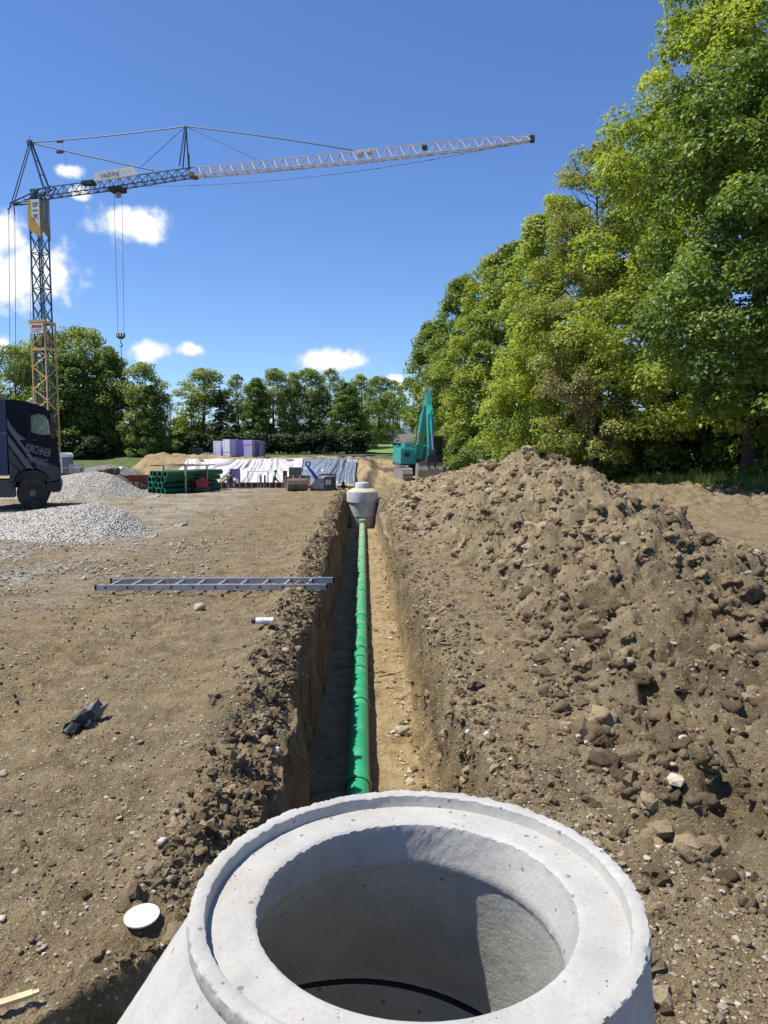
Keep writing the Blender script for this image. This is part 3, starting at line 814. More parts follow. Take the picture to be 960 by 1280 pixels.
stone(835, 945, 0.5, 0.09, 'thick brown clod at the foot of the spoil heap nearest the camera', 0.7, 0.2, 13, CLOD, cat='clod', name='soil_clod')
# ================================================================== OBJECTS
def m_concrete(name, c1, c2, bump=0.004):
    m, nt, b, _ = mat_base(name); p = pos(nt)
    f = nnoise(nt, p, 5, 7, 0.65)
    col = nramp(nt, f, [(0.35, c2), (0.62, c1)])
    st = nt.nodes.new('ShaderNodeMapping'); st.inputs['Scale'].default_value = (14, 14, 1.3); nt.links.new(p, st.inputs[0])
    s = nnoise(nt, st.outputs[0], 1.0, 5, 0.6)
    col = nmix(nt, nmath(nt, 'MULTIPLY', nmath(nt, 'SUBTRACT', s, 0.48, True), 0.7, True), col, tuple(x * 0.62 for x in c2))
    v = nt.nodes.new('ShaderNodeTexVoronoi'); v.inputs['Scale'].default_value = 42; nt.links.new(p, v.inputs['Vector'])
    s2 = nt.nodes.new('ShaderNodeSeparateColor'); nt.links.new(v.outputs['Color'], s2.inputs[0])
    hole = nmath(nt, 'MULTIPLY', nmath(nt, 'GREATER_THAN', s2.outputs[0], 0.84), nmath(nt, 'LESS_THAN', v.outputs['Distance'], nmath(nt, 'MULTIPLY', s2.outputs[1], 0.28)))
    col = nmix(nt, nmath(nt, 'MULTIPLY', hole, 0.75), col, tuple(x * 0.35 for x in c2))
    sm = nnoise(nt, p, 2.2, 6, 0.75)
    col = nmix(nt, nmath(nt, 'MULTIPLY', nmath(nt, 'SUBTRACT', sm, 0.54, True), 3.5, True), col, (0.36, 0.32, 0.25))
    fine = nnoise(nt, p, 90, 5, 0.7)
    col = nmix(nt, nmath(nt, 'MULTIPLY', nmath(nt, 'SUBTRACT', 0.5, fine), 2.0, True), col, tuple(x * 0.8 for x in c2))
    nt.links.new(col, b.inputs['Base Color']); b.inputs['Roughness'].default_value = 0.88; b.inputs['Specular IOR Level'].default_value = 0.25
    hh = nmath(nt, 'ADD', nmath(nt, 'MULTIPLY', fine, 0.6), nmath(nt, 'MULTIPLY', nnoise(nt, p, 25, 5, 0.65), 0.35))
    hh = nmath(nt, 'SUBTRACT', hh, nmath(nt, 'MULTIPLY', hole, 1.2))
    nbump(nt, b, hh, 0.8, bump)
    return m
CONC = m_concrete('new_concrete', (0.45, 0.437, 0.405), (0.36, 0.35, 0.325), 0.004)
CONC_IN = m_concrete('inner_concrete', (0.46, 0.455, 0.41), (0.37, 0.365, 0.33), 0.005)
CONC_FAR = m_concrete('far_concrete', (0.60, 0.60, 0.58), (0.50, 0.50, 0.49), 0.003)
RUBBER = M('black_rubber', (0.012, 0.012, 0.013), None, 8, 0.7)

# ---- near manhole
TOPC = (0.064, 1.452); BOTC = (-0.09, 1.43)
mh = empty('manhole', (0, 0, 0), 0, 'open concrete manhole cone with raised chipped rim in the foreground', 'manhole')
def lerp(a, b, t): return a + (b - a) * t
def ecc(z): 
    t = min(max((z - 0.44) / (0.978 - 0.44), 0), 1)
    return (lerp(BOTC[0], TOPC[0], t), lerp(BOTC[1], TOPC[1], t))
def rough_lathe(prof, n, name, mats, parent, mi_fn=None):
    """dense lathe with chipped edges; prof entries (r, z, chip amplitude)"""
    pr = []
    for (r0, z0, c0), (r1, z1, c1) in zip(prof[:-1], prof[1:]):
        k = max(1, int(math.hypot(r1 - r0, z1 - z0) / 0.009))
        for i in range(k):
            t = i / k
            pr.append((lerp(r0, r1, t), lerp(z0, z1, t), lerp(c0, c1, t)))
    pr.append(prof[-1])
    th = np.linspace(0, 2 * PI, n, endpoint=False)
    Rr = np.array([p[0] for p in pr])[:, None]; Zz = np.array([p[1] for p in pr])[:, None]; Cc = np.array([p[2] for p in pr])[:, None]
    cx = np.array([ecc(p[1])[0] for p in pr])[:, None]; cy = np.array([ecc(p[1])[1] for p in pr])[:, None]
    T = np.repeat(th[None], len(pr), 0)
    x0 = Rr * np.cos(T); y0 = Rr * np.sin(T)
    Z = Zz + 0 * T
    nA = fbm(x0 * 45, y0 * 45, Z * 45, 4, 201, 0.7)
    nB = fbm(x0 * 7, y0 * 7, Z * 7, 3, 205)
    big = -np.clip(fbm(x0 * 22, y0 * 22, Z * 22, 3, 209) - 0.22, 0, 1) * 0.05
    nA = nA - 0.35 * np.abs(fbm(x0 * 110, y0 * 110, Z * 110, 2, 221)) * 2
    dr = Cc * nA * 0.9 + Cc * big * 20 * 0.05 + 0.0015 * nB
    Z = Z + Cc * nA * 0.8 + Cc * big * 1.2 + 0.0008 * nB
    X = cx + (Rr + dr) * np.cos(T); Y = cy + (Rr + dr) * np.sin(T)
    k, nn_ = X.shape
    idx = np.arange(k * nn_).reshape(k, nn_)
    nx = np.roll(idx, -1, 1)
    F = np.stack([idx[:-1], nx[:-1], nx[1:], idx[1:]], -1).reshape(-1, 4)
    mi = None
    if mi_fn is not None:
        mi = np.repeat(np.array([mi_fn(i, pr) for i in range(k - 1)], dtype=np.int32), nn_)
    return np_mesh(name, np.stack([X, Y, Z], -1).reshape(-1, 3), F, mats, parent, True, mi=mi)
rough_lathe([(0.620, 0.452, 0.001), (0.620, 0.47, 0.001), (0.440, 0.978, 0.001), (0.4415, 0.983, 0.003), (0.442, 0.988, 0.004), (0.442, 1.006, 0.006), (0.4415, 1.0125, 0.008), (0.4385, 1.0145, 0.006), (0.430, 1.015, 0.002), (0.414, 1.0145, 0.002), (0.411, 1.013, 0.005), (0.409, 0.998, 0.001),
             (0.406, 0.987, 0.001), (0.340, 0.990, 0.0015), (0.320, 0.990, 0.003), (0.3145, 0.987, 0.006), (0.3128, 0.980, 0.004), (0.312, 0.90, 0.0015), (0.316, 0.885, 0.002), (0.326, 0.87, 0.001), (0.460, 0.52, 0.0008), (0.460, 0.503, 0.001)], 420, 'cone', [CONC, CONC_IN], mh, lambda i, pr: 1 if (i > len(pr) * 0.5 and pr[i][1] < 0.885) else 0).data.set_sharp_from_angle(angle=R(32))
rough_lathe([(0.460, 0.501, 0.0), (0.466, 0.498, 0.0), (0.466, 0.494, 0.0), (0.459, 0.490, 0.0)], 120, 'joint_seal', RUBBER, mh)
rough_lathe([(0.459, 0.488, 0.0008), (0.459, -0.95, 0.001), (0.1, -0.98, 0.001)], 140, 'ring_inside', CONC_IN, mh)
rough_lathe([(0.620, 0.446, 0.002), (0.620, -1.2, 0.001)], 140, 'shaft_ring', CONC, mh)
def rimstone(px, py, s, seed, col, label, mt=None):
    p = at_z(px, py, 0.975)
    tv, tf = ICO2
    q = tv * 1.5 + seed
    V_ = tv * np.array([s, s * 0.7, s * 0.5]) * (1 + 0.3 * vnoise(q[:, 0], q[:, 1], q[:, 2], seed))[:, None]
    o = np_mesh('stone', V_, tf, mt or CLOD, smooth=False, attr={'rnd': np.full(len(V_), col)})
    o.location = (p.x, p.y, 0.975); o.rotation_euler = (0, 0, seed)
    tag(o, label, 'stone')
rimstone(725, 1073, 0.011, 3, 1.0, 'small brown crumb of stone lying on the right of the manhole rim')
rimstone(510, 1008, 0.005, 4, 0.9, 'tiny brown crumb on the far side of the manhole rim')

rc = np.random.default_rng(12); n_ = 260
th_ = rc.uniform(0, 2 * PI, n_); rr_c = np.where(rc.uniform(0, 1, n_) < 0.6, rc.uniform(0.322, 0.34, n_), rc.uniform(0.34, 0.405, n_))
crm = scatter('crumbs', np.stack([TOPC[0] + rr_c * np.cos(th_), TOPC[1] + rr_c * np.sin(th_), np.full(n_, 0.9885)], -1), np.clip(rc.lognormal(math.log(0.0013), 0.45, n_), 0.0006, 0.0045), ICO1, m_stone('rim_crumb', [(0.22, 0.18, 0.13), (0.45, 0.42, 0.37), (0.5, 0.48, 0.44)], 0.001), 130, 0.3, 0.7)
crm.parent = mh
# ---- green pipeline
PZ = -0.965
pl = empty('sewer_pipeline', (0, 0, 0), 0, 'green plastic sewer pipeline of socketed pipes lying along the trench', 'pipeline')
def pipe_x(y): return -0.055 - 0.0262 * y
def m_pipe(name):
    m, nt, b, _ = mat_base(name); p = pos(nt)
    g = nt.nodes.new('ShaderNodeNewGeometry'); s = nt.nodes.new('ShaderNodeSeparateXYZ'); nt.links.new(g.outputs['Normal'], s.inputs[0])
    sp = nt.nodes.new('ShaderNodeSeparateXYZ'); nt.links.new(p, sp.inputs[0])
    col = nramp(nt, nnoise(nt, p, 3, 5, 0.6), [(0.3, (0.012, 0.27, 0.105)), (0.7, (0.020, 0.34, 0.14))])
    # dust settled on the far lengths and on the top right of the pipe
    dust = nmath(nt, 'MULTIPLY', nmath(nt, 'SUBTRACT', nmath(nt, 'ADD', nnoise(nt, p, 6, 6, 0.7), nmath(nt, 'MULTIPLY', sp.outputs[1], 0.020)), 0.70), 3.0, True)
    d2 = nmath(nt, 'MULTIPLY', nmath(nt, 'SUBTRACT', s.outputs[0], 0.72, True), 7.0, True)
    dd = nmath(nt, 'MAXIMUM', nmath(nt, 'MULTIPLY', dust, 0.75), d2)
    col = nmix(nt, nmath(nt, 'MULTIPLY', dd, 0.8), col, (0.42, 0.36, 0.26))
    nt.links.new(col, b.inputs['Base Color'])
    nt.links.new(nmath(nt, 'ADD', 0.46, nmath(nt, 'MULTIPLY', dd, 0.5)), b.inputs['Roughness'])
    return m
PIPE = m_pipe('green_pipe')
joints = [2.1, 4.15, 6.15, 8.15, 10.25, 12.25, 14.3, 16.3, 18.3, 20.3, 22.3, 24.3, 26.55]
for y0, y1 in zip(joints[:-1], joints[1:]):
    p0 = Vector((pipe_x(y0), y0, PZ)); p1 = Vector((pipe_x(y1), y1, PZ))
    d = (p1 - p0).normalized()
    sg = MB().tube(p0, p1, 0.100, 40).build('pipe', PIPE, pl, True)
    MB().path([p0 - d * 0.01, p0 + d * 0.001, p0 + d * 0.03, p0 + d * 0.035, p0 + d * 0.05, p0 + d * 0.12, p0 + d * 0.15],
              [0.104, 0.112, 0.112, 0.116, 0.116, 0.107, 0.1005], 40).build('socket', PIPE, sg, True)
    MB().path([p0 - d * 0.016, p0 - d * 0.0], [0.107, 0.107], 32).build('seal_ring', RUBBER, sg, True)

# ---- far manhole
fy = 27.0
fc = at_y(453, 640, fy)
def fz(py): return at_y(453, py, fy - 0.4).z
fm = empty('manhole', (fc.x, fy, 0), 0, 'tall grey concrete manhole standing at the far end of the trench', 'manhole')
k = 27.3 / FPX
MB().lathe([(15.0 * k, fz(668)), (16.8 * k, fz(661)), (16.9 * k, fz(646.5))], 48).build('manhole_base', m_concrete('pale_base_concrete', (0.50, 0.485, 0.45), (0.42, 0.41, 0.38), 0.003), fm, True)
MB().lathe([(17.3 * k, fz(646)), (17.5 * k, fz(637)), (18.2 * k, fz(629)), (19.4 * k, fz(628)), (19.6 * k, fz(617)), (19.4 * k, fz(615.5))], 48).build('shaft_ring', CONC_FAR, fm, True)
MB().lathe([(19.0 * k, fz(615.3)), (18.6 * k, fz(614.6)), (12.0 * k, fz(611.2)), (9.4 * k, fz(611.0))], 48).build('cover_slab', m_concrete('sandy_slab', (0.55, 0.49, 0.38), (0.47, 0.41, 0.31), 0.003), fm, True)
nk = MB().lathe([(8.9 * k, fz(611.6)), (8.9 * k, fz(605)), (8.0 * k, fz(603.8)), (6.5 * k, fz(604))], 40).build('neck_ring', CONC_FAR, fm, True)
MB().lathe([(0.12, 0), (0.125, 0.10), (0.10, 0.12)], 20).build('pipe_seal', PIPE, fm, True).location = (pipe_x(26.4) - fc.x, -0.58, -0.88)

# ---- ladder
ALU = M('aluminium', (0.50, 0.51, 0.52), (0.38, 0.39, 0.40), 12, 0.42, 0.55)
ALU_D = M('ladder_hole_plug', (0.03, 0.03, 0.03), None, 5, 0.6)
A0 = at_z(120, 737, 0.05); A1 = at_z(409, 736, 0.10)
B0 = at_z(139, 725.5, 0.05); B1 = at_z(416, 725.5, 0.10)
lad = empty('ladder', (A0.x, A0.y, 0), 0, 'aluminium ladder lying flat on the soil, its right end reaching the trench', 'ladder')
def rel(v): return v - Vector((A0.x, A0.y, 0))
B0.x = A0.x + 0.02; dirl = (A1 - A0).normalized(); perp = Vector((-dirl.y, dirl.x, 0)).normalized()
LW, LL = 0.46, (A1 - A0).length
zb = 0.075
for kx in (0, 1):
    o0 = rel(A0) + perp * (LW * kx); o0.z = zb; o1 = o0 + Vector((dirl.x, dirl.y, 0)) * (LL + 0.02 * kx); o1.z = zb + 0.05
    b = MB(); b.bar(o0, o1, 0.024, 0.070)
    for s in (-1, 1):
        b.bar(o0 + Vector((0, -0.004 if kx == 0 else 0.004, s * 0.032)), o1 + Vector((0, -0.004 if kx == 0 else 0.004, s * 0.032)), 0.034, 0.007)
    rl = b.build('rail', ALU, lad)
    for j in range(10):
        c = o0.lerp(o1, (0.13 + 0.281 * j) / LL)
        MB().tube(c + Vector((0, -0.0155, 0)), c + Vector((0, -0.011, 0)), 0.0155, 12).build('rung_end', ALU_D, rl)
    for c in (o0, o1):
        MB().bar(c - dirl * 0.012, c + dirl * 0.012, 0.036, 0.078).build('end_cap', RUBBER, rl)
for j in range(10):
    c0 = rel(A0) + dirl * (0.13 + 0.281 * j); c0.z = zb + 0.05 * (0.13 + 0.281 * j) / LL
    MB().bar(c0 + perp * 0.012, c0 + perp * (LW - 0.012), 0.028, 0.028).build('rung', ALU, lad)

# ---- spray can
p = at_z(331, 792, 0.05); zt = gz(p.x, p.y)
sc_ = empty('spray_can', (p.x, p.y, zt + 0.05), R(2), 'white spray can with black cap lying near the trench lip', 'spray can')
RY = Matrix.Rotation(PI / 2, 4, 'Y')
WHITE_P = M('white_paint', (0.78, 0.78, 0.77), (0.66, 0.66, 0.65), 5, 0.45)
MB().lathe([(0.024, -0.085), (0.031, -0.082), (0.0325, -0.078), (0.0325, 0.078), (0.031, 0.086), (0.022, 0.092)], 24, RY).build('can', WHITE_P, sc_, True)
MB().lathe([(0.024, -0.125), (0.027, -0.122), (0.028, -0.087), (0.02, -0.086)], 24, RY).build('cap', M('black_cap', (0.02, 0.02, 0.02), None, 5, 0.4), sc_, True)
MB().lathe([(0.0330, -0.03), (0.0330, 0.05)], 24, RY).build('label_band', M('can_label', (0.62, 0.63, 0.66), (0.45, 0.46, 0.5), 25, 0.5), sc_, True)
# ---- white lid
p = at_z(178, 1166, 0.02)
ld = empty('bucket_lid', (p.x, p.y, gz(p.x, p.y) + 0.008), 0.3, 'round white plastic lid lying on the soil left of the manhole', 'lid')
ld.rotation_euler = (R(5), R(-3), 0.2)
MB().lathe([(0.058, -0.002), (0.0655, -0.002), (0.0665, 0.001), (0.066, 0.005), (0.062, 0.006), (0.0595, 0.004), (0.0, 0.0035)][:-1] , 48).build('lid_rim', WHITE_P, ld, True)
MB().lathe([(0.0585, 0.0038), (0.03, 0.0036), (0.001, 0.0036)], 48).build('lid_panel', WHITE_P, ld, True)
# ---- wooden stake
p0, p1 = at_z(-40, 1262, 0.03), at_z(41, 1240, 0.03)
g0 = gz(p1.x, p1.y) + 0.02
wd = MB()
p0.z = g0; p1.z = g0 + 0.01
wd.bar(p0, p1, 0.030, 0.014); wd.bar(p1, p1 + (p1 - p0).normalized() * 0.02, 0.018, 0.010)
tag(wd.build('wooden_lath', M('fresh_wood', (0.62, 0.50, 0.30), (0.48, 0.37, 0.2), 14, 0.8, bump=0.002, bscale=60), None, bevel=0.002), 'pale split wooden lath poking in at the lower left', 'lath')
# ---- work glove
p = at_z(103, 902, 0.04)
gl = empty('work_glove', (p.x + 0.02, p.y + 0.02, gz(p.x, p.y)), R(-13), 'dirty black and grey work glove dropped on the soil', 'glove')
gl.scale = (0.9, 1.15, 1.15)
GREY_FAB = M('grey_knit', (0.17, 0.18, 0.18), (0.09, 0.10, 0.10), 60, 0.9, bump=0.004, bscale=120)
BLK_FAB = M('black_glove_rubber', (0.018, 0.02, 0.022), (0.035, 0.037, 0.04), 30, 0.55, bump=0.003, bscale=70)
def blob_tube(pts, rad, n, squash=1.0, seed=1, amp=0.15):
    b = MB(); b.path(pts, rad, n)
    out = []
    for v in b.v:
        f = 1 + amp * float(vnoise(np.array([v[0] * 60.]), np.array([v[1] * 60.]), np.array([v[2] * 60.]), seed)[0])
        out.append((v[0] * f, v[1] * f, max(0.004, v[2] * squash * f)))
    b.v = out
    return b
S_ = 1.25
blob_tube([(0.0, 0.135, 0.03), (0.0, 0.11, 0.045), (0.0, 0.08, 0.055), (0.0, 0.045, 0.05), (0, 0.02, 0.04)], [0.03, 0.058, 0.062, 0.05, 0.035], 16, 1.0, 3, 0.35).build('cuff', GREY_FAB, gl, True)
blob_tube([(0.0, 0.05, 0.045), (0.0, 0.0, 0.055), (-0.005, -0.05, 0.045), (-0.01, -0.09, 0.035)], [0.034, 0.040, 0.046, 0.035], 16, 1.0, 5, 0.3).build('palm', BLK_FAB, gl, True)
for fx, ln, cu in ((-0.05, 0.085, 0.0), (-0.027, 0.105, 0.005), (-0.004, 0.10, 0.008), (0.02, 0.08, 0.004)):
    blob_tube([(fx * 0.6, -0.07, 0.035), (fx, -0.11, 0.035 + cu), (fx * 1.15, -0.07 - ln * 0.8, 0.022), (fx * 1.2, -0.07 - ln, 0.015)], [0.016, 0.0145, 0.013, 0.007], 10, 1.0, int(fx * 1000) + 99, 0.2).build('finger', BLK_FAB, gl, True)
blob_tube([(0.03, -0.01, 0.04), (0.058, -0.045, 0.035), (0.062, -0.085, 0.022)], [0.018, 0.015, 0.009], 10, 1.0, 8, 0.2).build('thumb', BLK_FAB, gl, True)
MB().path([(-0.03, 0.045, 0.085), (-0.045, 0.0, 0.07), (-0.05, -0.06, 0.065), (-0.055, -0.10, 0.055)], 0.006, 6).build('trim', M('pale_trim', (0.4, 0.42, 0.40), None, 9, 0.8), gl, True)
# ---- steel pin driven into the trench side
p = at_z(478, 843, -0.9)
tag(MB().tube((p.x - 0.05, p.y, -0.93), (p.x + 0.16, p.y + 0.02, -0.90), 0.008, 8).build('iron_rod', M('dark_rust', (0.10, 0.05, 0.03), None, 8, 0.9)), 'short rusty rod jutting over the sandy trench floor', 'rod')

# ================================================================== TRUCK
NAVY = M('navy_paint', (0.005, 0.008, 0.019), (0.004, 0.006, 0.014), 1.2, 0.5, spec=0.15)
BLUEB = M('blue_body_paint', (0.018, 0.030, 0.11), (0.014, 0.022, 0.08), 1.2, 0.4, grime=0.1)
SILV = M('grey_decal', (0.11, 0.12, 0.13), (0.09, 0.095, 0.11), 3, 0.5)
SILV2 = M('dark_grey_decal', (0.04, 0.042, 0.048), None, 3, 0.5)
LETTER = M('silver_lettering', (0.20, 0.205, 0.215), None, 5, 0.4)
CHASS = M('chassis_black', (0.018, 0.018, 0.020), (0.03, 0.028, 0.026), 3, 0.7, grime=0.15)
TYRE = M('tyre_rubber', (0.022, 0.021, 0.020), (0.045, 0.04, 0.034), 4, 0.9, grime=0.35)
RIM = M('dusty_rim', (0.16, 0.16, 0.165), (0.09, 0.085, 0.08), 6, 0.55, 0.3)
def m_glass(name, tint=(0.75, 0.82, 0.82), a=0.35):
    m, nt, b, out = mat_base(name); nt.nodes.remove(b)
    t = nt.nodes.new('ShaderNodeBsdfTransparent'); t.inputs[0].default_value = (*tint, 1)
    g = nt.nodes.new('ShaderNodeBsdfGlossy'); g.inputs['Roughness'].default_value = 0.03
    f = nt.nodes.new('ShaderNodeFresnel'); f.inputs[0].default_value = 1.5
    mm = nt.nodes.new('ShaderNodeMixShader')
    nt.links.new(nmath(nt, 'ADD', f.outputs[0], 0.03), mm.inputs[0]); nt.links.new(t.outputs[0], mm.inputs[1]); nt.links.new(g.outputs[0], mm.inputs[2])
    nt.links.new(mm.outputs[0], out.inputs[0])
    return m
GLASS = m_glass('window_glass', (0.62, 0.70, 0.68))
TY = 22.0
def tx(px): return (px - 75) / FPX * (TY + 0.02)
def tz(py): return at_y(40, py, TY).z
t_org = Vector(((75 - 480) / FPX * (TY + 0.1), TY, 0.0))
tg = gz(t_org.x - 1, TY + 1)
truck = empty('dump_truck', t_org, R(22), 'dark blue tipper truck parked at the left edge with silver lettering on its door', 'truck')
def plate(outline, holes, y, thick, name, mat, parent):
    bm = bmesh.new()
    for loop in [outline] + holes:
        vs = [bm.verts.new((x, y, z)) for x, z in loop]
        for i in range(len(vs)): bm.edges.new((vs[i], vs[(i + 1) % len(vs)]))
    bmesh.ops.triangle_fill(bm, use_beauty=True, use_dissolve=False, edges=bm.edges[:])
    r = bmesh.ops.extrude_face_region(bm, geom=bm.faces[:])
    for v in r['geom']:
        if isinstance(v, bmesh.types.BMVert): v.co.y += thick
    bmesh.ops.recalc_face_normals(bm, faces=bm.faces)
    me = bpy.data.meshes.new(name); bm.to_mesh(me); bm.free()
    return link(name, me, mat, parent)
cab_px = [(8, 597), (8, 498), (14, 497), (30, 499), (46, 503), (56, 507), (63, 513), (66.5, 522), (69.5, 540), (71.5, 556), (72.5, 572), (73.5, 583), (73.5, 598), (60, 601), (57, 593), (51, 587), (43, 584), (31, 584), (23, 588), (17, 594), (15, 601), (8, 601)]
cab = [(tx(a), tz(b)) for a, b in cab_px]
win = [(tx(a), tz(b)) for a, b in [(38, 517), (49, 514.5), (58, 517), (61, 523), (63, 535), (63, 541.5), (50, 541.5), (38, 538)]]
W = 2.5
plate(cab, [win], 0.0, 0.06, 'cab_side', NAVY, truck)
plate(cab, [win], W - 0.06, 0.06, 'cab_side', NAVY, truck)
def skin(poly, i0, i1, y0, y1, name, mat, inset=0.0):
    b = MB(); pts = poly[i0:i1 + 1]
    vs = []
    for x_, z_ in pts: vs += [(x_, y0, z_), (x_, y1, z_)]
    for x_, z_ in pts: vs += [(x_ - 0.05, y0, z_ - 0.03), (x_ - 0.05, y1, z_ - 0.03)]
    n = len(pts); fs = []
    for i in range(n - 1):
        fs.append((2 * i, 2 * i + 1, 2 * i + 3, 2 * i + 2)); k_ = 2 * n
        fs.append((k_ + 2 * i, k_ + 2 * i + 2, k_ + 2 * i + 3, k_ + 2 * i + 1))
    b.add(vs, fs)
    return b.build(name, mat, truck, True)
skin(cab, 1, 6, 0.062, W - 0.062, 'cab_roof', NAVY)
skin(cab, 6, 9, 0.062, W - 0.062, 'windscreen', GLASS)
skin(cab, 9, 12, 0.062, W - 0.062, 'front_grille', CHASS)
MB().box(tx(8) - 0.0, tx(8) + 0.05, 0.06, W - 0.06, tz(597), tz(498) - 0.02).build('cab_back', NAVY, truck)
MB().box(tx(8) + 0.05, tx(73), 0.06, W - 0.06, tz(600) , tz(586)).build('cab_floor', CHASS, truck)
for yy in (0.012, W - 0.016):
    plate(win, [], yy, 0.004, 'side_window', GLASS, truck)
# window surround, trims, decals (near side)
b = MB()
for q0, q1 in zip(win, win[1:] + win[:1]): b.bar((q0[0], -0.006, q0[1]), (q1[0], -0.006, q1[1]), 0.012, 0.03, up=(0, 1, 0))
b.build('window_frame', CHASS, truck)
def decal(poly, name, mat, dy=-0.004):
    o = plate([(tx(a), tz(c)) for a, c in poly], [], dy, 0.003, name, mat, truck); return o
decal([(8, 520), (13, 530), (22, 541), (31, 547), (20, 548), (14, 540), (8, 533)], 'decal_flash', SILV)
decal([(8, 541), (40, 585), (34, 583), (30, 583), (8, 552)], 'decal_stripe', SILV, -0.005)
decal([(8, 556), (27, 583), (23, 587), (8, 572)], 'decal_stripe', SILV2, -0.0045)
decal([(8, 574), (20, 586), (15, 594), (13, 600), (8, 600)], 'decal_stripe', SILV2, -0.0052)
decal([(9, 530), (39, 570), (42, 572), (40, 573.5), (36, 572), (9, 535)], 'decal_stripe', SILV, -0.0056)
decal([(42, 573), (60, 577), (73, 583), (73, 597), (61, 600), (57, 592), (50, 586), (43, 583)], 'lower_panel', SILV2, -0.0048)
text_on('KIRCHNER', 0.315, LETTER, truck, (tx(46.5), -0.009, tz(561.2)), (PI / 2, R(14.5), 0), 'door_lettering', sx=0.50, bold=0.002)
text_on('TRAINING', 0.275, LETTER, truck, (tx(44.0), -0.009, tz(574.0)), (PI / 2, R(14.5), 0), 'door_lettering', sx=0.50, bold=0.001)
b = MB(); b.box(tx(35), tx(35.4), -0.004, 0.0, tz(583), tz(512)); b.box(tx(66.2), tx(66.6), -0.004, 0, tz(585), tz(540)); b.build('door_gap', CHASS, truck)
MB().box(tx(40), tx(45), -0.03, -0.005, tz(549), tz(547)).build('door_handle', CHASS, truck, bevel=0.006)
# mirror
mi = MB().box(tx(63.6), tx(68.4), -0.22, -0.04, tz(546), tz(520)).build('mirror', CHASS, truck, bevel=0.03)
MB().bar((tx(66), -0.05, tz(519)), (tx(64), 0.05, tz(514)), 0.03).build('mirror_arm', CHASS, mi)
# sun visor, beacons
MB().prism([(tx(60), tz(509)), (tx(67), tz(516)), (tx(66), tz(518)), (tx(59), tz(512))], 0.08, W - 0.08).build('sun_visor', NAVY, truck)
bc = MB().lathe([(0.05, 0), (0.055, 0.02), (0.055, 0.12), (0.03, 0.15)], 16).build('beacon', WHITE_P, truck, True); bc.location = (tx(39.5), 0.35, tz(501))
bc = MB().lathe([(0.05, 0), (0.055, 0.02), (0.055, 0.07), (0.03, 0.09)], 16).build('beacon', M('amber_lens', (0.5, 0.2, 0.05), None, 5, 0.3), truck, True); bc.location = (tx(44.5), 0.9, tz(502.5))
MB().tube((tx(46), 0.4, tz(504)), (tx(56), 0.4, tz(505)), 0.025).build('roof_bar', CHASS, truck)
# bumper
MB().prism([(tx(60), tz(613)), (tx(60), tz(602)), (tx(72), tz(600)), (tx(75), tz(603)), (tx(75), tz(610)), (tx(72), tz(613.5)), (tx(64), tz(614))], -0.01, W + 0.01).build('bumper', CHASS, truck, bevel=0.04)
MB().box(tx(56), tx(61), 0.02, 0.4, tz(612), tz(598)).build('step', CHASS, truck, bevel=0.02)
# seat and steering wheel seen through the window
MB().box(tx(38), tx(44), 0.35, 0.9, tz(560), tz(530)).build('seat', CHASS, truck, bevel=0.05)
b = MB(); cst = Vector((tx(60), 0.65, tz(540)))
ring = [cst + Vector((0.10 * math.cos(a_) , 0.21 * math.sin(a_), 0.18 * math.cos(a_))) for a_ in np.linspace(0, 2 * PI, 17)]
b.path(ring, 0.014, 6); b.build('steering_wheel', CHASS, truck, True)
# wheel arch, tank panel, wheels
arch = [(tx(37) + 0.60 * math.cos(a_), tz(612) + 0.60 * math.sin(a_)) for a_ in np.linspace(R(8), R(172), 15)]
arch2 = [(tx(37) + 0.55 * math.cos(a_), tz(612) + 0.55 * math.sin(a_)) for a_ in np.linspace(R(172), R(8), 15)]
b = MB()
for i in range(14): b.prism([arch[i], arch[i + 1], arch2[13 - i], arch2[14 - i]], -0.02, 0.55)
b.build('mudguard', CHASS, truck)
MB().box(tx(-25), tx(14), 0.03, 0.5, tz(619), tz(597)).build('side_panel', M('dull_grey_panel', (0.075, 0.077, 0.085), None, 2, 0.5, grime=0.2), truck, bevel=0.02)
MB().box(tx(-150), tx(60), 0.75, 1.05, 0.62, 0.85).build('chassis_beam', CHASS, truck)
MB().box(tx(-150), tx(60), 1.45, 1.75, 0.62, 0.85).build('chassis_beam', CHASS, truck)
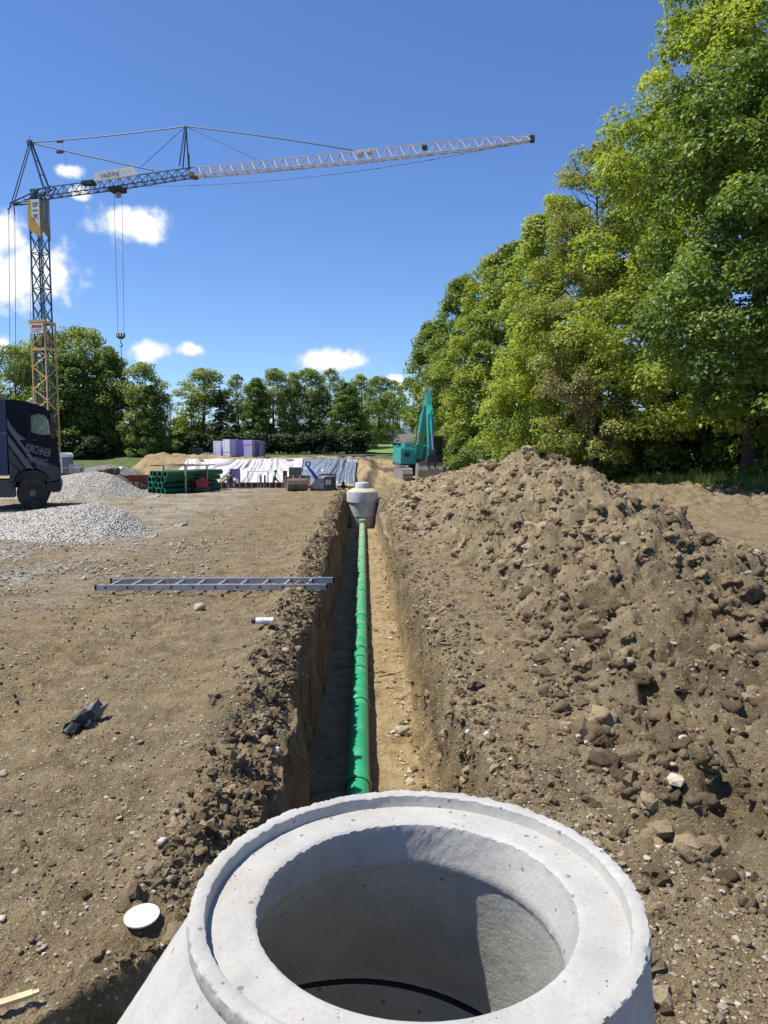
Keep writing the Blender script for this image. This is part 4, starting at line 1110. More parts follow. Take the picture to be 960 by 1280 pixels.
def wheel(px, y0, parent, r=0.485, w=0.32):
    c = Vector((tx(px), y0, r + 0.0))
    Mx = Matrix.Translation(c) @ Matrix.Rotation(PI / 2, 4, 'X')
    wl_ = MB().lathe([(r * 0.60, -w / 2), (r * 0.9, -w / 2 - 0.005), (r * 0.97, -w / 2 + 0.02), (r, -w / 2 + 0.06), (r, w / 2 - 0.06), (r * 0.97, w / 2 - 0.02), (r * 0.9, w / 2 + 0.005), (r * 0.6, w / 2)], 40, Mx).build('tyre', TYRE, parent, True)
    MB().lathe([(r * 0.60, w / 2 - 0.005), (r * 0.585, w / 2 + 0.012), (r * 0.55, w / 2 - 0.01), (r * 0.50, w / 2 - 0.07), (r * 0.30, w / 2 - 0.06), (r * 0.26, w / 2 - 0.02), (r * 0.2, w / 2 + 0.02), (r * 0.05, w / 2 + 0.025)], 40, Mx).build('rim', RIM, wl_, True)
    b = MB()
    for k_ in range(10):
        a_ = 2 * PI * k_ / 10
        q = Mx @ Vector((r * 0.42 * math.cos(a_), r * 0.42 * math.sin(a_), w / 2 - 0.075)); b.tube(q, q + Vector((0, -0.012, 0)), 0.035, 10)
    tag(b.build('rim_holes', CHASS, wl_), kind='stuff')
    b = MB()
    for k_ in range(10):
        a_ = 2 * PI * (k_ + .5) / 10
        q = Mx @ Vector((r * 0.29 * math.cos(a_), r * 0.29 * math.sin(a_), w / 2 - 0.06)); b.tube(q, q + Vector((0, -0.04, 0)), 0.013, 6)
    tag(b.build('wheel_nuts', RIM, wl_), kind='stuff')
for px_ in (37, -110, -170):
    wheel(px_, 0.20, truck); wheel(px_, W - 0.20, truck)
# tipper body
body = MB().prism([(tx(7), tz(540)), (tx(7), tz(497)), (tx(-190), tz(497)), (tx(-200), tz(560)), (tx(-190), tz(592)), (tx(6), tz(592))], -0.02, W + 0.02).build('tipper_body', BLUEB, truck)
for i in range(6):
    z_ = tz(502 + i * 6.2)
    MB().box(tx(-190), tx(7.2), -0.05, -0.022, z_ - 0.022, z_ + 0.03).build('body_rib', BLUEB, body, bevel=0.008)
MB().box(tx(-190), tx(8), -0.06, W + 0.06, tz(499), tz(496.3)).build('top_rail', M('worn_rail', (0.09, 0.11, 0.2), None, 4, 0.4), body)
MB().box(tx(-3), tx(7.6), -0.055, -0.022, tz(541), tz(538)).build('lower_rail', SILV, body)
truck.location.z = tg
truck.scale = (0.87, 1.0, 0.985)
truck.location.x += 0.08

# ================================================================== TOWER CRANE
YEL = M('crane_yellow', (0.72, 0.50, 0.15), (0.60, 0.40, 0.12), 3, 0.6, grime=0.15)
CBL = M('crane_blue_grey', (0.055, 0.095, 0.15), (0.04, 0.07, 0.11), 3, 0.55)
JOR = M('jib_pale_tan', (0.62, 0.53, 0.45), (0.54, 0.43, 0.34), 3, 0.6)
CABLE = M('steel_cable', (0.035, 0.045, 0.06), None, 3, 0.6)
SGW = M('sign_white', (0.74, 0.74, 0.73), None, 3, 0.5)
SGY = M('sign_yellow', (0.62, 0.38, 0.06), None, 3, 0.5)
SGG = M('sign_grey', (0.30, 0.31, 0.33), None, 3, 0.5)
CD = 70.0
base = at_y(60, 560, CD); base.z = -1.2
tip = at_y(667, 172, 59.0)
jd = Vector((tip.x - base.x, tip.y - base.y, 0)).normalized()
jn = Vector((jd.y, -jd.x, 0))             # towards the camera
def on_plane(px, py):
    """point in the vertical plane of mast and jib seen at a pixel"""
    d = ray(px, py); o_ = Vector((0, 0, EYE))
    t = (base - o_).dot(jn) / d.dot(jn)
    return o_ + d * t
def zt_(py): return on_plane(58, py).z
ang = math.atan2(jd.y, jd.x)
crane = empty('tower_crane', base, ang, 'tall tower crane with yellow lower mast and long jib reaching right across the sky', 'crane')
def loc(v): return Matrix.Rotation(-ang, 4, 'Z') @ (v - base)
ztop_y = zt_(404) - base.z; ztop_b = zt_(250) - base.z
w2, w1 = 0.70, 0.53
# lower mast
def mast(w, z0, z1, step, r, mat, name_leg, name_br, par, diag='z'):
    for sx_ in (-1, 1):
        for sy_ in (-1, 1):
            MB().bar((sx_ * w, sy_ * w, z0), (sx_ * w, sy_ * w, z1), r * 2.4).build(name_leg, mat, par)
    n = max(1, round((z1 - z0) / step)); st = (z1 - z0) / n
    for fi, (ax, ay, bx, by) in enumerate(((-w, -w, w, -w), (w, -w, w, w), (w, w, -w, w), (-w, w, -w, -w))):
        b = MB()
        for i in range(n):
            a0, a1 = z0 + i * st, z0 + (i + 1) * st
            if diag == 'z':
                if (i + fi) % 2: b.tube((ax, ay, a0), (bx, by, a1), r, 5)
                else: b.tube((bx, by, a0), (ax, ay, a1), r, 5)
            else:
                b.tube((ax, ay, a0), (bx, by, a1), r, 5); b.tube((bx, by, a0), (ax, ay, a1), r, 5)
                if i % 2 == 0: b.tube((ax, ay, a0), (bx, by, a0), r, 5)
        tag(b.build(name_br, mat, par), kind='stuff')
mast(w2, 0.9, ztop_y, 0.95, 0.042, YEL, 'mast_leg', 'mast_bracing', crane, 'z')
for z_ in (ztop_y, ztop_y - 4.7 * 0.5, 1.0):
    for k_ in range(4):
        M4 = Matrix.Rotation(k_ * PI / 2, 4, 'Z')
        MB().box(-w2 - 0.05, w2 + 0.05, -w2 - 0.06, -w2 + 0.06, z_ - 0.11, z_ + 0.11, M=M4).build('mast_collar', YEL, crane)
MB().box(-w2 - 0.15, w2 + 0.15, -w2 - 0.16, -w2 + 0.16, ztop_y - 0.02, ztop_y + 0.2).build('mast_collar', YEL, crane)
mast(w1, 1.5, ztop_b, 1.55, 0.045, CBL, 'inner_leg', 'inner_bracing', crane, 'x')
# inner climbing ladder
b = MB()
for s_ in (-0.2, 0.2): b.bar((s_, 0.1, 1.5), (s_, 0.1, ztop_b), 0.04)
for i in range(int(ztop_b / 0.6)): b.bar((-0.2, 0.1, 1.5 + i * 0.6), (0.2, 0.1, 1.5 + i * 0.6), 0.03)
tag(b.build('mast_ladder', CBL, crane), kind='stuff')
# small white sign on the lower mast
s1 = MB().box(-w2 - 0.03, w2 * 0.95, -w2 - 0.16, -w2 - 0.12, ztop_y - 1.0, ztop_y - 0.13).build('mast_sign', SGW, crane)
RED_T = M('sign_red', (0.45, 0.03, 0.04), None, 3, 0.6)
for j_, (x0_, x1_) in enumerate(((-0.5, -0.34), (-0.30, -0.12), (-0.08, 0.1), (0.14, 0.32), (0.36, 0.52))):
    MB().box(x0_, x1_, -w2 - 0.167, -w2 - 0.161, ztop_y - 0.50, ztop_y - 0.26).build('sign_line', RED_T, s1)
for j_ in range(2):
    MB().box(-0.55, 0.5 - 0.2 * j_, -w2 - 0.167, -w2 - 0.161, ztop_y - 0.68 - 0.16 * j_, ztop_y - 0.64 - 0.16 * j_).build('sign_line', SGG, s1)
# banner panels round the mast top
zb0, zb1 = zt_(301) - base.z, zt_(251) - base.z
def banner(Mt, white, yel, word, tsz, fall, name):
    wv = w1 + 0.09
    zt0 = zb1; zm0 = zb0 + 1.15; 
    pnl = MB().prism([(-wv, zt0), (wv, zt0), (wv, zb0 + 0.55 - fall), (-wv, zb0 + 0.95)], -wv - 0.03, -wv, M=Mt).build(name, yel, crane)
    MB().prism([(-wv * (0.35 if fall else 1.0), zt0 - 0.02), (wv * 0.97, zt0 - 0.02), (wv * 0.97, zb0 + 1.45 - fall), (-wv * 0.35, zb0 + 2.3 - fall * .5), (-wv * (0.35 if fall else 1.0), zb0 + 2.6)], -wv - 0.045, -wv - 0.03, M=Mt).build('banner_face', white, pnl)
    t = text_on(word, tsz, CBL, pnl, (0, 0, 0), (0, 0, 0), 'banner_lettering', bold=0.012)
    L = Matrix.Translation((0.16 if fall else 0.05, -wv - 0.049, (zt0 + zb0) / 2 + 0.72)) @ Matrix.Rotation(PI / 2, 4, 'X') @ Matrix.Rotation(-PI / 2, 4, 'Z')
    t.matrix_local = Mt @ L
    return pnl
banner(Matrix.Identity(4), SGW, SGY, 'B I K', 0.74, 0.45, 'banner')
banner(Matrix.Rotation(PI / 2, 4, 'Z'), SGG, M('banner_brown', (0.28, 0.19, 0.10), None, 3, 0.5), 'LIEBHERR', 0.42, 0.45, 'banner')
# mast head
hb = loc(on_plane(60, 237)); hz = hb.z
b = MB()
for sy_ in (-1, 1):
    b.tube((-w1, sy_ * w1, ztop_b), (0.1, sy_ * 0.45, hz), 0.06, 6); b.tube((w1, sy_ * w1, ztop_b), (0.1, sy_ * 0.45, hz), 0.06, 6)
    b.tube((w1, sy_ * w1, ztop_b), (1.6, sy_ * 0.4, hz + 0.2), 0.06, 6)
    b.tube((-w1, sy_ * w1, ztop_b), (w1, sy_ * w1, ztop_b + 0.9), 0.05, 6)
b.tube((-w1, -w1, ztop_b), (-w1, w1, ztop_b), 0.06); b.tube((w1, -w1, ztop_b), (w1, w1, ztop_b), 0.06)
b.build('mast_head', CBL, crane)
# apex frame and rear strut
ap = loc(on_plane(38, 178)); rear = loc(on_plane(12, 262)); r2_ = loc(on_plane(15, 257))
b = MB()
for sy_ in (-1, 1): b.tube((hb.x - 0.1, sy_ * 0.42, hz), (ap.x, sy_ * 0.16, ap.z), 0.085, 6)
for t_ in (0.3, 0.6): b.tube((lerp(hb.x, ap.x, t_), -0.3, lerp(hz, ap.z, t_)), (lerp(hb.x, ap.x, t_), 0.3, lerp(hz, ap.z, t_)), 0.04, 5)
b.build('apex_frame', CBL, crane)
MB().box(ap.x - 0.18, ap.x + 0.18, -0.25, 0.25, ap.z - 0.3, ap.z + 0.12).build('apex_head', CBL, crane)
MB().tube((ap.x, 0, ap.z), (ap.x - 0.05, 0, ap.z + 0.55), 0.03).build('lamp_post', CBL, crane)
b = MB()
for sy_ in (-1, 1): b.tube((hb.x + 0.1, sy_ * 0.45, hz + 0.1), (r2_.x, sy_ * 0.25, r2_.z + 0.15), 0.07, 6); b.tube((hb.x - 0.2, sy_ * 0.45, hz - 0.9), (r2_.x, sy_ * 0.25, r2_.z + 0.1), 0.06, 6)
for t_ in (0.2, 0.4, 0.6, 0.8): b.tube((lerp(hb.x, r2_.x, t_), -0.35, lerp(hz, r2_.z, t_)), (lerp(hb.x, r2_.x, t_), 0.35, lerp(hz - 0.9, r2_.z, t_)), 0.035, 5)
b.tube(r2_, (rear.x - 0.25, 0, rear.z), 0.05)
b.build('rear_strut', CBL, crane)
for sy_ in (-1, 1):
    MB().tube((ap.x, sy_ * 0.12, ap.z), (r2_.x, sy_ * 0.15, r2_.z), 0.045, 6).build('rear_tie', CABLE, crane)
# winch box on the rear strut
wp = loc(on_plane(43, 238))
MB().box(wp.x - 0.3, wp.x + 0.2, -0.25, 0.25, wp.z - 0.75, wp.z + 0.1).build('pulley_box', CBL, crane, bevel=0.05)
# jib chords: bottom line pixels -> two chords, top line -> one chord
jb = [loc(on_plane(*q)) for q in ((64, 246), (150, 234.5), (235, 221), (245, 220.5), (450, 202.5), (600, 185.5), (664, 176))]
jt = [loc(on_plane(*q)) for q in ((60, 234), (150, 222), (235, 210), (262, 208), (450, 188), (600, 172.5), (664, 170))]
def interp(pts, x):
    for a_, b_ in zip(pts[:-1], pts[1:]):
        if x <= b_.x: return lerp(a_.z, b_.z, (x - a_.x) / (b_.x - a_.x))
    return pts[-1].z
def jib(x0, x1, hw0, hw1, mat, nm, first=False):
    n = round((x1 - x0) / 0.95); st = (x1 - x0) / n
    root = MB()
    xs = [x0 + i * st for i in range(n + 1)]
    hw = lambda x_: lerp(hw0, hw1, (x_ - x0) / (x1 - x0))
    for sy_ in (-1, 1):
        b = MB()
        for a_, c_ in zip(xs[:-1], xs[1:]): b.bar((a_, sy_ * hw(a_), interp(jb, a_)), (c_, sy_ * hw(c_), interp(jb, c_)), 0.075)
        ob = b.build('jib_chord', mat, crane)
    b = MB()
    for a_, c_ in zip(xs[:-1], xs[1:]): b.bar((a_, 0, interp(jt, a_)), (c_, 0, interp(jt, c_)), 0.075)
    b.build('jib_chord', mat, crane)
    b = MB()
    for i, (a_, c_) in enumerate(zip(xs[:-1], xs[1:])):
        m_ = (a_ + c_) / 2
        for sy_ in (-1, 1):
            b.tube((a_, sy_ * hw(a_), interp(jb, a_)), (m_, 0, interp(jt, m_)), 0.034, 5)
            b.tube((m_, 0, interp(jt, m_)), (c_, sy_ * hw(c_), interp(jb, c_)), 0.034, 5)
        b.tube((a_, -hw(a_), interp(jb, a_)), (a_, hw(a_), interp(jb, a_)), 0.03, 5)
        b.tube((a_, -hw(a_), interp(jb, a_)), (c_, hw(c_), interp(jb, c_)), 0.028, 5)
    tag(b.build('jib_lattice', mat, crane), kind='stuff')
xk = loc(on_plane(241, 215)).x; xe = jb[-1].x
jib(0.3, xk, 0.45, 0.42, CBL, 'inner')
jib(xk + 0.05, xe, 0.42, 0.22, JOR, 'outer')
MB().box(xk - 0.15, xk + 0.25, -0.5, 0.5, interp(jb, xk) - 0.12, interp(jb, xk) + 0.2).build('jib_hinge', M('hinge_rust', (0.25, 0.12, 0.06), None, 4, 0.7), crane)
MB().box(xe - 0.1, xe + 0.25, -0.2, 0.2, jb[-1].z - 0.1, jt[-1].z + 0.02).build('jib_end', CHASS, crane, bevel=0.05)
for px_, py_, s_ in ((114, 228, 0.24), (107, 228.5, 0.2), (450, 192, 0.17), (531, 184, 0.15), (462, 190, 0.14)):
    q = loc(on_plane(px_, py_))
    MB().box(q.x - s_ * 1.2, q.x + s_ * 1.2, -0.3, 0.3, q.z - s_, q.z + s_ * 0.6).build('jib_winch', JOR if px_ in (450, 462) else CHASS, crane, bevel=0.04)
# jib sign
q0, q1 = loc(on_plane(124, 231)), loc(on_plane(174, 220))
hgt = 0.85
sg = MB().prism([(q0.x - 0.05, q0.z + 0.1), (q1.x + 0.3, q1.z - 0.1), (q1.x - 0.25, q1.z + 0.62), (q0.x, q0.z + hgt)], -0.62, -0.56).build('jib_sign', SGW, crane)
MB().prism([(q0.x, q0.z + 0.10), (q1.x + 0.2, q1.z - 0.12), (q1.x + 0.2, q1.z - 0.18), (q0.x, q0.z + 0.04)], -0.625, -0.55).build('sign_edge', SGY, sg)
text_on('Helbling', 0.58, M('sign_dark_letter', (0.10, 0.12, 0.14), None, 3, 0.6), sg, ((q0.x + q1.x) / 2 - 0.45, -0.628, (q0.z + q1.z) / 2 + 0.33), (PI / 2, -math.atan2(q1.z - q0.z, q1.x - q0.x), 0), 'sign_lettering', sx=0.9)
# king post on the jib
kt = loc(on_plane(232, 158)); kb = loc(on_plane(231, 209))
b = MB()
for sy_ in (-1, 1): b.tube((kb.x - 0.35, sy_ * 0.3, kb.z), (kt.x, sy_ * 0.12, kt.z), 0.06, 6)
b.tube((kb.x + 0.35, 0, kb.z), (kt.x + 0.05, 0, kt.z), 0.06, 6)
b.build('king_post', CBL, crane)
lp = loc(on_plane(234, 196)); MB().tube((lp.x + 0.2, -0.1, kb.z - 0.2), (lp.x + 0.2, -0.1, lp.z + 0.2), 0.07).build('lamp_post', CHASS, crane)
def cable(q0, q1, r, nm='tie_bar', mat=None, sag=0.0, y0=0.0, y1=0.0, n=10, par=crane):
    pts = []
    for i in range(n + 1):
        t_ = i / n
        p_ = q0.lerp(q1, t_); pts.append((p_.x, lerp(y0, y1, t_), p_.z - sag * 4 * t_ * (1 - t_)))
    return MB().path(pts, r, 5).build(nm, mat or CABLE, par, True)
cable(ap, kt, 0.055, sag=0.12); cable(ap, loc(on_plane(192, 213)), 0.06, sag=0.05)
cable(kt, loc(on_plane(442, 188)), 0.05, sag=-0.1)
cable(kt, loc(on_plane(174, 211)), 0.022, 'rope'); cable(kt, loc(on_plane(322, 200)), 0.022, 'rope')
cable(loc(on_plane(76, 170)), loc(on_plane(84, 206)), 0.010, 'rope')
for a_, b_ in (((75, 177), 0.08), ((75, 190), 0.10)):
    q = loc(on_plane(*a_)); MB().box(q.x - 0.3, q.x + 0.3, -b_, b_, q.z - b_, q.z + b_).build('tie_joint', CABLE, crane)
cable(loc(on_plane(182, 233)), loc(on_plane(640, 180)), 0.020, 'trolley_rope', sag=0.75)
# trolley, hoist ropes, hook
tq = loc(on_plane(147, 238))
tr = MB().box(tq.x - 0.6, tq.x + 0.6, -0.5, 0.5, tq.z - 0.15, tq.z + 0.2).build('trolley', CHASS, crane, bevel=0.04)
MB().box(tq.x - 0.15, tq.x + 0.25, -0.1, 0.1, tq.z - 0.6, tq.z - 0.1).build('trolley_pulley', SGG, tr)
hk = loc(on_plane(151, 421))
HS = 0.75
for px0, px1 in ((142.5, 147.5), (152.5, 155)):
    cable(loc(on_plane(px0, 240)), loc(on_plane(px1, 417)), 0.017, 'hoist_rope')
blk = MB().prism([(hk.x - 0.36, hk.z + 0.30), (hk.x + 0.36, hk.z + 0.30), (hk.x + 0.38, hk.z), (hk.x + 0.12, hk.z - 0.2), (hk.x - 0.12, hk.z - 0.2), (hk.x - 0.38, hk.z)], -0.12, 0.12).build('hook_block', CHASS, crane)
for i in range(3):
    x_ = hk.x - 0.34 + i * 0.27
    MB().prism([(x_, hk.z + 0.02), (x_ + 0.12, hk.z + 0.02), (x_ + 0.2, hk.z + 0.33), (x_ + 0.08, hk.z + 0.33)], -0.13, -0.121).build('warning_stripe', SGW, blk)
hkk = [(hk.x, 0, hk.z - 0.3)] + [(hk.x + 0.14 * math.sin(a_), 0, hk.z - 0.72 + 0.14 * math.cos(a_)) for a_ in np.linspace(0, 4.4, 9)]
MB().path(hkk, 0.045, 6).build('hook', CHASS, blk, True)
cable(Vector((hk.x, 0, hk.z - 0.8)), loc(on_plane(153, 500)), 0.03, 'lifting_chain', par=crane)
# rear ropes
for px0, px1, y_ in ((13.5, 15.5, -0.25), (16, 17.5, 0.25)):
    q = loc(on_plane(px0, 268)); e = loc(on_plane(px1, 560)); e.z = 1.5
    cable(q, e, 0.025, 'guy_rope', y0=y_, y1=y_)
    cable(r2_, q, 0.05, 'rope_shackle', y0=y_, y1=y_)
e = loc(on_plane(36, 560)); e.z = 1.5
cable(loc(on_plane(39, 252)), e, 0.016, 'rope')
# undercarriage
MB().box(-2.6, 2.6, -0.3, 0.3, 0.0, 0.4).build('cross_beam', YEL, crane, bevel=0.03)
MB().box(-0.3, 0.3, -2.6, 2.6, 0.0, 0.39).build('cross_beam', YEL, crane, bevel=0.03)
MB().lathe([(1.0, 0.4), (1.0, 0.7), (0.9, 0.9)], 32).build('slewing_ring', CHASS, crane, True)
for i in range(5):
    MB().box(-3.4, -1.4, -1.1, 1.1, 0.95 + i * 0.42, 1.34 + i * 0.42).build('ballast_slab', CONC_FAR, crane, bevel=0.03)
for sx_ in (-2.4, 2.4):
    for pos_ in ((sx_, 0), (0, sx_)):
        MB().box(pos_[0] - 0.4, pos_[0] + 0.4, pos_[1] - 0.4, pos_[1] + 0.4, -0.25, -0.01).build('support_pad', CHASS, crane)
# ================================================================== EXCAVATOR
TEAL = M('excavator_teal', (0.02, 0.33, 0.30), (0.015, 0.27, 0.245), 2, 0.42, grime=0.12)
DKG = M('machine_dark_grey', (0.028, 0.03, 0.032), (0.018, 0.019, 0.02), 3, 0.55, grime=0.12)
STEEL = M('worn_steel', (0.36, 0.33, 0.29), (0.24, 0.215, 0.185), 5, 0.55, 0.3, grime=0.2)
CHROME = M('piston_rod', (0.7, 0.7, 0.7), None, 3, 0.2, 0.8)
EXY = 53.0
ec = at_y(523.5, 600, EXY); egz = gz(ec.x, EXY) + 0.0
exc = empty('excavator', (ec.x, EXY, egz), R(8), 'turquoise tracked excavator facing the camera with raised boom beyond the trench', 'excavator')
def X(px): return (px - 523.5) / FPX * (EXY - 1)
# tracks: local forward is -Y
for x0, x1 in ((X(496.5), X(508)), (X(539), X(550.5))):
    prof = []
    for a_ in np.linspace(PI / 2, 3 * PI / 2, 9): prof.append((-1.75 + 0.44 * math.cos(a_), 0.46 + 0.44 * math.sin(a_)))
    for a_ in np.linspace(-PI / 2, PI / 2, 9): prof.append((1.75 + 0.44 * math.cos(a_), 0.46 + 0.44 * math.sin(a_)))
    Mz = Matrix.Rotation(PI / 2, 4, 'Z')
    tk = MB().prism(prof, -x1, -x0, M=Mz).build('track', STEEL, exc)
    n_ = len(prof); tot = []
    per = 2 * 3.5 + 2 * PI * 0.44
    for i in range(34):
        s = i / 34 * per
        if s < 3.5: c = (-1.75 + s, 0.02, 0)
        elif s < 3.5 + PI * 0.44: a_ = -PI / 2 + (s - 3.5) / 0.44; c = (1.75 + 0.44 * math.cos(a_), 0.46 + 0.44 * math.sin(a_), a_ + PI / 2)
        elif s < 7 + PI * 0.44: c = (1.75 - (s - 3.5 - PI * 0.44), 0.90, 0)
        else: a_ = PI / 2 + (s - 7 - PI * 0.44) / 0.44; c = (-1.75 + 0.44 * math.cos(a_), 0.46 + 0.44 * math.sin(a_), a_ + PI / 2)
        Mt = Matrix.Translation((0, c[0], c[1])) @ Matrix.Rotation(c[2], 4, 'X')
        if i == 0:
            me0 = MB().box(x0 - 0.03, x1 + 0.03, -0.09, 0.09, -0.03, 0.03).build('track_shoe', STEEL, tk); me0.matrix_local = Mt
        else:
            o = link('track_shoe', me0.data, None, tk); o.matrix_local = Mt
MB().box(X(506), X(541), -1.0, 1.0, 0.35, 0.9).build('undercarriage', DKG, exc, bevel=0.05)
MB().lathe([(0.7, 0.88), (0.72, 1.05)], 32).build('slew_ring', DKG, exc, True)
# house
MB().box(X(497), X(550), -0.8, 2.6, 1.05, 1.28).build('deck', DKG, exc, bevel=0.03)
hs = MB().box(X(496.5), X(516.8), -1.05, 2.2, 1.15, 2.25).build('side_housing', TEAL, exc, bevel=0.16)
MB().box(X(501.5), X(508.5), -1.06, -1.02, 1.62, 1.95).build('step_recess', DKG, hs, bevel=0.02)
MB().box(X(498), X(511), -1.075, -1.03, 1.60, 1.64).build('housing_seam', STEEL, hs)
MB().box(X(504), X(515), -0.4, 1.2, 2.25, 2.55).build('air_intake', TEAL, hs, bevel=0.05)
MB().box(X(508), X(516.5), 0.6, 1.3, 2.3, 2.62).build('exhaust_cover', DKG, hs, bevel=0.05)
MB().prism([(X(497), 1.2), (X(550), 1.2), (X(549), 2.4), (X(498), 2.4)], 1.9, 2.75).build('counterweight', TEAL, exc, bevel=0.12)
b = MB()
for q0, q1 in (((X(498), -0.9, 2.25), (X(498), -0.9, 2.62)), ((X(498), -0.9, 2.62), (X(498), 0.6, 2.62)), ((X(498), 0.6, 2.62), (X(498), 0.6, 2.25)), ((X(511), -0.9, 2.2), (X(509), -0.9, 2.9)), ((X(509), -0.9, 2.9), (X(509), 0.1, 2.9)), ((X(509), 0.1, 2.9), (X(509), 0.1, 2.3))):
    b.tube(q0, q1, 0.025, 6)
b.build('handrail', STEEL, hs)
# cab
cx0, cx1, cz0, cz1 = X(535), X(549.5), 1.18, 2.98
fr = MB()
for x_ in (cx0 + 0.04, cx1 - 0.04):
    for y_ in (-1.25, 0.35): fr.bar((x_, y_, cz0), (x_, y_ + (0.12 if y_ < 0 else 0), cz1), 0.09)
for z_ in (cz0 + 0.04, cz1 - 0.04):
    for x_ in (cx0 + 0.04, cx1 - 0.04): fr.bar((x_, -1.2, z_), (x_, 0.35, z_), 0.09)
    for y_ in (-1.2, 0.35): fr.bar((cx0, y_, z_), (cx1, y_, z_), 0.09)
cb = fr.build('cab_frame', DKG, exc)
MB().box(cx0, cx1, -1.22, 0.4, cz1 - 0.02, cz1 + 0.08).build('cab_roof', DKG, cb, bevel=0.03)
MB().box(cx0 + 0.03, cx1 - 0.03, -1.22, -1.18, cz0 + 0.6, cz1 - 0.08).build('front_window', M('cab_glass', (0.012, 0.016, 0.018), None, 3, 0.12), cb)
MB().box(cx0 + 0.03, cx1 - 0.03, -1.24, -1.16, cz0, cz0 + 0.58).build('front_panel', DKG, cb)
MB().box(cx0, cx0 + 0.03, -1.15, 0.3, cz0, cz1 - 0.08).build('side_panel', M('cab_glass_side', (0.014, 0.018, 0.02), None, 3, 0.15), cb)
MB().box(cx1 - 0.03, cx1, -1.15, 0.3, cz0, cz1 - 0.08).build('side_panel', DKG, cb)
MB().box(cx0 + 0.2, cx1 - 0.2, -0.5, 0.1, cz0 + 0.2, cz0 + 1.3).build('operator_seat', DKG, cb, bevel=0.06)
MB().box(cx1, cx1 + 0.16, -1.35, -1.25, 2.2, 2.6).build('mirror', DKG, cb, bevel=0.02)
# boom (two curved plates), forward = -Y
bx = X(523.5)
def boom(prof, x0, x1, name, mat, par, bev=0.03):
    Mz = Matrix.Rotation(-PI / 2, 4, 'Z')      # prism x -> -y
    return MB().prism(prof, x0, x1, M=Mz).build(name, mat, par, bevel=bev)
bo = boom([(0.1, 1.35), (0.75, 1.45), (1.75, 3.1), (2.25, 3.75), (3.35, 4.95), (3.2, 5.2), (2.6, 4.85), (1.6, 4.25), (1.0, 3.6), (0.4, 2.4)], bx - 0.30, bx + 0.10, 'boom', TEAL, exc)
st = boom([(2.75, 5.95), (3.1, 5.95), (3.45, 5.0), (3.9, 4.4), (4.15, 2.0), (4.05, 1.75), (3.85, 1.75), (3.3, 4.2), (2.9, 4.9)], bx - 0.16, bx + 0.20, 'stick', TEAL, exc)
b = MB()
for s in (-0.2, 0.2): b.box(bx + s - 0.05, bx + s + 0.07, -3.1, -2.8, 5.9, 6.15)
b.box(bx - 0.25, bx + 0.27, -3.05, -2.85, 6.1, 6.18)
b.build('stick_bracket', M('pale_bracket', (0.6, 0.65, 0.65), None, 4, 0.5), st)
def cyl(p, q, r, name, par):
    p, q = Vector(p), Vector(q); m_ = p.lerp(q, 0.58)
    c = MB().tube(p, m_, r, 14).build(name, TEAL, par, True)
    MB().tube(m_, q, r * 0.55, 12).build('piston', CHROME, c, True)
cyl((bx, -1.8, 4.55), (bx, -2.75, 5.8), 0.11, 'arm_cylinder', bo)
cyl((bx + 0.05, -3.75, 4.6), (bx + 0.05, -4.5, 2.15), 0.085, 'bucket_cylinder', st)
for s in (-0.38, 0.36): cyl((bx + s, -0.75, 1.35), (bx + s, -1.85, 3.35), 0.10, 'boom_cylinder', bo)
for s in (-0.32, -0.24):
    MB().path([(bx + s, -0.4, 1.6), (bx + s, -0.9, 3.3), (bx + s, -1.7, 4.4), (bx + s - 0.1, -2.6, 4.95), (bx + s, -3.0, 4.9)], 0.028, 6).build('hydraulic_hose', RUBBER, bo, True)
MB().box(bx - 0.36, bx - 0.26, -2.0, -1.8, 3.9, 4.1).build('work_lamp', CHROME, bo)
# linkage and bucket
b = MB()
for s in (-0.17, 0.19):
    b.bar((bx + s, -4.0, 2.2), (bx + s, -4.5, 2.1), 0.09); b.bar((bx + s, -4.5, 2.15), (bx + s, -4.35, 1.45), 0.09)
b.box(bx - 0.28, bx + 0.3, -4.45, -3.8, 1.35, 1.75)
b.build('bucket_linkage', DKG, exc)
x0, x1 = X(516.5) - 0.55, X(546) - 0.6
cur = [(4.7, 1.28), (4.85, 0.9), (4.82, 0.5), (4.6, 0.18), (4.25, 0.03), (3.75, 0.05)]
cur2 = [(p[0] - 0.05, p[1] + 0.03) for p in cur][::-1]
bk = boom(cur + cur2, x0, x1, 'bucket', STEEL, exc, 0)
sidep = [(4.7, 1.28)] + cur[1:] + [(3.8, 0.5), (4.0, 1.2)]
for xx in (x0 - 0.02, x1 - 0.02): boom(sidep, xx, xx + 0.04, 'bucket_side', STEEL, bk, 0)
boom([(4.0, 1.22), (4.74, 1.30), (4.74, 1.36), (4.0, 1.28)], x0, x1, 'bucket_top', STEEL, bk, 0)
for s in (-0.2, 0.2):
    MB().prism([(bx + s - 0.2, 1.6), (bx + s + 0.04, 1.6), (bx + s - 0.05, 1.02), (bx + s - 0.11, 1.02)], -4.93, -4.8).build('bucket_ear', DKG, bk)
MB().box(x0, x1, -4.875, -4.84, 0.62, 0.68).build('wear_strip', STEEL, bk)

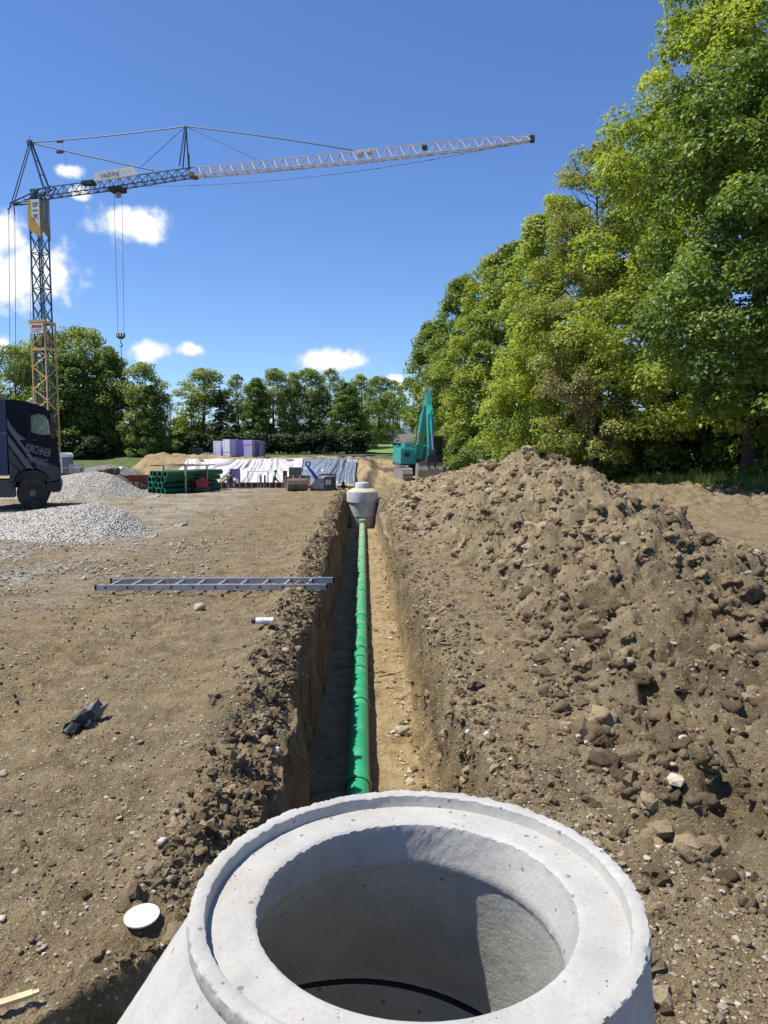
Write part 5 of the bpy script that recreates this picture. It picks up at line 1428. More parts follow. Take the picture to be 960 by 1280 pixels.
# ================================================================== SITE THINGS
def P(px, py, y): return at_y(px, py, y)
def stack(px0, px1, top, c, c2, label, y, lay=8, dp=1.25, rz=0.0):
    x0, x1 = P(px0, 560, y).x + 0.02, P(px1, 560, y).x - 0.02
    zb_ = gz((x0 + x1) / 2, y) + 0.02; zt = P(px0, top, y).z
    m = M('foam_' + str(px0), c, c2, 2, 0.8)
    r = empty('insulation_stack', ((x0 + x1) / 2, y, zb_), rz, label, 'insulation pack', 'packs of insulation boards on the bank')
    hh = (zt - zb_) / lay; w = (x1 - x0) / 2
    first = None
    for i in range(lay):
        if first is None: first = MB().box(-w, w, 0, dp, 0.008, hh - 0.012).build('foam_board', m, r); o = first
        else: o = link('foam_board', first.data, None, r)
        o.location = (random.uniform(-0.012, 0.012), random.uniform(-0.015, 0.015), i * hh)
    MB().box(-w * 0.55, -w * 0.5, -0.012, -0.004, 0, zt - zb_).build('strap', SGW, r)
stack(265, 277, 551, (0.74, 0.68, 0.88), (0.66, 0.60, 0.82), 'pale lilac pack of insulation boards, leftmost on the bank', 70, rz=R(-28))
stack(277.5, 288.5, 549, (0.85, 0.82, 0.92), (0.76, 0.72, 0.86), 'whitish pack of insulation boards, second from the left on the bank', 69.6, rz=R(-28))
stack(289, 303, 549.6, (0.40, 0.28, 0.74), (0.35, 0.24, 0.68), 'deep purple pack of insulation boards in the middle of the row', 70.2)
stack(303.5, 316, 549.8, (0.62, 0.54, 0.80), (0.56, 0.48, 0.76), 'mid lilac pack of insulation boards right of the deep purple one', 70, rz=R(-22))
stack(316.5, 322.5, 550.5, (0.24, 0.19, 0.36), (0.2, 0.16, 0.3), 'narrow dark violet pack of insulation boards', 70.3)
stack(323, 329, 550.7, (0.30, 0.27, 0.42), (0.26, 0.22, 0.36), 'narrow grey violet pack of insulation boards, rightmost on the bank', 70.1)

def sheet(name, px0, px1, c, seed, label, rough, metal, foot=60.3, top=64.6, ragged=0.0):
    n, k = 150, 60
    x0, x1 = P(px0, 590, 62).x, P(px1, 590, 62).x
    uu = np.linspace(0, 1, n); vv = np.linspace(0, 1, k)
    U_, V_ = np.meshgrid(uu, vv)
    xx = x0 + (x1 - x0) * U_ + ragged * (1 - V_) * -1.2 * (1 - U_)
    yy = foot + (top - foot) * V_ ** 0.9
    zz = -1.95 + 2.30 * V_ + 0.12
    s = xx * 1.35 + V_ * 1.5 * np.sin(xx * 0.9 + seed) + 0.5 * vnoise(xx * 0.8, V_ * 2.2, 0, seed + 7)
    wr = np.abs(vnoise(s * 1.5, V_ * 0.9, 0, seed)) + 0.5 * np.abs(vnoise(s * 3.1, V_ * 2.6 + 4, 0, seed + 1)) + 0.22 * np.abs(vnoise(s * 7, V_ * 6, 0, seed + 2))
    yy = yy - 0.42 * wr
    zz = zz + 0.05 * wr + 0.04 * vnoise(xx * 1.1, V_ * 0, 0, seed + 3)
    idx = np.arange(n * k).reshape(k, n)
    F = np.stack([idx[:-1, :-1], idx[:-1, 1:], idx[1:, 1:], idx[1:, :-1]], -1).reshape(-1, 4)
    o = np_mesh(name, np.stack([xx, yy, zz], -1).reshape(-1, 3), F, M(name + '_foil', c, tuple(q * 0.85 for q in c), 1, rough, metal), smooth=True)
    sd = o.modifiers.new('t', 'SOLIDIFY'); sd.thickness = 0.01
    return tag(o, label, 'sheeting')
sheet('plastic_sheet', 226, 376, (0.54, 0.53, 0.53), 3, 'white wrinkled plastic sheeting draped over the cut bank', 0.55, 0.0, ragged=1.0)
sheet('plastic_sheet', 372, 444, (0.34, 0.38, 0.42), 9, 'silvery blue wrinkled plastic sheeting at the right end of the bank', 0.28, 0.55, foot=60.1, top=64.5)

# formwork wall
FWY = 55.0
RUST = M('formwork_red', (0.20, 0.045, 0.035), (0.14, 0.035, 0.03), 3, 0.7)
DBR = M('formwork_board', (0.055, 0.035, 0.035), (0.035, 0.024, 0.026), 2, 0.75)
RIBM = M('formwork_rib', (0.50, 0.42, 0.38), (0.36, 0.28, 0.26), 2, 0.7)
PURP = M('violet_beam', (0.12, 0.10, 0.22), (0.08, 0.07, 0.16), 2, 0.6)
x0, x1 = P(232, 603, FWY).x, P(360, 603, FWY).x; zt = P(232, 603.3, FWY).z
fw = empty('formwork_wall', (x0, FWY, -2.0), 0, 'long low run of dark formwork panels with pale ribs and red top edge', 'formwork')
n = 17; w = (x1 - x0) / n
for i in range(n):
    MB().box(i * w + 0.012, (i + 1) * w - 0.012, 0, 0.05, 0.02, zt + 2.0 - 0.07).build('panel', DBR, fw)
    MB().box(i * w - 0.03, i * w + 0.03, -0.08, -0.002, 0, zt + 2.0 - 0.03).build('rib', RIBM, fw)
MB().box(-0.05, x1 - x0 + 0.05, -0.06, 0.06, zt + 2.0 - 0.065, zt + 2.02).build('top_edge', RUST, fw)
bm_ = empty('prop_frame', (0, FWY - 1.2, -2.0), 0, 'violet props and rail standing in front of the formwork', 'props')
for px_ in (284.5, 290, 326, 331):
    xq = P(px_, 600, FWY - 1.2).x
    MB().tube((xq, 0, -0.02), (xq, 0, P(px_, 594, FWY - 1.2).z + 2.0), 0.07, 8).build('prop', PURP, bm_)
xa, xb = P(284, 600, FWY - 1.2).x, P(333, 600, FWY - 1.2).x
MB().box(xa, xb, -0.16, -0.08, 0.55, 0.75).build('rail', PURP, bm_)
# purple board standing behind the formwork
x0, x1 = P(287, 590, 59.0).x, P(300, 590, 59.0).x
tag(MB().box(x0, x1, 59.0, 59.12, -2.0, P(290, 586, 59.0).z).build('insulation_board', M('purple_board', (0.30, 0.22, 0.62), None, 2, 0.75)), 'upright purple insulation board among the workers', 'insulation board')
# red upright panel
x0, x1 = P(353.5, 590, 54.2).x, P(358.5, 590, 54.2).x
tag(MB().box(x0, x1, 54.2, 54.45, -1.9, P(355, 588.5, 54.2).z).build('formwork_panel', RUST, bevel=0.02), 'red formwork panel standing upright at the right end of the formwork', 'formwork panel')
# pole frame against the white sheet
pf = empty('pole_frame', (0, 58.5, -2.0), 0, 'thin light pole frame leaning before the white sheeting', 'frame')
xa, xb = P(310, 600, 58.5).x, P(335, 600, 58.5).x; zz_ = P(310, 589, 58.5).z + 2
for xx in (xa, xb): MB().tube((xx, 0, 0), (xx, 0, zz_), 0.04, 6).build('pole', ALU, pf)
MB().tube((xa, 0, zz_), (xb, 0, zz_), 0.04, 6).build('pole', ALU, pf)

# green pipes stacked
GP = M('stacked_green_pipe', (0.012, 0.105, 0.055), (0.008, 0.08, 0.042), 3, 0.45)
GPI = M('pipe_inside', (0.02, 0.07, 0.05), None, 3, 0.6)
PY = 28.3; px_l = P(184, 610, PY).x
gpz = gz(px_l + 0.5, PY) - 0.02
axis_a = R(58)
ax = Vector((math.cos(axis_a), math.sin(axis_a), 0)); pr_ = Vector((math.sin(axis_a), -math.cos(axis_a), 0))
Mp = Matrix.Rotation(PI / 2, 4, 'Y')
words_ = {0: 'bottom', 1: 'second', 2: 'third', 3: 'top'}
posw = ['leftmost', 'second from the left', 'third from the left', 'rightmost']
rr_ = 0.118; proto = None
for row, cnt in enumerate((4, 3, 4, 4)):
    for c in range(cnt):
        off = (c + (0.5 if row % 2 else 0.0)) * rr_ * 2.03
        L0 = Vector((px_l, PY + 0.35, gpz + rr_ + row * rr_ * 1.80)) + pr_ * off - ax * random.uniform(0, 0.12)
        lab = 'green plastic pipe in the stack by the gravel, %s row, %s' % (words_[row], posw[c] if cnt == 4 or c < 2 else 'rightmost')
        if proto is None:
            r = empty('stacked_pipe', L0, axis_a, lab, 'pipe', 'green pipes stacked in a timber crate')
            MB().lathe([(rr_ * 0.96, 0.02), (rr_ * 0.96, 0.12), (rr_ * 0.86, 0.14), (rr_ * 0.86, 2.9), (rr_ * 0.78, 2.9), (rr_ * 0.78, 0.14), (rr_ * 0.88, 0.12), (rr_ * 0.88, 0.02)], 24, Mp, close=True).build('pipe_body', GP, r, True)
            MB().lathe([(rr_ * 0.99, 0.0), (rr_ * 0.99, 0.03), (rr_ * 0.87, 0.03), (rr_ * 0.87, 0.0)], 24, Mp, close=True).build('pipe_collar', M('collar_green', (0.06, 0.28, 0.19), None, 4, 0.45), r, True)
            MB().lathe([(rr_ * 0.80, 1.2), (0.01, 1.2)], 16, Mp).build('pipe_bore', RUBBER, r, True)
            proto = r
        else:
            r = copy_tree(proto); r.location = L0
            tag(r, lab)
WOODP = M('pale_timber', (0.42, 0.36, 0.25), (0.30, 0.25, 0.17), 5, 0.8)
tf_ = empty('timber_crate', (px_l, PY, gpz), axis_a, 'light timber crate frame holding the stack of green pipes', 'crate')
wd_ = rr_ * 2.03 * 4.1
for s in (0.85, 1.95):
    for q in (-wd_ - 0.0, 0.20):
        MB().box(s - 0.03, s + 0.03, q - 0.02 - 0.0, q + 0.02, 0, 1.02).build('post', WOODP, tf_)
    MB().box(s - 0.03, s + 0.03, -wd_, 0.2, 1.02, 1.06).build('cross_rail', WOODP, tf_)
tf_.location = Vector((px_l, PY + 0.35, gpz))
for ch in KIDS[tf_.name]: ch.location.y += 0.0
MB().box(0.2, 2.4, -wd_ - 0.02, -wd_ + 0.02, 1.02, 1.065).build('long_rail', WOODP, tf_)
MB().box(0.2, 2.4, 0.18, 0.22, 1.02, 1.065).build('long_rail', WOODP, tf_)

# plate compactor
RED = M('machine_red', (0.32, 0.02, 0.03), (0.24, 0.016, 0.022), 3, 0.45, grime=0.1)
q = P(252.5, 612, 29.6)
pc = empty('plate_compactor', (q.x, 29.6, gz(q.x, 29.6)), R(10), 'red and black vibrating compactor standing beside the green pipes', 'compactor')
MB().prism([(-0.28, 0.0), (0.28, 0.0), (0.34, 0.1), (0.28, 0.13), (-0.28, 0.13), (-0.34, 0.1)], -0.25, 0.3).build('base_plate', DKG, pc, bevel=0.01)
MB().prism([(-0.2, 0.13), (0.2, 0.13), (0.22, 0.38), (0.12, 0.5), (-0.12, 0.5), (-0.24, 0.4)], -0.2, 0.2).build('engine_cover', RED, pc, bevel=0.03)
MB().box(-0.12, 0.1, -0.15, 0.15, 0.5, 0.6).build('air_filter', DKG, pc, bevel=0.02)
b = MB()
for s in (-0.16, 0.16): b.path([(s, 0.1, 0.2), (s, 0.12, 0.55), (s * 1.1, 0.0, 0.80)], 0.018, 6)
b.tube((-0.2, 0, 0.80), (0.2, 0, 0.80), 0.03); b.box(-0.18, 0.18, -0.05, 0.05, 0.74, 0.80)
b.build('handle_bar', DKG, pc)
b = MB(); b.path([(-0.3, -0.1, 0.1), (-0.34, -0.1, 0.3), (-0.24, -0.1, 0.48)], 0.02, 6); b.path([(0.3, -0.1, 0.1), (0.33, -0.1, 0.3), (0.2, -0.1, 0.45)], 0.02, 6)
b.build('guard_bar', RED, pc)
# spare excavator bucket
BRS = M('rusty_bucket', (0.17, 0.125, 0.095), (0.10, 0.07, 0.05), 4, 0.75, 0.2, grime=0.3)
q = P(371, 613, 30.0)
sb_ = empty('digging_bucket', (q.x, 30.0, gz(q.x, 30.0)), R(14), 'rusty brown digging bucket resting on the ground before the formwork', 'bucket')
prof = [(-0.34, 0.02), (-0.40, 0.2), (-0.34, 0.38), (-0.22, 0.48)]
inn = [(x_ + 0.03, z_ + 0.015) for x_, z_ in prof][::-1]
shell = [(-0.22, 0.5), (-0.33, 0.42), (-0.39, 0.28), (-0.39, 0.14), (-0.32, 0.04), (-0.15, 0.0), (0.3, 0.03), (0.3, 0.06), (-0.13, 0.04), (-0.28, 0.08), (-0.34, 0.16), (-0.34, 0.27), (-0.3, 0.38), (-0.2, 0.46)]
Mx_ = Matrix.Rotation(PI / 2, 4, 'Z')
MB().prism([(x_, z_) for x_, z_ in shell], -0.38, 0.38, M=Mx_).build('bucket_shell', BRS, sb_)
for s in (-0.38, 0.36): MB().prism([(-0.22, 0.5), (-0.39, 0.28), (-0.39, 0.14), (-0.15, 0.0), (0.3, 0.03), (0.12, 0.34)], s, s + 0.025, M=Mx_).build('side_plate', BRS, sb_)
MB().box(-0.38, 0.38, -0.24, 0.12, 0.44, 0.47).build('top_plate', BRS, sb_)
for s in (-0.14, 0.12): MB().prism([(-0.22, 0.45), (0.12, 0.45), (0.05, 0.6), (-0.1, 0.62)], s, s + 0.04, M=Mx_).build('hanger_ear', BRS, sb_)
for i in range(4): MB().prism([(0.28, 0.02), (0.28, 0.07), (0.42, 0.04)], -0.36 + i * 0.22, -0.28 + i * 0.22, M=Mx_).build('tooth', STEEL, sb_)
# grey trench compactor
LGR = M('machine_light_grey', (0.33, 0.34, 0.31), (0.25, 0.26, 0.235), 3, 0.55, grime=0.15)
q = P(405, 613, 30.2)
tr_ = empty('site_generator', (q.x, 30.2, gz(q.x, 30.2)), R(-8), 'light grey machine with sloping hood and dark roll bar near the trench end', 'machine')
MB().prism([(-0.46, 0.08), (0.06, 0.08), (0.06, 0.5), (-0.18, 0.52), (-0.44, 0.18)], -0.3, 0.3).build('hood', LGR, tr_, bevel=0.03)
MB().box(0.07, 0.42, -0.32, 0.32, 0.06, 0.55).build('engine_box', DKG, tr_, bevel=0.03)
MB().box(0.13, 0.36, -0.335, -0.32, 0.25, 0.45).build('vent_grille', LGR, tr_)
b = MB(); b.bar((-0.2, -0.3, 0.5), (-0.14, -0.3, 0.63), 0.035); b.bar((-0.14, -0.3, 0.63), (0.4, -0.3, 0.63), 0.04); b.bar((0.4, -0.3, 0.63), (0.42, -0.3, 0.5), 0.035); b.bar((-0.14, 0.3, 0.63), (0.4, 0.3, 0.63), 0.04); b.bar((-0.2, 0.3, 0.5), (-0.14, 0.3, 0.63), 0.035); b.bar((0.4, 0.3, 0.63), (0.42, 0.3, 0.5), 0.035)
b.build('roll_bar', DKG, tr_)
MB().box(-0.48, 0.48, -0.34, 0.34, 0.0, 0.08).build('skid_base', DKG, tr_)
MB().bar((-0.45, -0.31, 0.2), (-0.2, -0.31, 0.52), 0.03).build('front_brace', DKG, tr_)
# yellow things and little concrete block past the generator
q = P(431, 608, 33)
for i, (a0, a1, lab) in enumerate(((421, 428, 'short yellow tube left of the dark clamp near the far manhole'), (430, 442, 'longer yellow tube right of the dark clamp near the far manhole'))):
    qa, qb = P(a0, 606, 31.0), P(a1, 606, 31.0); z_ = gz(qa.x, 31.0)
    tag(MB().tube((qa.x, 31.0, z_ + 0.12), (qb.x, 31.0, z_ + 0.12), 0.075, 16).build('yellow_tube', M('yellow_foam', (0.50, 0.40, 0.10), None, 4, 0.6), None, True), lab, 'tube')
q = P(429, 604, 30.9); MBt = MB(); MBt.box(q.x - 0.05, q.x + 0.06, 30.8, 30.95, 0.0, 0.3); MBt.box(q.x - 0.12, q.x + 0.12, 30.8, 30.95, 0.1, 0.16)
o = MBt.build('pipe_clamp', DKG); o.location.z = gz(q.x, 30.9); tag(o, 'dark clamp standing between two yellow tubes', 'clamp')
q = P(435, 613, 29.6)
cbk = empty('concrete_block', (q.x, 29.6, gz(q.x, 29.6)), 0.1, 'small concrete gully block left of the far manhole', 'block')
MB().box(-0.19, 0.17, -0.15, 0.15, 0, 0.20).build('block_body', CONC_FAR, cbk, bevel=0.02)
MB().box(-0.08, 0.1, -0.158, -0.15, 0.03, 0.1).build('block_recess', BRS, cbk)
# blue hose loop on the sheeting
pts = [P(a_, b_, 58) for a_, b_ in ((398, 603), (394, 596), (390, 590), (385, 584), (382, 580), (383, 577.5), (387, 577), (388, 580), (386, 584), (388, 590))]
bh = empty('blue_hose', (0, 0, 0), 0, 'dark blue hose with a loop hanging before the silvery sheeting', 'hose')
MB().path(pts[3:], 0.055, 8).build('hose_loop', M('navy_hose', (0.03, 0.04, 0.08), None, 3, 0.5), bh, True)
MB().path(pts[:5], [0.13, 0.14, 0.12, 0.08, 0.05], 8).build('hose_end', M('bright_blue', (0.02, 0.05, 0.36), None, 3, 0.5), bh, True)
# concrete mixer tub and red things before the sheet
q = P(384, 600, 52); 
o = MB().box(-0.9, 0.9, -0.3, 0.3, 0, 0.12).box(-0.5, 0.3, -0.3, 0.3, 0.12, 0.75).box(0.3, 0.95, -0.02, 0.02, 0.12, 0.2).build('tool_chest', M('green_grey_tool', (0.10, 0.12, 0.11), None, 3, 0.6), bevel=0.03)
o.location = (P(371, 596, 52).x, 52, P(371, 598, 52).z); tag(o, 'grey tool box on a plank platform behind the rusty bucket', 'tool box')
tb = empty('trestle', (P(371, 596, 52).x, 52, -2.0), 0, 'timber trestle carrying the grey tool box', 'trestle')
for s in (-0.8, 0.8): MB().box(s - 0.06, s + 0.06, -0.25, 0.25, 0, P(371, 598, 52).z + 2.0 - 0.004).build('leg', WOODP, tb)
q = P(388, 604, 50)
o = MB().prism([(-0.5, 0), (0.5, 0), (0.42, 0.45), (0.1, 0.55), (-0.45, 0.4)], -0.4, 0.4).build('red_compactor', RED, bevel=0.04); o.location = (q.x, 50, -1.12 - 0.3)
tag(o, 'low red machine housing between the rusty bucket and the grey machine', 'machine')
# portable toilet, mesh crates, red beams and planks at left
TOI = M('toilet_blue', (0.09, 0.16, 0.21), (0.07, 0.13, 0.175), 2, 0.5)
q0, q1 = P(75, 600, 60), P(86.5, 600, 60)
zt_b = gz(q1.x, 60)
tt = empty('portable_toilet', ((q0.x + q1.x) / 2, 60, zt_b), 0, 'blue portable toilet with rounded white roof behind the truck', 'toilet')
w = (q1.x - q0.x) / 2; H = P(78, 566, 60).z - zt_b
MB().box(-w, w, 0, 1.0, 0.1, H * 0.84).build('cabin', TOI, tt, bevel=0.04)
MB().prism([(-w - 0.03, H * 0.84), (w + 0.03, H * 0.84), (w, H * 0.93), (w * 0.6, H), (-w * 0.6, H), (-w, H * 0.93)], -0.04, 1.04).build('roof', WHITE_P, tt, bevel=0.03)
MB().box(-w * 1.0, -w * 0.35, -0.03, -0.002, 0.15, H * 0.83).build('door_frame', WHITE_P, tt)
MB().box(-w * 0.25, w * 0.9, -0.025, -0.002, 0.2, H * 0.8).build('door', TOI, tt)
MB().box(-w, w, -0.028, -0.001, H * 0.42, H * 0.45).build('door_rail', ALU, tt)
MB().box(-w - 0.05, w + 0.05, -0.05, 1.05, 0, 0.1).build('skid', DKG, tt)
q0, q1 = P(88, 600, 57), P(99, 600, 57); z_ = gz(q1.x, 57)
mc = empty('mesh_crate', ((q0.x + q1.x) / 2, 57, z_), 0, 'grey wire mesh crate beside the portable toilet', 'crate')
w = (q1.x - q0.x) / 2; H = P(90, 580, 57).z - z_
for x_ in (-w, w):
    for y_ in (0, 0.9): MB().box(x_ - 0.03, x_ + 0.03, y_ - 0.03, y_ + 0.03, 0, H).build('post', ALU, mc)
b = MB()
for y_ in (0, 0.9):
    for i in range(9): b.box(-w + 2 * w * i / 8 - 0.012, -w + 2 * w * i / 8 + 0.012, y_ - 0.01, y_ + 0.01, 0.04, H)
    for i in range(9): b.box(-w, w, y_ - 0.016, y_ + 0.006, 0.06 + (H - 0.08) * i / 8, 0.085 + (H - 0.08) * i / 8)
tag(b.build('wire_mesh', ALU, mc), kind='stuff')
MB().box(-w + 0.05, w - 0.05, 0.08, 0.8, 0.06, H * 0.8).build('crate_load', M('pale_bags', (0.25, 0.28, 0.28), None, 2, 0.8), mc, bevel=0.05)
for (a0, a1, py_, y_, lab) in ((73, 90, 595.5, 50, 'red steel beam lying below the portable toilet'), (160, 186, 598.5, 44, 'red steel beam lying left of the green pipe stack')):
    qa, qb = P(a0, py_, y_), P(a1, py_, y_)
    z_ = qa.z
    r = empty('steel_beam', (qa.x, y_, z_), 0, lab, 'beam')
    L_ = qb.x - qa.x
    MB().box(0, L_, 0, 0.24, 0.16, 0.22).build('flange', RUST, r); MB().box(0, L_, 0, 0.24, -0.18, -0.12).build('flange', RUST, r)
    MB().box(0, L_, 0.1, 0.14, -0.12, 0.16).build('web', RUST, r)
    for i in range(3): MB().box(L_ * (0.2 + 0.3 * i), L_ * (0.2 + 0.3 * i) + 0.06, 0.02, 0.22, -z_ * 0 - 2.2 - z_, -0.18).build('support', DBR, r)
# timber and concrete debris
DBRT = M('weathered_timber', (0.16, 0.115, 0.075), (0.10, 0.07, 0.05), 4, 0.9)
for (a0, a1, pt, pb, y_, c, lab) in ((119, 128, 587.5, 592, 47, DBRT, 'brown timber block at the left of the rubble row'), (128, 136, 586, 592, 47.3, M('brick_red', (0.26, 0.15, 0.11), None, 4, 0.9), 'reddish brick pile in the rubble row behind the gravel'),
                                     (136, 149, 585, 593, 47.6, M('rubble_grey', (0.09, 0.088, 0.085), (0.05, 0.05, 0.05), 4, 0.9), 'dark grey rubble block in the row behind the gravel'), (148, 156, 584, 588.5, 49, SGW, 'white sack behind the dark rubble')):
    qa, qb = P(a0, pb, y_), P(a1, pt, y_)
    tv, tf = ICO3
    s3 = np.array([(qb.x - qa.x) / 2, 0.4, (qb.z - qa.z) / 2 + 0.05]); V_ = tv * s3
    V_ = np.sign(V_) * np.abs(V_ / s3) ** 0.5 * s3 * 0.9
    V_ = V_ * (1 + 0.18 * vnoise(tv[:, 0] * 2.2 + a0, tv[:, 1] * 2.2, tv[:, 2] * 2.2, 5))[:, None]
    o = np_mesh('rubble', V_, tf, c, smooth=False); o.location = ((qa.x + qb.x) / 2, y_, (qa.z + qb.z) / 2)
    tag(o, lab, 'rubble')
# dark soil mound under the rubble, seen over the gravel
def mound(px0, px1, ptop, pbot, y_, dp, mat, label, seed, nm='soil_mound'):
    x0, x1 = P(px0, 600, y_).x, P(px1, 600, y_).x
    n, k = 90, 50
    uu, vv = np.meshgrid(np.linspace(0, 1, n), np.linspace(-1, 1, k))
    xx = x0 + (x1 - x0) * uu; yy = y_ + dp * vv
    zb_, zt = P(px0, pbot, y_).z, P(px0, ptop, y_).z
    e = np.clip(1 - np.abs(2 * uu - 1) ** 2.2, 0, 1) * np.clip(1 - np.abs(vv) ** 1.6, 0, 1)
    zz = zb_ - 0.6 + (zt - zb_ + 0.6) * e ** 0.6 + 0.12 * fbm(xx * 1.5, yy * 1.5, 0, 4, seed) * (e > 0) + 0.10 * lumps(xx, yy, 0.35, seed)
    idx = np.arange(n * k).reshape(k, n)
    F = np.stack([idx[:-1, :-1], idx[:-1, 1:], idx[1:, 1:], idx[1:, :-1]], -1).reshape(-1, 4)
    o = np_mesh(nm, np.stack([xx, yy, zz], -1).reshape(-1, 3), F, mat, smooth=True)
    return tag(o, label, 'soil heap', kind='stuff')
mound(100, 176, 592, 603, 49, 2.2, M('dark_soil', (0.10, 0.075, 0.052), (0.06, 0.045, 0.032), 3, 0.95, bump=0.05, bscale=8), 'dark soil mound below the rubble row behind the gravel heap', 5)
mound(90, 178, 582, 592, 60, 2.5, M('grey_gravel_bank', (0.20, 0.195, 0.18), (0.12, 0.115, 0.105), 4, 0.95, bump=0.05, bscale=8), 'grey gravel bank beyond the rubble, left of the sandy mound', 8)
# white table-like slab on the bank
q = P(258, 569, 69)
ws = empty('slab_pile', (q.x, 69, gz(q.x, 69)), 0, 'small pile of white boards left of the insulation packs', 'boards')
for i in range(3): MB().box(-0.45, 0.35 + 0.1 * i, 0, 0.5, 0.02 + 0.1 * i, 0.10 + 0.1 * i).build('board', SGW, ws)
q = P(247, 567, 70)
o = MB().prism([(-0.5, 0), (0.5, 0), (0.45, 0.6), (0.1, 0.75), (-0.45, 0.65)], -0.4, 0.4).build('covered_load', M('dark_cover', (0.035, 0.04, 0.035), None, 3, 0.8), bevel=0.08); o.location = (q.x, 70, gz(q.x, 70)); tag(o, 'small dark covered load left of the white boards on the bank', 'load')

# shed, lawn hedge, path at the far end
SY = 92.0
q0, q1 = P(490, 560, SY), P(514, 560, SY); zb_ = gz(q0.x, SY) - 0.1
sh = empty('garden_shed', ((q0.x + q1.x) / 2, SY, zb_), 0, 'small dark open shed with grey shingled roof behind the excavator', 'shed')
w = (q1.x - q0.x) / 2; ze = P(500, 554.5, SY).z - zb_; zr = P(500, 543.5, SY).z - zb_
SHW = M('dark_shed_wood', (0.035, 0.026, 0.02), None, 4, 0.9)
RF_ = M('shingle_grey', (0.16, 0.145, 0.12), (0.11, 0.10, 0.085), 4, 0.9)
MB().box(-w * 0.8, w, 2.2, 2.3, 0, ze).build('back_wall', SHW, sh)
MB().box(w - 0.1, w, 0, 2.3, 0, ze).build('side_wall', SHW, sh)
for x_ in (-w * 0.85, -w * 0.4, w * 0.3): MB().box(x_ - 0.08, x_ + 0.08, 0, 0.16, 0, ze).build('post', SHW, sh)
MB().add([(-w * 1.15, -0.3, ze - 0.05), (w * 1.1, -0.3, ze - 0.05), (w * 1.1, 1.3, zr), (-w * 0.95, 1.3, zr), (-w * 1.15, -0.3, ze + 0.06), (w * 1.1, -0.3, ze + 0.06), (w * 1.1, 1.3, zr + 0.1), (-w * 0.95, 1.3, zr + 0.1)], [(0, 1, 2, 3), (4, 7, 6, 5), (0, 4, 5, 1), (1, 5, 6, 2), (2, 6, 7, 3), (3, 7, 4, 0)]).build('roof', RF_, sh)
MB().add([(-w * 0.95, 1.3, zr), (w * 1.1, 1.3, zr), (w * 1.1, 2.8, ze), (-w * 1.15, 2.8, ze), (-w * 0.95, 1.3, zr + .1), (w * 1.1, 1.3, zr + .1), (w * 1.1, 2.8, ze + .1), (-w * 1.15, 2.8, ze + .1)], [(0, 1, 2, 3), (4, 7, 6, 5), (0, 4, 5, 1), (1, 5, 6, 2), (2, 6, 7, 3), (3, 7, 4, 0)]).build('roof', RF_, sh)
# asphalt path strip
b = MB()
xs_ = [P(438, 560, 74).x, P(482, 560, 74).x]
n = 14
vs, fs = [], []
for i in range(n):
    x_ = lerp(-6.5, 1.6, i / (n - 1))
    for y_ in (72.5, 78.0): vs.append((x_ + (y_ - 72) * 0.1, y_, gz(x_, y_) + 0.10))
for i in range(n - 1): fs.append((2 * i, 2 * i + 2, 2 * i + 3, 2 * i + 1))
b.add(vs, fs); tag(b.build('path', M('asphalt', (0.055, 0.055, 0.058), (0.04, 0.04, 0.042), 3, 0.9)), kind='structure')

# bright mown lawn beyond the path
n_, k_ = 24, 18
lx = np.linspace(-4.2, 3.6, n_); lyy = np.linspace(80.5, 107, k_)
LX, LY = np.meshgrid(lx, lyy)
LZ = ground_h(LX.ravel(), LY.ravel()).reshape(LX.shape) + 0.16
idx = np.arange(n_ * k_).reshape(k_, n_)
tag(np_mesh('lawn', np.stack([LX, LY, LZ], -1).reshape(-1, 3), np.stack([idx[:-1, :-1], idx[:-1, 1:], idx[1:, 1:], idx[1:, :-1]], -1).reshape(-1, 4), M('lawn_green', (0.17, 0.27, 0.05), (0.11, 0.19, 0.035), 0.6, 0.95, bump=0.04, bscale=15)), kind='structure')

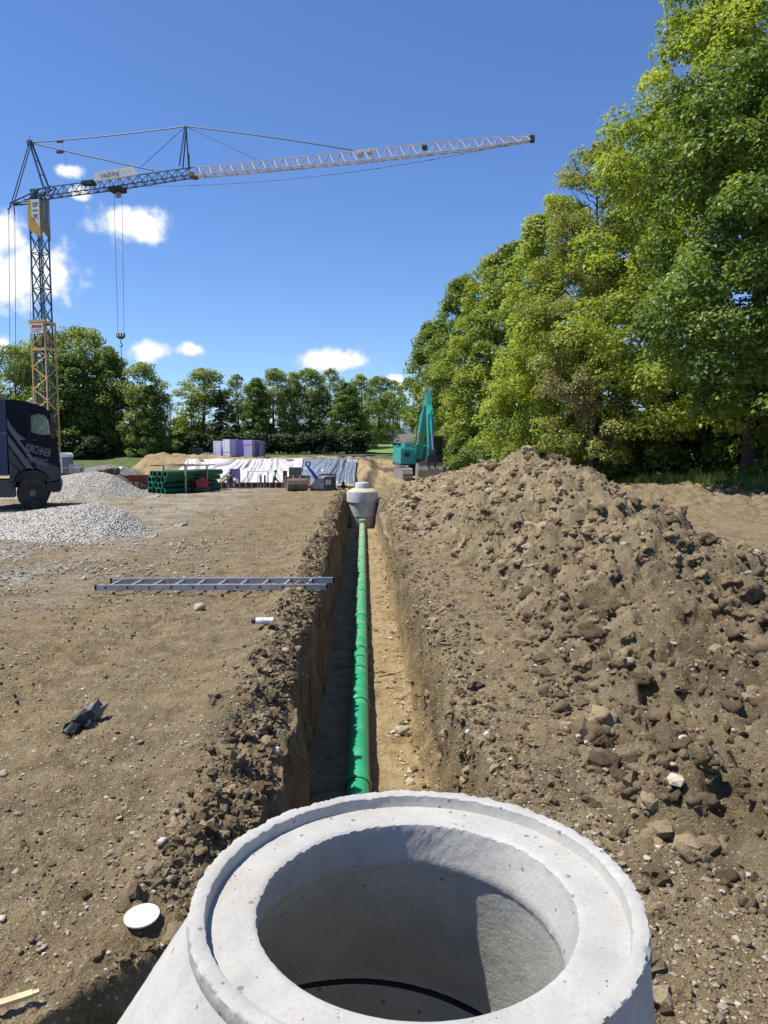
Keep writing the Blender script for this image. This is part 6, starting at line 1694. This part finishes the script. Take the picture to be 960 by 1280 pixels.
# ================================================================== WORKERS
SKIN = M('skin', (0.45, 0.27, 0.19), (0.40, 0.24, 0.17), 8, 0.6)
def worker(px, pyhead, y, zfoot, rz, lean, arms, shirt, trousers, hair, helmet, label, hgt=1.76, crouch=0.0):
    q = P(px, pyhead, y)
    r = empty('person', (q.x, y, zfoot), rz, label, 'person', 'workers behind the formwork')
    s = hgt / 1.76
    hipz = (0.93 - crouch * 0.4) * s
    ch = Vector((math.sin(lean) * 0.45, 0, math.cos(lean) * 0.45)) * s
    pel = Vector((0, 0, hipz)); chest = pel + ch; neck = chest + Vector((math.sin(lean * 1.1), 0, math.cos(lean * 1.1))) * 0.13 * s
    head = neck + Vector((math.sin(lean * 0.8) * 0.16, 0, math.cos(lean * 0.8) * 0.16)) * s
    vs, es, rad = [], [], []
    def node(p, r_, par=None):
        vs.append(p); rad.append(r_ * s)
        if par is not None: es.append((par, len(vs) - 1))
        return len(vs) - 1
    i_p = node(pel, 0.135); i_w = node(pel.lerp(chest, 0.45), 0.125, i_p); i_c = node(chest, 0.15, i_w); i_n = node(neck, 0.062, i_c); i_h0 = node(neck.lerp(head, 0.6), 0.085, i_n); i_h1 = node(head + Vector((0, 0, 0.06 * s)), 0.095, i_h0)
    hands = []
    for sd in (-1, 1):
        kn = Vector((0.10 + crouch * 0.32, sd * 0.12, hipz * 0.52 + crouch * 0.05)); an = Vector((0.02 * sd - 0.03, sd * 0.14, 0.09)); 
        i = node(Vector((0, sd * 0.10, hipz - 0.06)), 0.095, i_p); i = node(kn, 0.068, i); i = node(an, 0.048, i); node(an + Vector((0.17, 0.01 * sd, -0.05)), 0.042, i)
        sh = chest + Vector((0, sd * 0.20, -0.01)); au, af = arms[0 if sd < 0 else 1]
        el = sh + Vector((math.sin(au), 0.10 * sd, -math.cos(au))) * 0.29 * s; wr = el + Vector((math.sin(af), -0.05 * sd, -math.cos(af))) * 0.26 * s
        i = node(sh, 0.062, i_c); i = node(el, 0.046, i); i = node(wr, 0.034, i)
        hd = wr + (wr - el).normalized() * 0.09 * s
        node(hd, 0.036, i); hands.append((wr, hd, (wr - el).normalized(), sd))
    me = bpy.data.meshes.new('body'); me.from_pydata([tuple(v) for v in vs], es, [])
    tmp = bpy.data.objects.new('body', me); COL.objects.link(tmp)
    md = tmp.modifiers.new('s', 'SKIN'); tmp.modifiers.new('u', 'SUBSURF').levels = 1
    for i, v in enumerate(me.skin_vertices[0].data): v.radius = (rad[i], rad[i]); v.use_root = (i == 0)
    dg = bpy.context.evaluated_depsgraph_get()
    m2 = bpy.data.meshes.new_from_object(tmp.evaluated_get(dg))
    bpy.data.objects.remove(tmp)
    bm = bmesh.new(); bm.from_mesh(m2)
    # fingers and face, joined to the same body mesh
    add = MB()
    for wr, hd, d, sd in hands:
        sidev = Vector((0, 1, 0))
        for j, ln in enumerate((0.065, 0.078, 0.072, 0.058)):
            b0 = hd + sidev * (j - 1.5) * 0.018 * s + d * 0.01
            add.path([b0, b0 + d * ln * 0.55, b0 + d * ln + Vector((-0.012, 0, -0.01))], [0.0095, 0.0085, 0.006], 6)
        add.path([wr + d * 0.03, wr + d * 0.06 - sidev * sd * 0.035, wr + d * 0.10 - sidev * sd * 0.045], [0.012, 0.010, 0.007], 6)
    fwd = Vector((1, 0, 0))
    add.tube(head + fwd * 0.085 * s, head + fwd * 0.118 * s + Vector((0, 0, -0.012)), 0.016, 6, 0.008)
    for sd in (-1, 1):
        add.box(-0.012, 0.012, -0.006, 0.006, -0.03, 0.03, M=Matrix.Translation(head + Vector((0.0, sd * 0.096 * s, 0.0))))
    k = len(bm.verts)
    nv = [bm.verts.new(v) for v in add.v]
    for f in add.f:
        try: bm.faces.new([nv[i] for i in f])
        except ValueError: pass
    bm.normal_update()
    for f in bm.faces:
        c = f.calc_center_median()
        hx = (c - head).length < 0.16 * s or c.z > neck.z + 0.02 and lean < 0.5
        near_hand = any((c - hd).length < 0.13 * s for _, hd, _, _ in hands)
        f.material_index = 0 if (hx or near_hand) else (3 if c.z < 0.12 else (2 if c.z < hipz + 0.02 and abs(c.y) < 0.27 and (c - pel).length < 1.2 and c.z < chest.z - 0.2 else 1))
        f.smooth = True
    me2 = bpy.data.meshes.new('body'); bm.to_mesh(me2); bm.free()
    link('body', me2, [SKIN, shirt, trousers, CHASS], r)
    if helmet:
        MB().lathe([(0.125, 0.0), (0.135, 0.0), (0.12, 0.03), (0.105, 0.09), (0.06, 0.125), (0.01, 0.135)], 20, Matrix.Translation(head + Vector((0, 0, 0.05)))).build('helmet', helmet, r, True)
    else:
        MB().lathe([(0.09, -0.03), (0.108, 0.02), (0.100, 0.07), (0.06, 0.11), (0.01, 0.12)], 20, Matrix.Translation(head + Vector((-0.012, 0, 0.045)))).build('hair', hair, r, True)
    return r
C_NAVY = M('cloth_navy', (0.03, 0.035, 0.07), None, 9, 0.9); C_BLK = M('cloth_black', (0.018, 0.018, 0.02), None, 9, 0.9)
C_YEL = M('cloth_hivis', (0.62, 0.62, 0.06), (0.5, 0.5, 0.05), 9, 0.8); C_GRY = M('cloth_grey', (0.14, 0.15, 0.16), None, 9, 0.9)
C_WHT = M('cloth_white', (0.7, 0.7, 0.72), None, 9, 0.9); HAIR = M('dark_hair', (0.02, 0.014, 0.01), None, 9, 0.7)
worker(262, 590, 57, -1.98, R(-80), 0.55, ((0.3, 0.5), (0.2, 0.6)), C_GRY, C_BLK, HAIR, None, 'worker in grey bending over behind the left part of the formwork', crouch=0.15)
worker(276, 592, 57.2, -1.98, R(-20), 1.0, ((0.2, 0.3), (0.1, 0.5)), C_YEL, C_NAVY, HAIR, M('helmet_yellow', (0.7, 0.55, 0.05), None, 4, 0.4), 'worker in yellow high-visibility shirt stooping behind the formwork', crouch=0.1)
worker(286.5, 587, 53.2, -1.98, R(-10), 0.12, ((0.3, 1.1), (0.5, 1.3)), C_NAVY, M('cloth_violet_grey', (0.10, 0.10, 0.17), None, 9, 0.9), HAIR, None, 'worker in navy standing in front of the formwork beside the purple board')
worker(298.5, 594, 57.6, -2.0, R(170), 0.7, ((0.4, 0.7), (0.3, 0.7)), C_WHT, C_BLK, HAIR, None, 'worker in white shirt crouching right of the purple board', crouch=0.4)
worker(341.5, 587, 57.4, -1.98, R(10), 0.25, ((0.5, 0.8), (0.2, 0.9)), C_GRY, C_BLK, HAIR, None, 'worker in grey shirt and black trousers walking before the white sheeting')
# ================================================================== TREES
def leaf_cloud(name, centers, radii, n, size, mat, seed, parent=None, shape='leaf', squash=0.85, inner=0.35, updown=0.35, col_shift=None, full=False):
    """many small folded leaves over the surfaces and inside of many clumps"""
    rng = np.random.default_rng(seed)
    C_ = np.asarray(centers); r = np.asarray(radii)
    w = r ** 2; w = w / w.sum()
    ci = rng.choice(len(C_), n, p=w)
    d = rng.normal(size=(n, 3)); d /= np.linalg.norm(d, axis=1)[:, None]
    if not full: d[:, 2] = np.where(d[:, 2] < -0.45, -d[:, 2] * 0.7, d[:, 2])
    rr = np.where(rng.uniform(0, 1, n) < inner, rng.uniform(0.4, 0.9, n), rng.uniform(0.85, 1.12, n))
    Pn = C_[ci] + d * (r[ci] * rr)[:, None] * np.array([1, 1, squash])
    # leaf frame: normal mixes outward, up and random
    nrm = d * 0.7 + np.array([0, 0, updown + 0.25]) + rng.normal(size=(n, 3)) * 0.45
    nrm /= np.linalg.norm(nrm, axis=1)[:, None]
    t = rng.normal(size=(n, 3)) + np.array([0, 0, -0.8]) + d * 0.6
    t -= nrm * (t * nrm).sum(1)[:, None]; t /= np.linalg.norm(t, axis=1)[:, None]
    b = np.cross(nrm, t)
    s = size * rng.uniform(0.6, 1.25, n)[:, None]
    # five-vertex leaf: stem, left lobe, tip, right lobe, centre fold
    v0 = Pn - t * s * 0.45; v2 = Pn + t * s * 0.60
    v1 = Pn + b * s * 0.5 + t * s * 0.02 + nrm * s * 0.15; v3 = Pn - b * s * 0.5 + t * s * 0.02 + nrm * s * 0.15
    V_ = np.stack([v0, v1, v2, v3], 1).reshape(-1, 3)
    i0 = np.arange(n) * 4
    F_ = np.concatenate([np.stack([i0, i0 + 1, i0 + 2], -1), np.stack([i0, i0 + 2, i0 + 3], -1)])
    cl = rng.uniform(-0.25, 0.25, len(C_))
    c = np.clip(rng.beta(2.2, 2.2, n) + cl[ci] + (0 if col_shift is None else col_shift(Pn)), 0, 1)
    return np_mesh(name, V_, F_, mat, parent, smooth=False, attr={'rnd': np.repeat(c, 4)})
def crown_clumps(rx, ry, h0, h1, n, cr, seed, top=0.6, hollow=0.5, wide=0.42, peak=None):
    """clump centres for a tree crown between heights h0 and h1"""
    rng = np.random.default_rng(seed)
    out = []; rad = []
    zc = h0 + (h1 - h0) * wide
    while len(out) < n:
        z = rng.uniform(h0, h1)
        t = (z - zc) / (h1 - zc) if z > zc else (zc - z) / (zc - h0) * 0.75
        w = math.sqrt(max(0.0, 1 - abs(t) ** (2.3 if z > zc else 2.6)))
        if peak is not None and z > zc: w = max(0.0, 1 - t) ** peak
        a = rng.uniform(0, 2 * PI); f = math.sqrt(rng.uniform(hollow ** 2, 1))
        ww = w * (0.86 + 0.22 * math.sin(a * 3 + seed) * math.sin(z * 0.9 + seed * 2))
        out.append((rx * ww * f * math.cos(a), ry * ww * f * math.sin(a), z))
        rad.append(cr * rng.uniform(0.6, 1.3) * (0.65 + 0.35 * w))
    return out, rad
def limbs(name, h, r0, centers, n, seed, parent, mat=None, lean=(0, 0), fork=0.28):
    rng = random.Random(seed); b = MB()
    top = Vector((lean[0], lean[1], h))
    ax_ = [Vector((lean[0] * t * t + 0.12 * math.sin(t * 5 + seed), lean[1] * t * t + 0.12 * math.cos(t * 4 + seed), h * t)) for t in np.linspace(0, 1, 9)]
    ax_[0] -= Vector((0, 0, 0.4))
    b.path(ax_, [r0 * (1.25 if i == 0 else 1.0) * (1 - 0.88 * i / 8) for i in range(9)], 10)
    idx = list(range(len(centers))); rng.shuffle(idx)
    for i in idx[:n]:
        c = Vector(centers[i])
        zt = max(h * 0.12, min(c.z - 0.35 * math.hypot(c.x, c.y) - 0.4, h * 0.92))
        t = zt / h; s = Vector((lean[0] * t * t + 0.12 * math.sin(t * 5 + seed), lean[1] * t * t + 0.12 * math.cos(t * 4 + seed), zt))
        m_ = s.lerp(c, 0.5) + Vector((rng.uniform(-.3, .3), rng.uniform(-.3, .3), -0.15 * (c - s).length * rng.random()))
        rr = r0 * (1 - 0.8 * t) * rng.uniform(0.3, 0.5)
        b.path([s, s.lerp(m_, 0.5) + Vector((0, 0, 0.1)), m_, m_.lerp(c, 0.55), c], [rr, rr * 0.8, rr * 0.6, rr * 0.4, rr * 0.12], 6)
        for _ in range(2):
            e = c + Vector((rng.uniform(-1, 1), rng.uniform(-1, 1), rng.uniform(-0.2, 1))) * 0.8
            b.path([m_, m_.lerp(e, 0.5) + Vector((0, 0, 0.15)), e], [rr * 0.35, rr * 0.2, rr * 0.06], 4)
    return b.build(name, mat or BARK, parent, True)
def tree(x, y, rx, ry, h0, h, n_cl, cr, n_leaf, size, leaf, seed, name, label, group, r0=0.28, wide=0.42, hollow=0.5, inner=0.3, lim=26, cat='tree', z=None, lean=(0, 0), peak=None, full=False):
    zb_ = (gz(x, y) if z is None else z) - 0.05
    r = empty(name, (x, y, zb_), 0, label, cat, group)
    c, rad = crown_clumps(rx, ry, h0, h - cr * 0.7, n_cl, cr, seed, wide=wide, hollow=hollow, peak=peak)
    limbs('trunk', h * 0.9, r0, c, lim, seed, r, lean=lean)
    leaf_cloud('crown', c, rad, n_leaf, size, leaf, seed + 1, r, inner=inner, full=full)
    return r
GR = 'trees in the row on the right'
# the row on the right, nearest first
tree(14.6, 26.0, 6.3, 5.6, 2.6, 15.6, 450, 0.72, 105000, 0.145, LEAF_DARK, 11, 'maple_tree', 'dark green maple nearest the camera at the right edge, big glossy leaves', GR, 0.30, 0.42, 0.6)
tree(15.6, 32.5, 8.1, 7.2, 2.2, 25.8, 620, 0.85, 150000, 0.155, LEAF_LIME, 23, 'maple_tree', 'tallest lime green maple, its crown leaving the top right of the frame', GR, 0.38, 0.34, 0.62, peak=0.62)
tree(10.4, 38.5, 3.5, 3.3, 1.5, 17.0, 170, 0.65, 36000, 0.125, LEAF_OLIVE, 31, 'cherry_tree', 'sparse olive cherry with bare twigs and fading blossom beside the tall lime maple', GR, 0.22, 0.5, 0.4, inner=0.5, lim=60)
tree(9.6, 44.0, 4.3, 4.6, 0.8, 16.6, 330, 0.68, 62000, 0.155, LEAF_LIME, 37, 'maple_tree', 'yellow-green maple behind the top of the spoil heap, middle of the row', GR, 0.28, 0.40, 0.55, peak=0.5)
tree(8.6, 60.0, 4.6, 4.8, 0.6, 17.2, 330, 0.7, 45000, 0.175, LEAF_LIME, 41, 'maple_tree', 'yellow-green maple directly right of the excavator boom', GR, 0.28, 0.40, 0.55, peak=0.5)
tree(7.1, 69.0, 4.2, 5.0, 0.6, 16.4, 270, 0.75, 34000, 0.20, LEAF_MID, 43, 'maple_tree', 'mid green maple rising behind the excavator', GR, 0.28, 0.38, 0.55, peak=0.5)
tree(5.3, 80.0, 4.1, 6.0, 0.6, 14.0, 240, 0.8, 26000, 0.24, LEAF_MID, 47, 'maple_tree', 'far mid green tree at the left end of the right-hand row', GR, 0.28, 0.38, 0.55, peak=0.5)
tree(9.8, 58.0, 4.2, 6.2, 2.0, 17.6, 150, 0.9, 20000, 0.24, LEAF_MID, 53, 'maple_tree', 'tree top showing above and behind the middle of the row', GR, 0.28, 0.45, 0.5, peak=0.5)
tree(14.5, 42.0, 4.8, 4.8, 2.0, 19.0, 140, 1.0, 20000, 0.24, LEAF_MID, 59, 'maple_tree', 'tree filling in behind the cherry', GR, 0.28, 0.4, 0.5, peak=0.5)
tree(22.5, 36.0, 5.2, 5.2, 3.0, 19.0, 120, 1.2, 16000, 0.26, LEAF_DARK, 61, 'maple_tree', 'second rank dark tree behind the nearest maple at the right edge', GR, 0.28, 0.45, 0.5)
# blossom branch sticking out
bb = empty('blossoming_branch', at_y(722, 505, 33.0), 0, 'pale blossoming branch arching out low beside the tall lime maple', 'branch')
rng = random.Random(4); b = MB(); tips = []
for i in range(9):
    e = Vector((-1.7 + 0.35 * i * rng.uniform(0.7, 1.2), rng.uniform(-0.8, 0.5), 0.9 - 0.12 * i + rng.uniform(-0.5, 0.9)))
    b.path([(0.6, 0.3, -0.6), e * 0.4 + Vector((0.2, 0, 0.05)), e * 0.75, e], [0.035, 0.026, 0.018, 0.006], 5); tips += [e * t for t in (0.5, 0.65, 0.8, 0.92)]
    tips += [e * 0.8 + Vector((rng.uniform(-.4, .4), rng.uniform(-.4, .4), rng.uniform(-.7, 0)))]
b.build('twigs', M('pale_twig', (0.20, 0.16, 0.12), None, 6, 0.9), bb, True)
leaf_cloud('blossom', [tuple(t) for t in tips], [0.36] * len(tips), 4200, 0.085, M_BL := m_leaf('blossom_cream', [(0.0, (0.10, 0.12, 0.04)), (0.5, (0.22, 0.20, 0.09)), (1.0, (0.46, 0.40, 0.26))], 0.3), 9, bb)
# understorey bushes: unique meshes shared by copies
bush_kinds = []
for k_ in range(3):
    r = empty('bush', (0, 0, 0), 0, 'x', 'bush')
    c, rad = crown_clumps(1.9, 1.5, 0.25, 2.7, 34, 0.55, 300 + k_, hollow=0.5, wide=0.3)
    limbs('stem', 2.2, 0.07, c, 14, 300 + k_, r)
    leaf_cloud('foliage', c, rad, 9000, 0.12, LEAF_MID if k_ != 1 else LEAF_DARK, 310 + k_, r, inner=0.4)
    bush_kinds.append(r)
bl = [(16.4, 29.5, 1.25, 'bush at the far right of the grass verge, under the nearest maple'), (18.8, 32.5, 1.6, 'bush at the right edge, behind the trunk of the nearest maple'), (17.6, 36.5, 1.7, 'tall bush right behind the grass verge, below the nearest maple'),
      (15.6, 38.5, 1.6, 'bush behind the grass verge, left of the nearest maple'), (14.6, 43.0, 1.6, 'bush at the foot of the tall lime maple'), (12.4, 41.5, 1.35, 'bush below the blossoming branch'), (12.6, 46.5, 1.6, 'bush behind the blossoming branch, at the end of the verge'),
      (11.2, 50.0, 1.5, 'bush above the right shoulder of the spoil heap crest'), (9.6, 48.5, 1.35, 'bush behind the highest point of the spoil heap'), (8.4, 51.5, 1.35, 'bush left of the spoil heap crest'),
      (6.6, 57.5, 1.35, 'bush next to the excavator cab'), (5.4, 64.5, 1.4, 'bush just behind the excavator'), (4.9, 73.0, 1.3, 'farthest bush behind the excavator'), (21.0, 37.0, 1.9, 'large bush touching the right edge of the picture'), (19.0, 41.5, 1.9, 'large bush deep in the shade on the right')]
for i, (x, y, s, lab) in enumerate(bl):
    if i < 3: r = bush_kinds[i]
    else: r = copy_tree(bush_kinds[i % 3])
    r.location = (x, y, gz(x, y) - 0.1); r.rotation_euler = (0, 0, i * 1.7); r.scale = (s, s, s * (1.0 + 0.15 * math.sin(i)))
    tag(r, lab, 'bush', 'bushes under the trees on the right')
# grass verge along the trees
n = 70000
x = RNG.uniform(10.5, 20, n); y = RNG.uniform(20, 50, n)
edge = 12.7 - 0.02 * y - 0.05 * np.maximum(0, y - 24) + 0.35 * fbm(x * 0.7, y * 0.7, 0, 3, 501)
k = (x > edge) & (x < 0.56 * y + 0.6) & (fbm(x * 1.6, y * 1.6, 0, 3, 502) > -0.45)
x, y = x[k], y[k]; n = len(x)
zz = ground_h(x, y)
a = RNG.uniform(0, 2 * PI, n); hgt = RNG.uniform(0.10, 0.42, n) * (0.7 + 0.6 * (fbm(x, y, 0, 2, 503) > 0)); w = 0.016 + 0.012 * RNG.uniform(0, 1, n)
lx, ly = RNG.normal(0, 0.10, n), RNG.normal(0, 0.10, n)
v0 = np.stack([x - w * np.cos(a), y - w * np.sin(a), zz - 0.02], -1); v1 = np.stack([x + w * np.cos(a), y + w * np.sin(a), zz - 0.02], -1); v2 = np.stack([x + lx, y + ly, zz + hgt], -1)
o = np_mesh('grass_verge', np.stack([v0, v1, v2], 1).reshape(-1, 3), np.arange(3 * n).reshape(-1, 3), m_leaf('grass_blade', [(0, (0.05, 0.09, 0.015)), (1, (0.15, 0.21, 0.05))], 0.3), smooth=False, attr={'rnd': np.repeat(RNG.uniform(0, 1, n), 3)})
tag(o, 'rough green grass along the foot of the trees on the right', 'grass', kind='stuff')

# far tree belt
kinds = {}
def far_kind(key, rx, h0, h, ncl, cr, nl, size, leaf, seed, wide=0.45, hollow=0.3, lim=20, r0=0.22, peak=None):
    kinds[key] = tree(0, 0, rx, rx, h0, h, ncl, cr, nl, size, leaf, seed, 'broadleaf_tree', 'x', 'x', r0, wide, hollow, lim=lim, z=0.0, peak=peak, full=True, inner=0.4)
    kinds[key]['used'] = 0
far_kind('round', 4.6, 0.8, 12.5, 230, 0.80, 20000, 0.22, LEAF_FAR, 71, wide=0.45)
far_kind('tall', 2.9, 0.6, 12.5, 210, 0.58, 15000, 0.20, LEAF_FAR, 73, 0.5)
far_kind('loose', 3.4, 0.6, 11.5, 190, 0.52, 10500, 0.20, LEAF_FAR, 79, 0.55, 0.2, 30, peak=0.45)
far_kind('dark', 3.2, 0.5, 12.0, 200, 0.62, 20000, 0.22, LEAF_DARK, 83, 0.4, peak=0.5)
def conifer(name, h, r, seed):
    rt = empty(name, (0, 0, 0), 0, 'x', 'tree')
    b = MB(); b.path([(0, 0, -0.3), (0, 0, h * 0.5), (0, 0, h)], [0.2, 0.12, 0.02], 8)
    rng = random.Random(seed); c, rd = [], []
    z = h * 0.06
    while z < h * 0.98:
        w = r * (1 - z / h) ** 0.85
        for k_ in range(max(4, int(w * 4))):
            a_ = rng.uniform(0, 2 * PI); L = w * rng.uniform(0.75, 1.1)
            e = Vector((L * math.cos(a_), L * math.sin(a_), z - 0.2 * L)); b.path([(0, 0, z), e], [0.04, 0.01], 4)
            for t in (0.35, 0.65, 0.92): c.append(tuple(Vector((0, 0, z)).lerp(e, t))); rd.append(0.30 * (1.25 - 0.6 * t) * (0.5 + w / r))
        z += h * 0.045
    b.build('trunk', BARK, rt)
    leaf_cloud('crown', c, rd, 9000, 0.20, LEAF_CONIFER, seed, rt, squash=0.5, inner=0.5)
    return rt
kinds['conifer'] = conifer('spruce_tree', 9.5, 2.3, 5); kinds['conifer']['used'] = 0
def bare(seed):
    rt = empty('bare_tree', (0, 0, 0), 0, 'x', 'tree'); rng = random.Random(seed); b = MB()
    def grow(p, d, L, r, k_):
        e = p + d * L; m_ = p.lerp(e, 0.5) + Vector((rng.uniform(-1, 1), rng.uniform(-1, 1), 0)) * L * 0.05
        b.path([p, m_, e], [r, r * 0.85, r * 0.68], 5 if k_ > 2 else 4)
        if k_ == 0: return
        for _ in range(3 if k_ > 1 else 4):
            nd = (d + Vector((rng.uniform(-1, 1), rng.uniform(-1, 1), rng.uniform(-0.1, 0.6))) * 0.62).normalized(); grow(p.lerp(e, rng.uniform(0.55, 1.0)), nd, L * rng.uniform(0.6, 0.8), r * 0.6, k_ - 1)
    grow(Vector((0, 0, -0.3)), Vector((0, 0, 1)), 3.2, 0.15, 5)
    tag(b.build('trunk', M('grey_bark', (0.13, 0.11, 0.09), None, 6, 0.9), rt), kind=None)
    return rt
kinds['bare'] = bare(3); kinds['bare']['used'] = 0
BASEH = {'round': 12.5, 'tall': 12.5, 'loose': 11.5, 'dark': 12.0, 'conifer': 9.5, 'bare': 9.3}
BASER = {'round': 4.9, 'tall': 3.3, 'loose': 3.9, 'dark': 3.5, 'conifer': 2.3, 'bare': 3.2}
def far(key, px, ptop, hw, y, label, rot=None):
    src = kinds[key]
    if not src['used']: r = src
    else: r = copy_tree(src)
    src['used'] = 1
    q = P(px, 560, y); zb_ = gz(q.x, y) - 0.1
    h = P(px, ptop, y).z - zb_
    r.location = (q.x, y, zb_); r.rotation_euler = (0, 0, rot if rot is not None else (px * 0.37) % 6.28)
    sc_x = (1.0 if key in ('conifer', 'bare') else 1.25 if key == 'round' else 1.65) * hw / FPX * y / BASER[key]
    r.scale = (sc_x, sc_x, h / BASEH[key])
    tag(r, label, 'tree', 'trees of the far belt' if px > 225 else 'trees behind the crane')
    return r
far('round', 22, 428, 40, 88, 'dark broad tree at the left edge behind the truck and crane ropes')
far('round', 60, 412, 42, 92, 'broad green tree directly behind the crane mast')
far('round', 106, 404, 50, 86, 'largest round tree just right of the crane mast')
far('dark', 141, 430, 24, 84, 'dark narrower tree below the crane hook')
far('dark', 84, 440, 34, 82, 'dark shaded tree in front of the crane trees')
far('tall', 183, 450, 24, 82, 'upright tree with dense crown right of the crane hook')
far('dark', 186, 480, 17, 80.5, 'small dark tree at the foot of the upright one')
far('bare', 213, 488, 24, 84, 'bare leafless tree in the gap left of the spruce')
far('conifer', 240, 514, 17, 83, 'dark spruce left of the insulation packs')
far('tall', 256, 458, 27, 90, 'tallest tree at the left end of the far belt, above the lilac packs')
far('conifer', 276, 476, 13, 88, 'slim dark spruce behind the purple packs')
far('loose', 298, 466, 17, 92, 'slender airy tree above the insulation packs')
far('dark', 320, 470, 17, 90, 'dark tree right of the slender airy one')
far('tall', 343, 458, 19, 92, 'bright crowned tree near the middle of the far belt')
far('loose', 368, 463, 20, 94, 'airy light tree above the left part of the white sheeting')
far('tall', 388, 458, 20, 95, 'full tree under the cloud over the far belt')
far('loose', 414, 459, 20, 96, 'light tree right under the cloud')
far('dark', 434, 476, 18, 90, 'dark tree above the silvery sheeting')
far('loose', 452, 466, 22, 94, 'wide pale green tree left of the lawn')
far('tall', 474, 468, 18, 104, 'greyish tree above the shed')
far('loose', 492, 474, 16, 112, 'farthest pale tree touching the right-hand row')
far('dark', 226, 520, 14, 96, 'small distant tree in the gap beside the bare tree')
# dark hedge under the belt, clipped hedge at the lawn
def hedge(px0, px1, ptop, y, dep, mat, label, seed, n=16000, size=0.16, cat='hedge'):
    x0, x1 = P(px0, 560, y).x, P(px1, 560, y).x; rng_ = np.random.default_rng(seed)
    r = empty('hedge', ((x0 + x1) / 2, y, gz((x0 + x1) / 2, y) - 0.1), 0, label, cat)
    H = max(1.7, P(px0, ptop, y).z - r.location.z); w = (x1 - x0) / 2; c, rd = [], []
    m_ = int(max(10, w * 2 * H * 3.6))
    for i in range(m_):
        x_ = rng_.uniform(-w + .5, w - .5); c.append((x_, rng_.uniform(0, dep), rng_.uniform(0.4, max(0.9, H - 0.5 - 0.45 * abs(math.sin(x_ * 0.37 + seed) + math.sin(x_ * 0.83)) * (cat == 'hedge row'))))); rd.append(rng_.uniform(0.5, 0.8))
    leaf_cloud('foliage', c, rd, n, size, mat, seed, r, inner=0.3)
    b = MB()
    for i in range(int(w * 1.2)):
        x_ = rng_.uniform(-w + .4, w - .4); b.path([(x_, dep / 2, -0.1), (x_ + 0.1, dep / 2, H * 0.5), (x_, dep / 2, H * 0.85)], [0.07, 0.05, 0.02], 5)
    b.build('stems', BARK, r)
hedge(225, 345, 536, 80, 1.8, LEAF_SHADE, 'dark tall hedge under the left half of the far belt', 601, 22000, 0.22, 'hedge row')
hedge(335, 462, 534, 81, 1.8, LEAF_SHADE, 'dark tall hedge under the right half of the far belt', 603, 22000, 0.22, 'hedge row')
hedge(455, 485, 541.5, 108, 1.5, LEAF_MID, 'clipped green hedge behind the bright lawn', 605, 7000, 0.22, 'hedge')
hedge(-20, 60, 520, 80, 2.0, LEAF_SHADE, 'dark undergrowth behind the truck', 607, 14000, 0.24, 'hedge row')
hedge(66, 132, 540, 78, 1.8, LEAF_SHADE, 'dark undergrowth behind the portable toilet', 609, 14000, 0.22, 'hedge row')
hedge(130, 225, 556, 88, 1.5, LEAF_MID, 'low green undergrowth left of the spruce', 611, 12000, 0.24, 'hedge row')
# distant wooded ridge
xs = np.linspace(-420, 420, 220); rows = []
ridge = 8 + 3 * fbm(xs * 0.012, xs * 0, 0, 4, 700) + 1.5 * fbm(xs * 0.2, xs * 0, 0, 3, 702)
ys_ = [360, 375, 400, 470]; hs_ = [0.0, 0.8, 1.0, 0.9]
X = np.repeat(xs[None], 4, 0); Y = np.repeat(np.array(ys_)[:, None], 220, 1).astype(float); Z = ridge[None] * np.array(hs_)[:, None] + 1.0
idx = np.arange(880).reshape(4, 220)
F = np.stack([idx[:-1, :-1], idx[:-1, 1:], idx[1:, 1:], idx[1:, :-1]], -1).reshape(-1, 4)
tag(np_mesh('hills', np.stack([X, Y, Z], -1).reshape(-1, 3), F, M('far_woods', (0.10, 0.14, 0.12), (0.06, 0.09, 0.08), 0.05, 0.95), smooth=True), kind='structure')
for o in bpy.data.objects:
    if 'used' in o: del o['used']
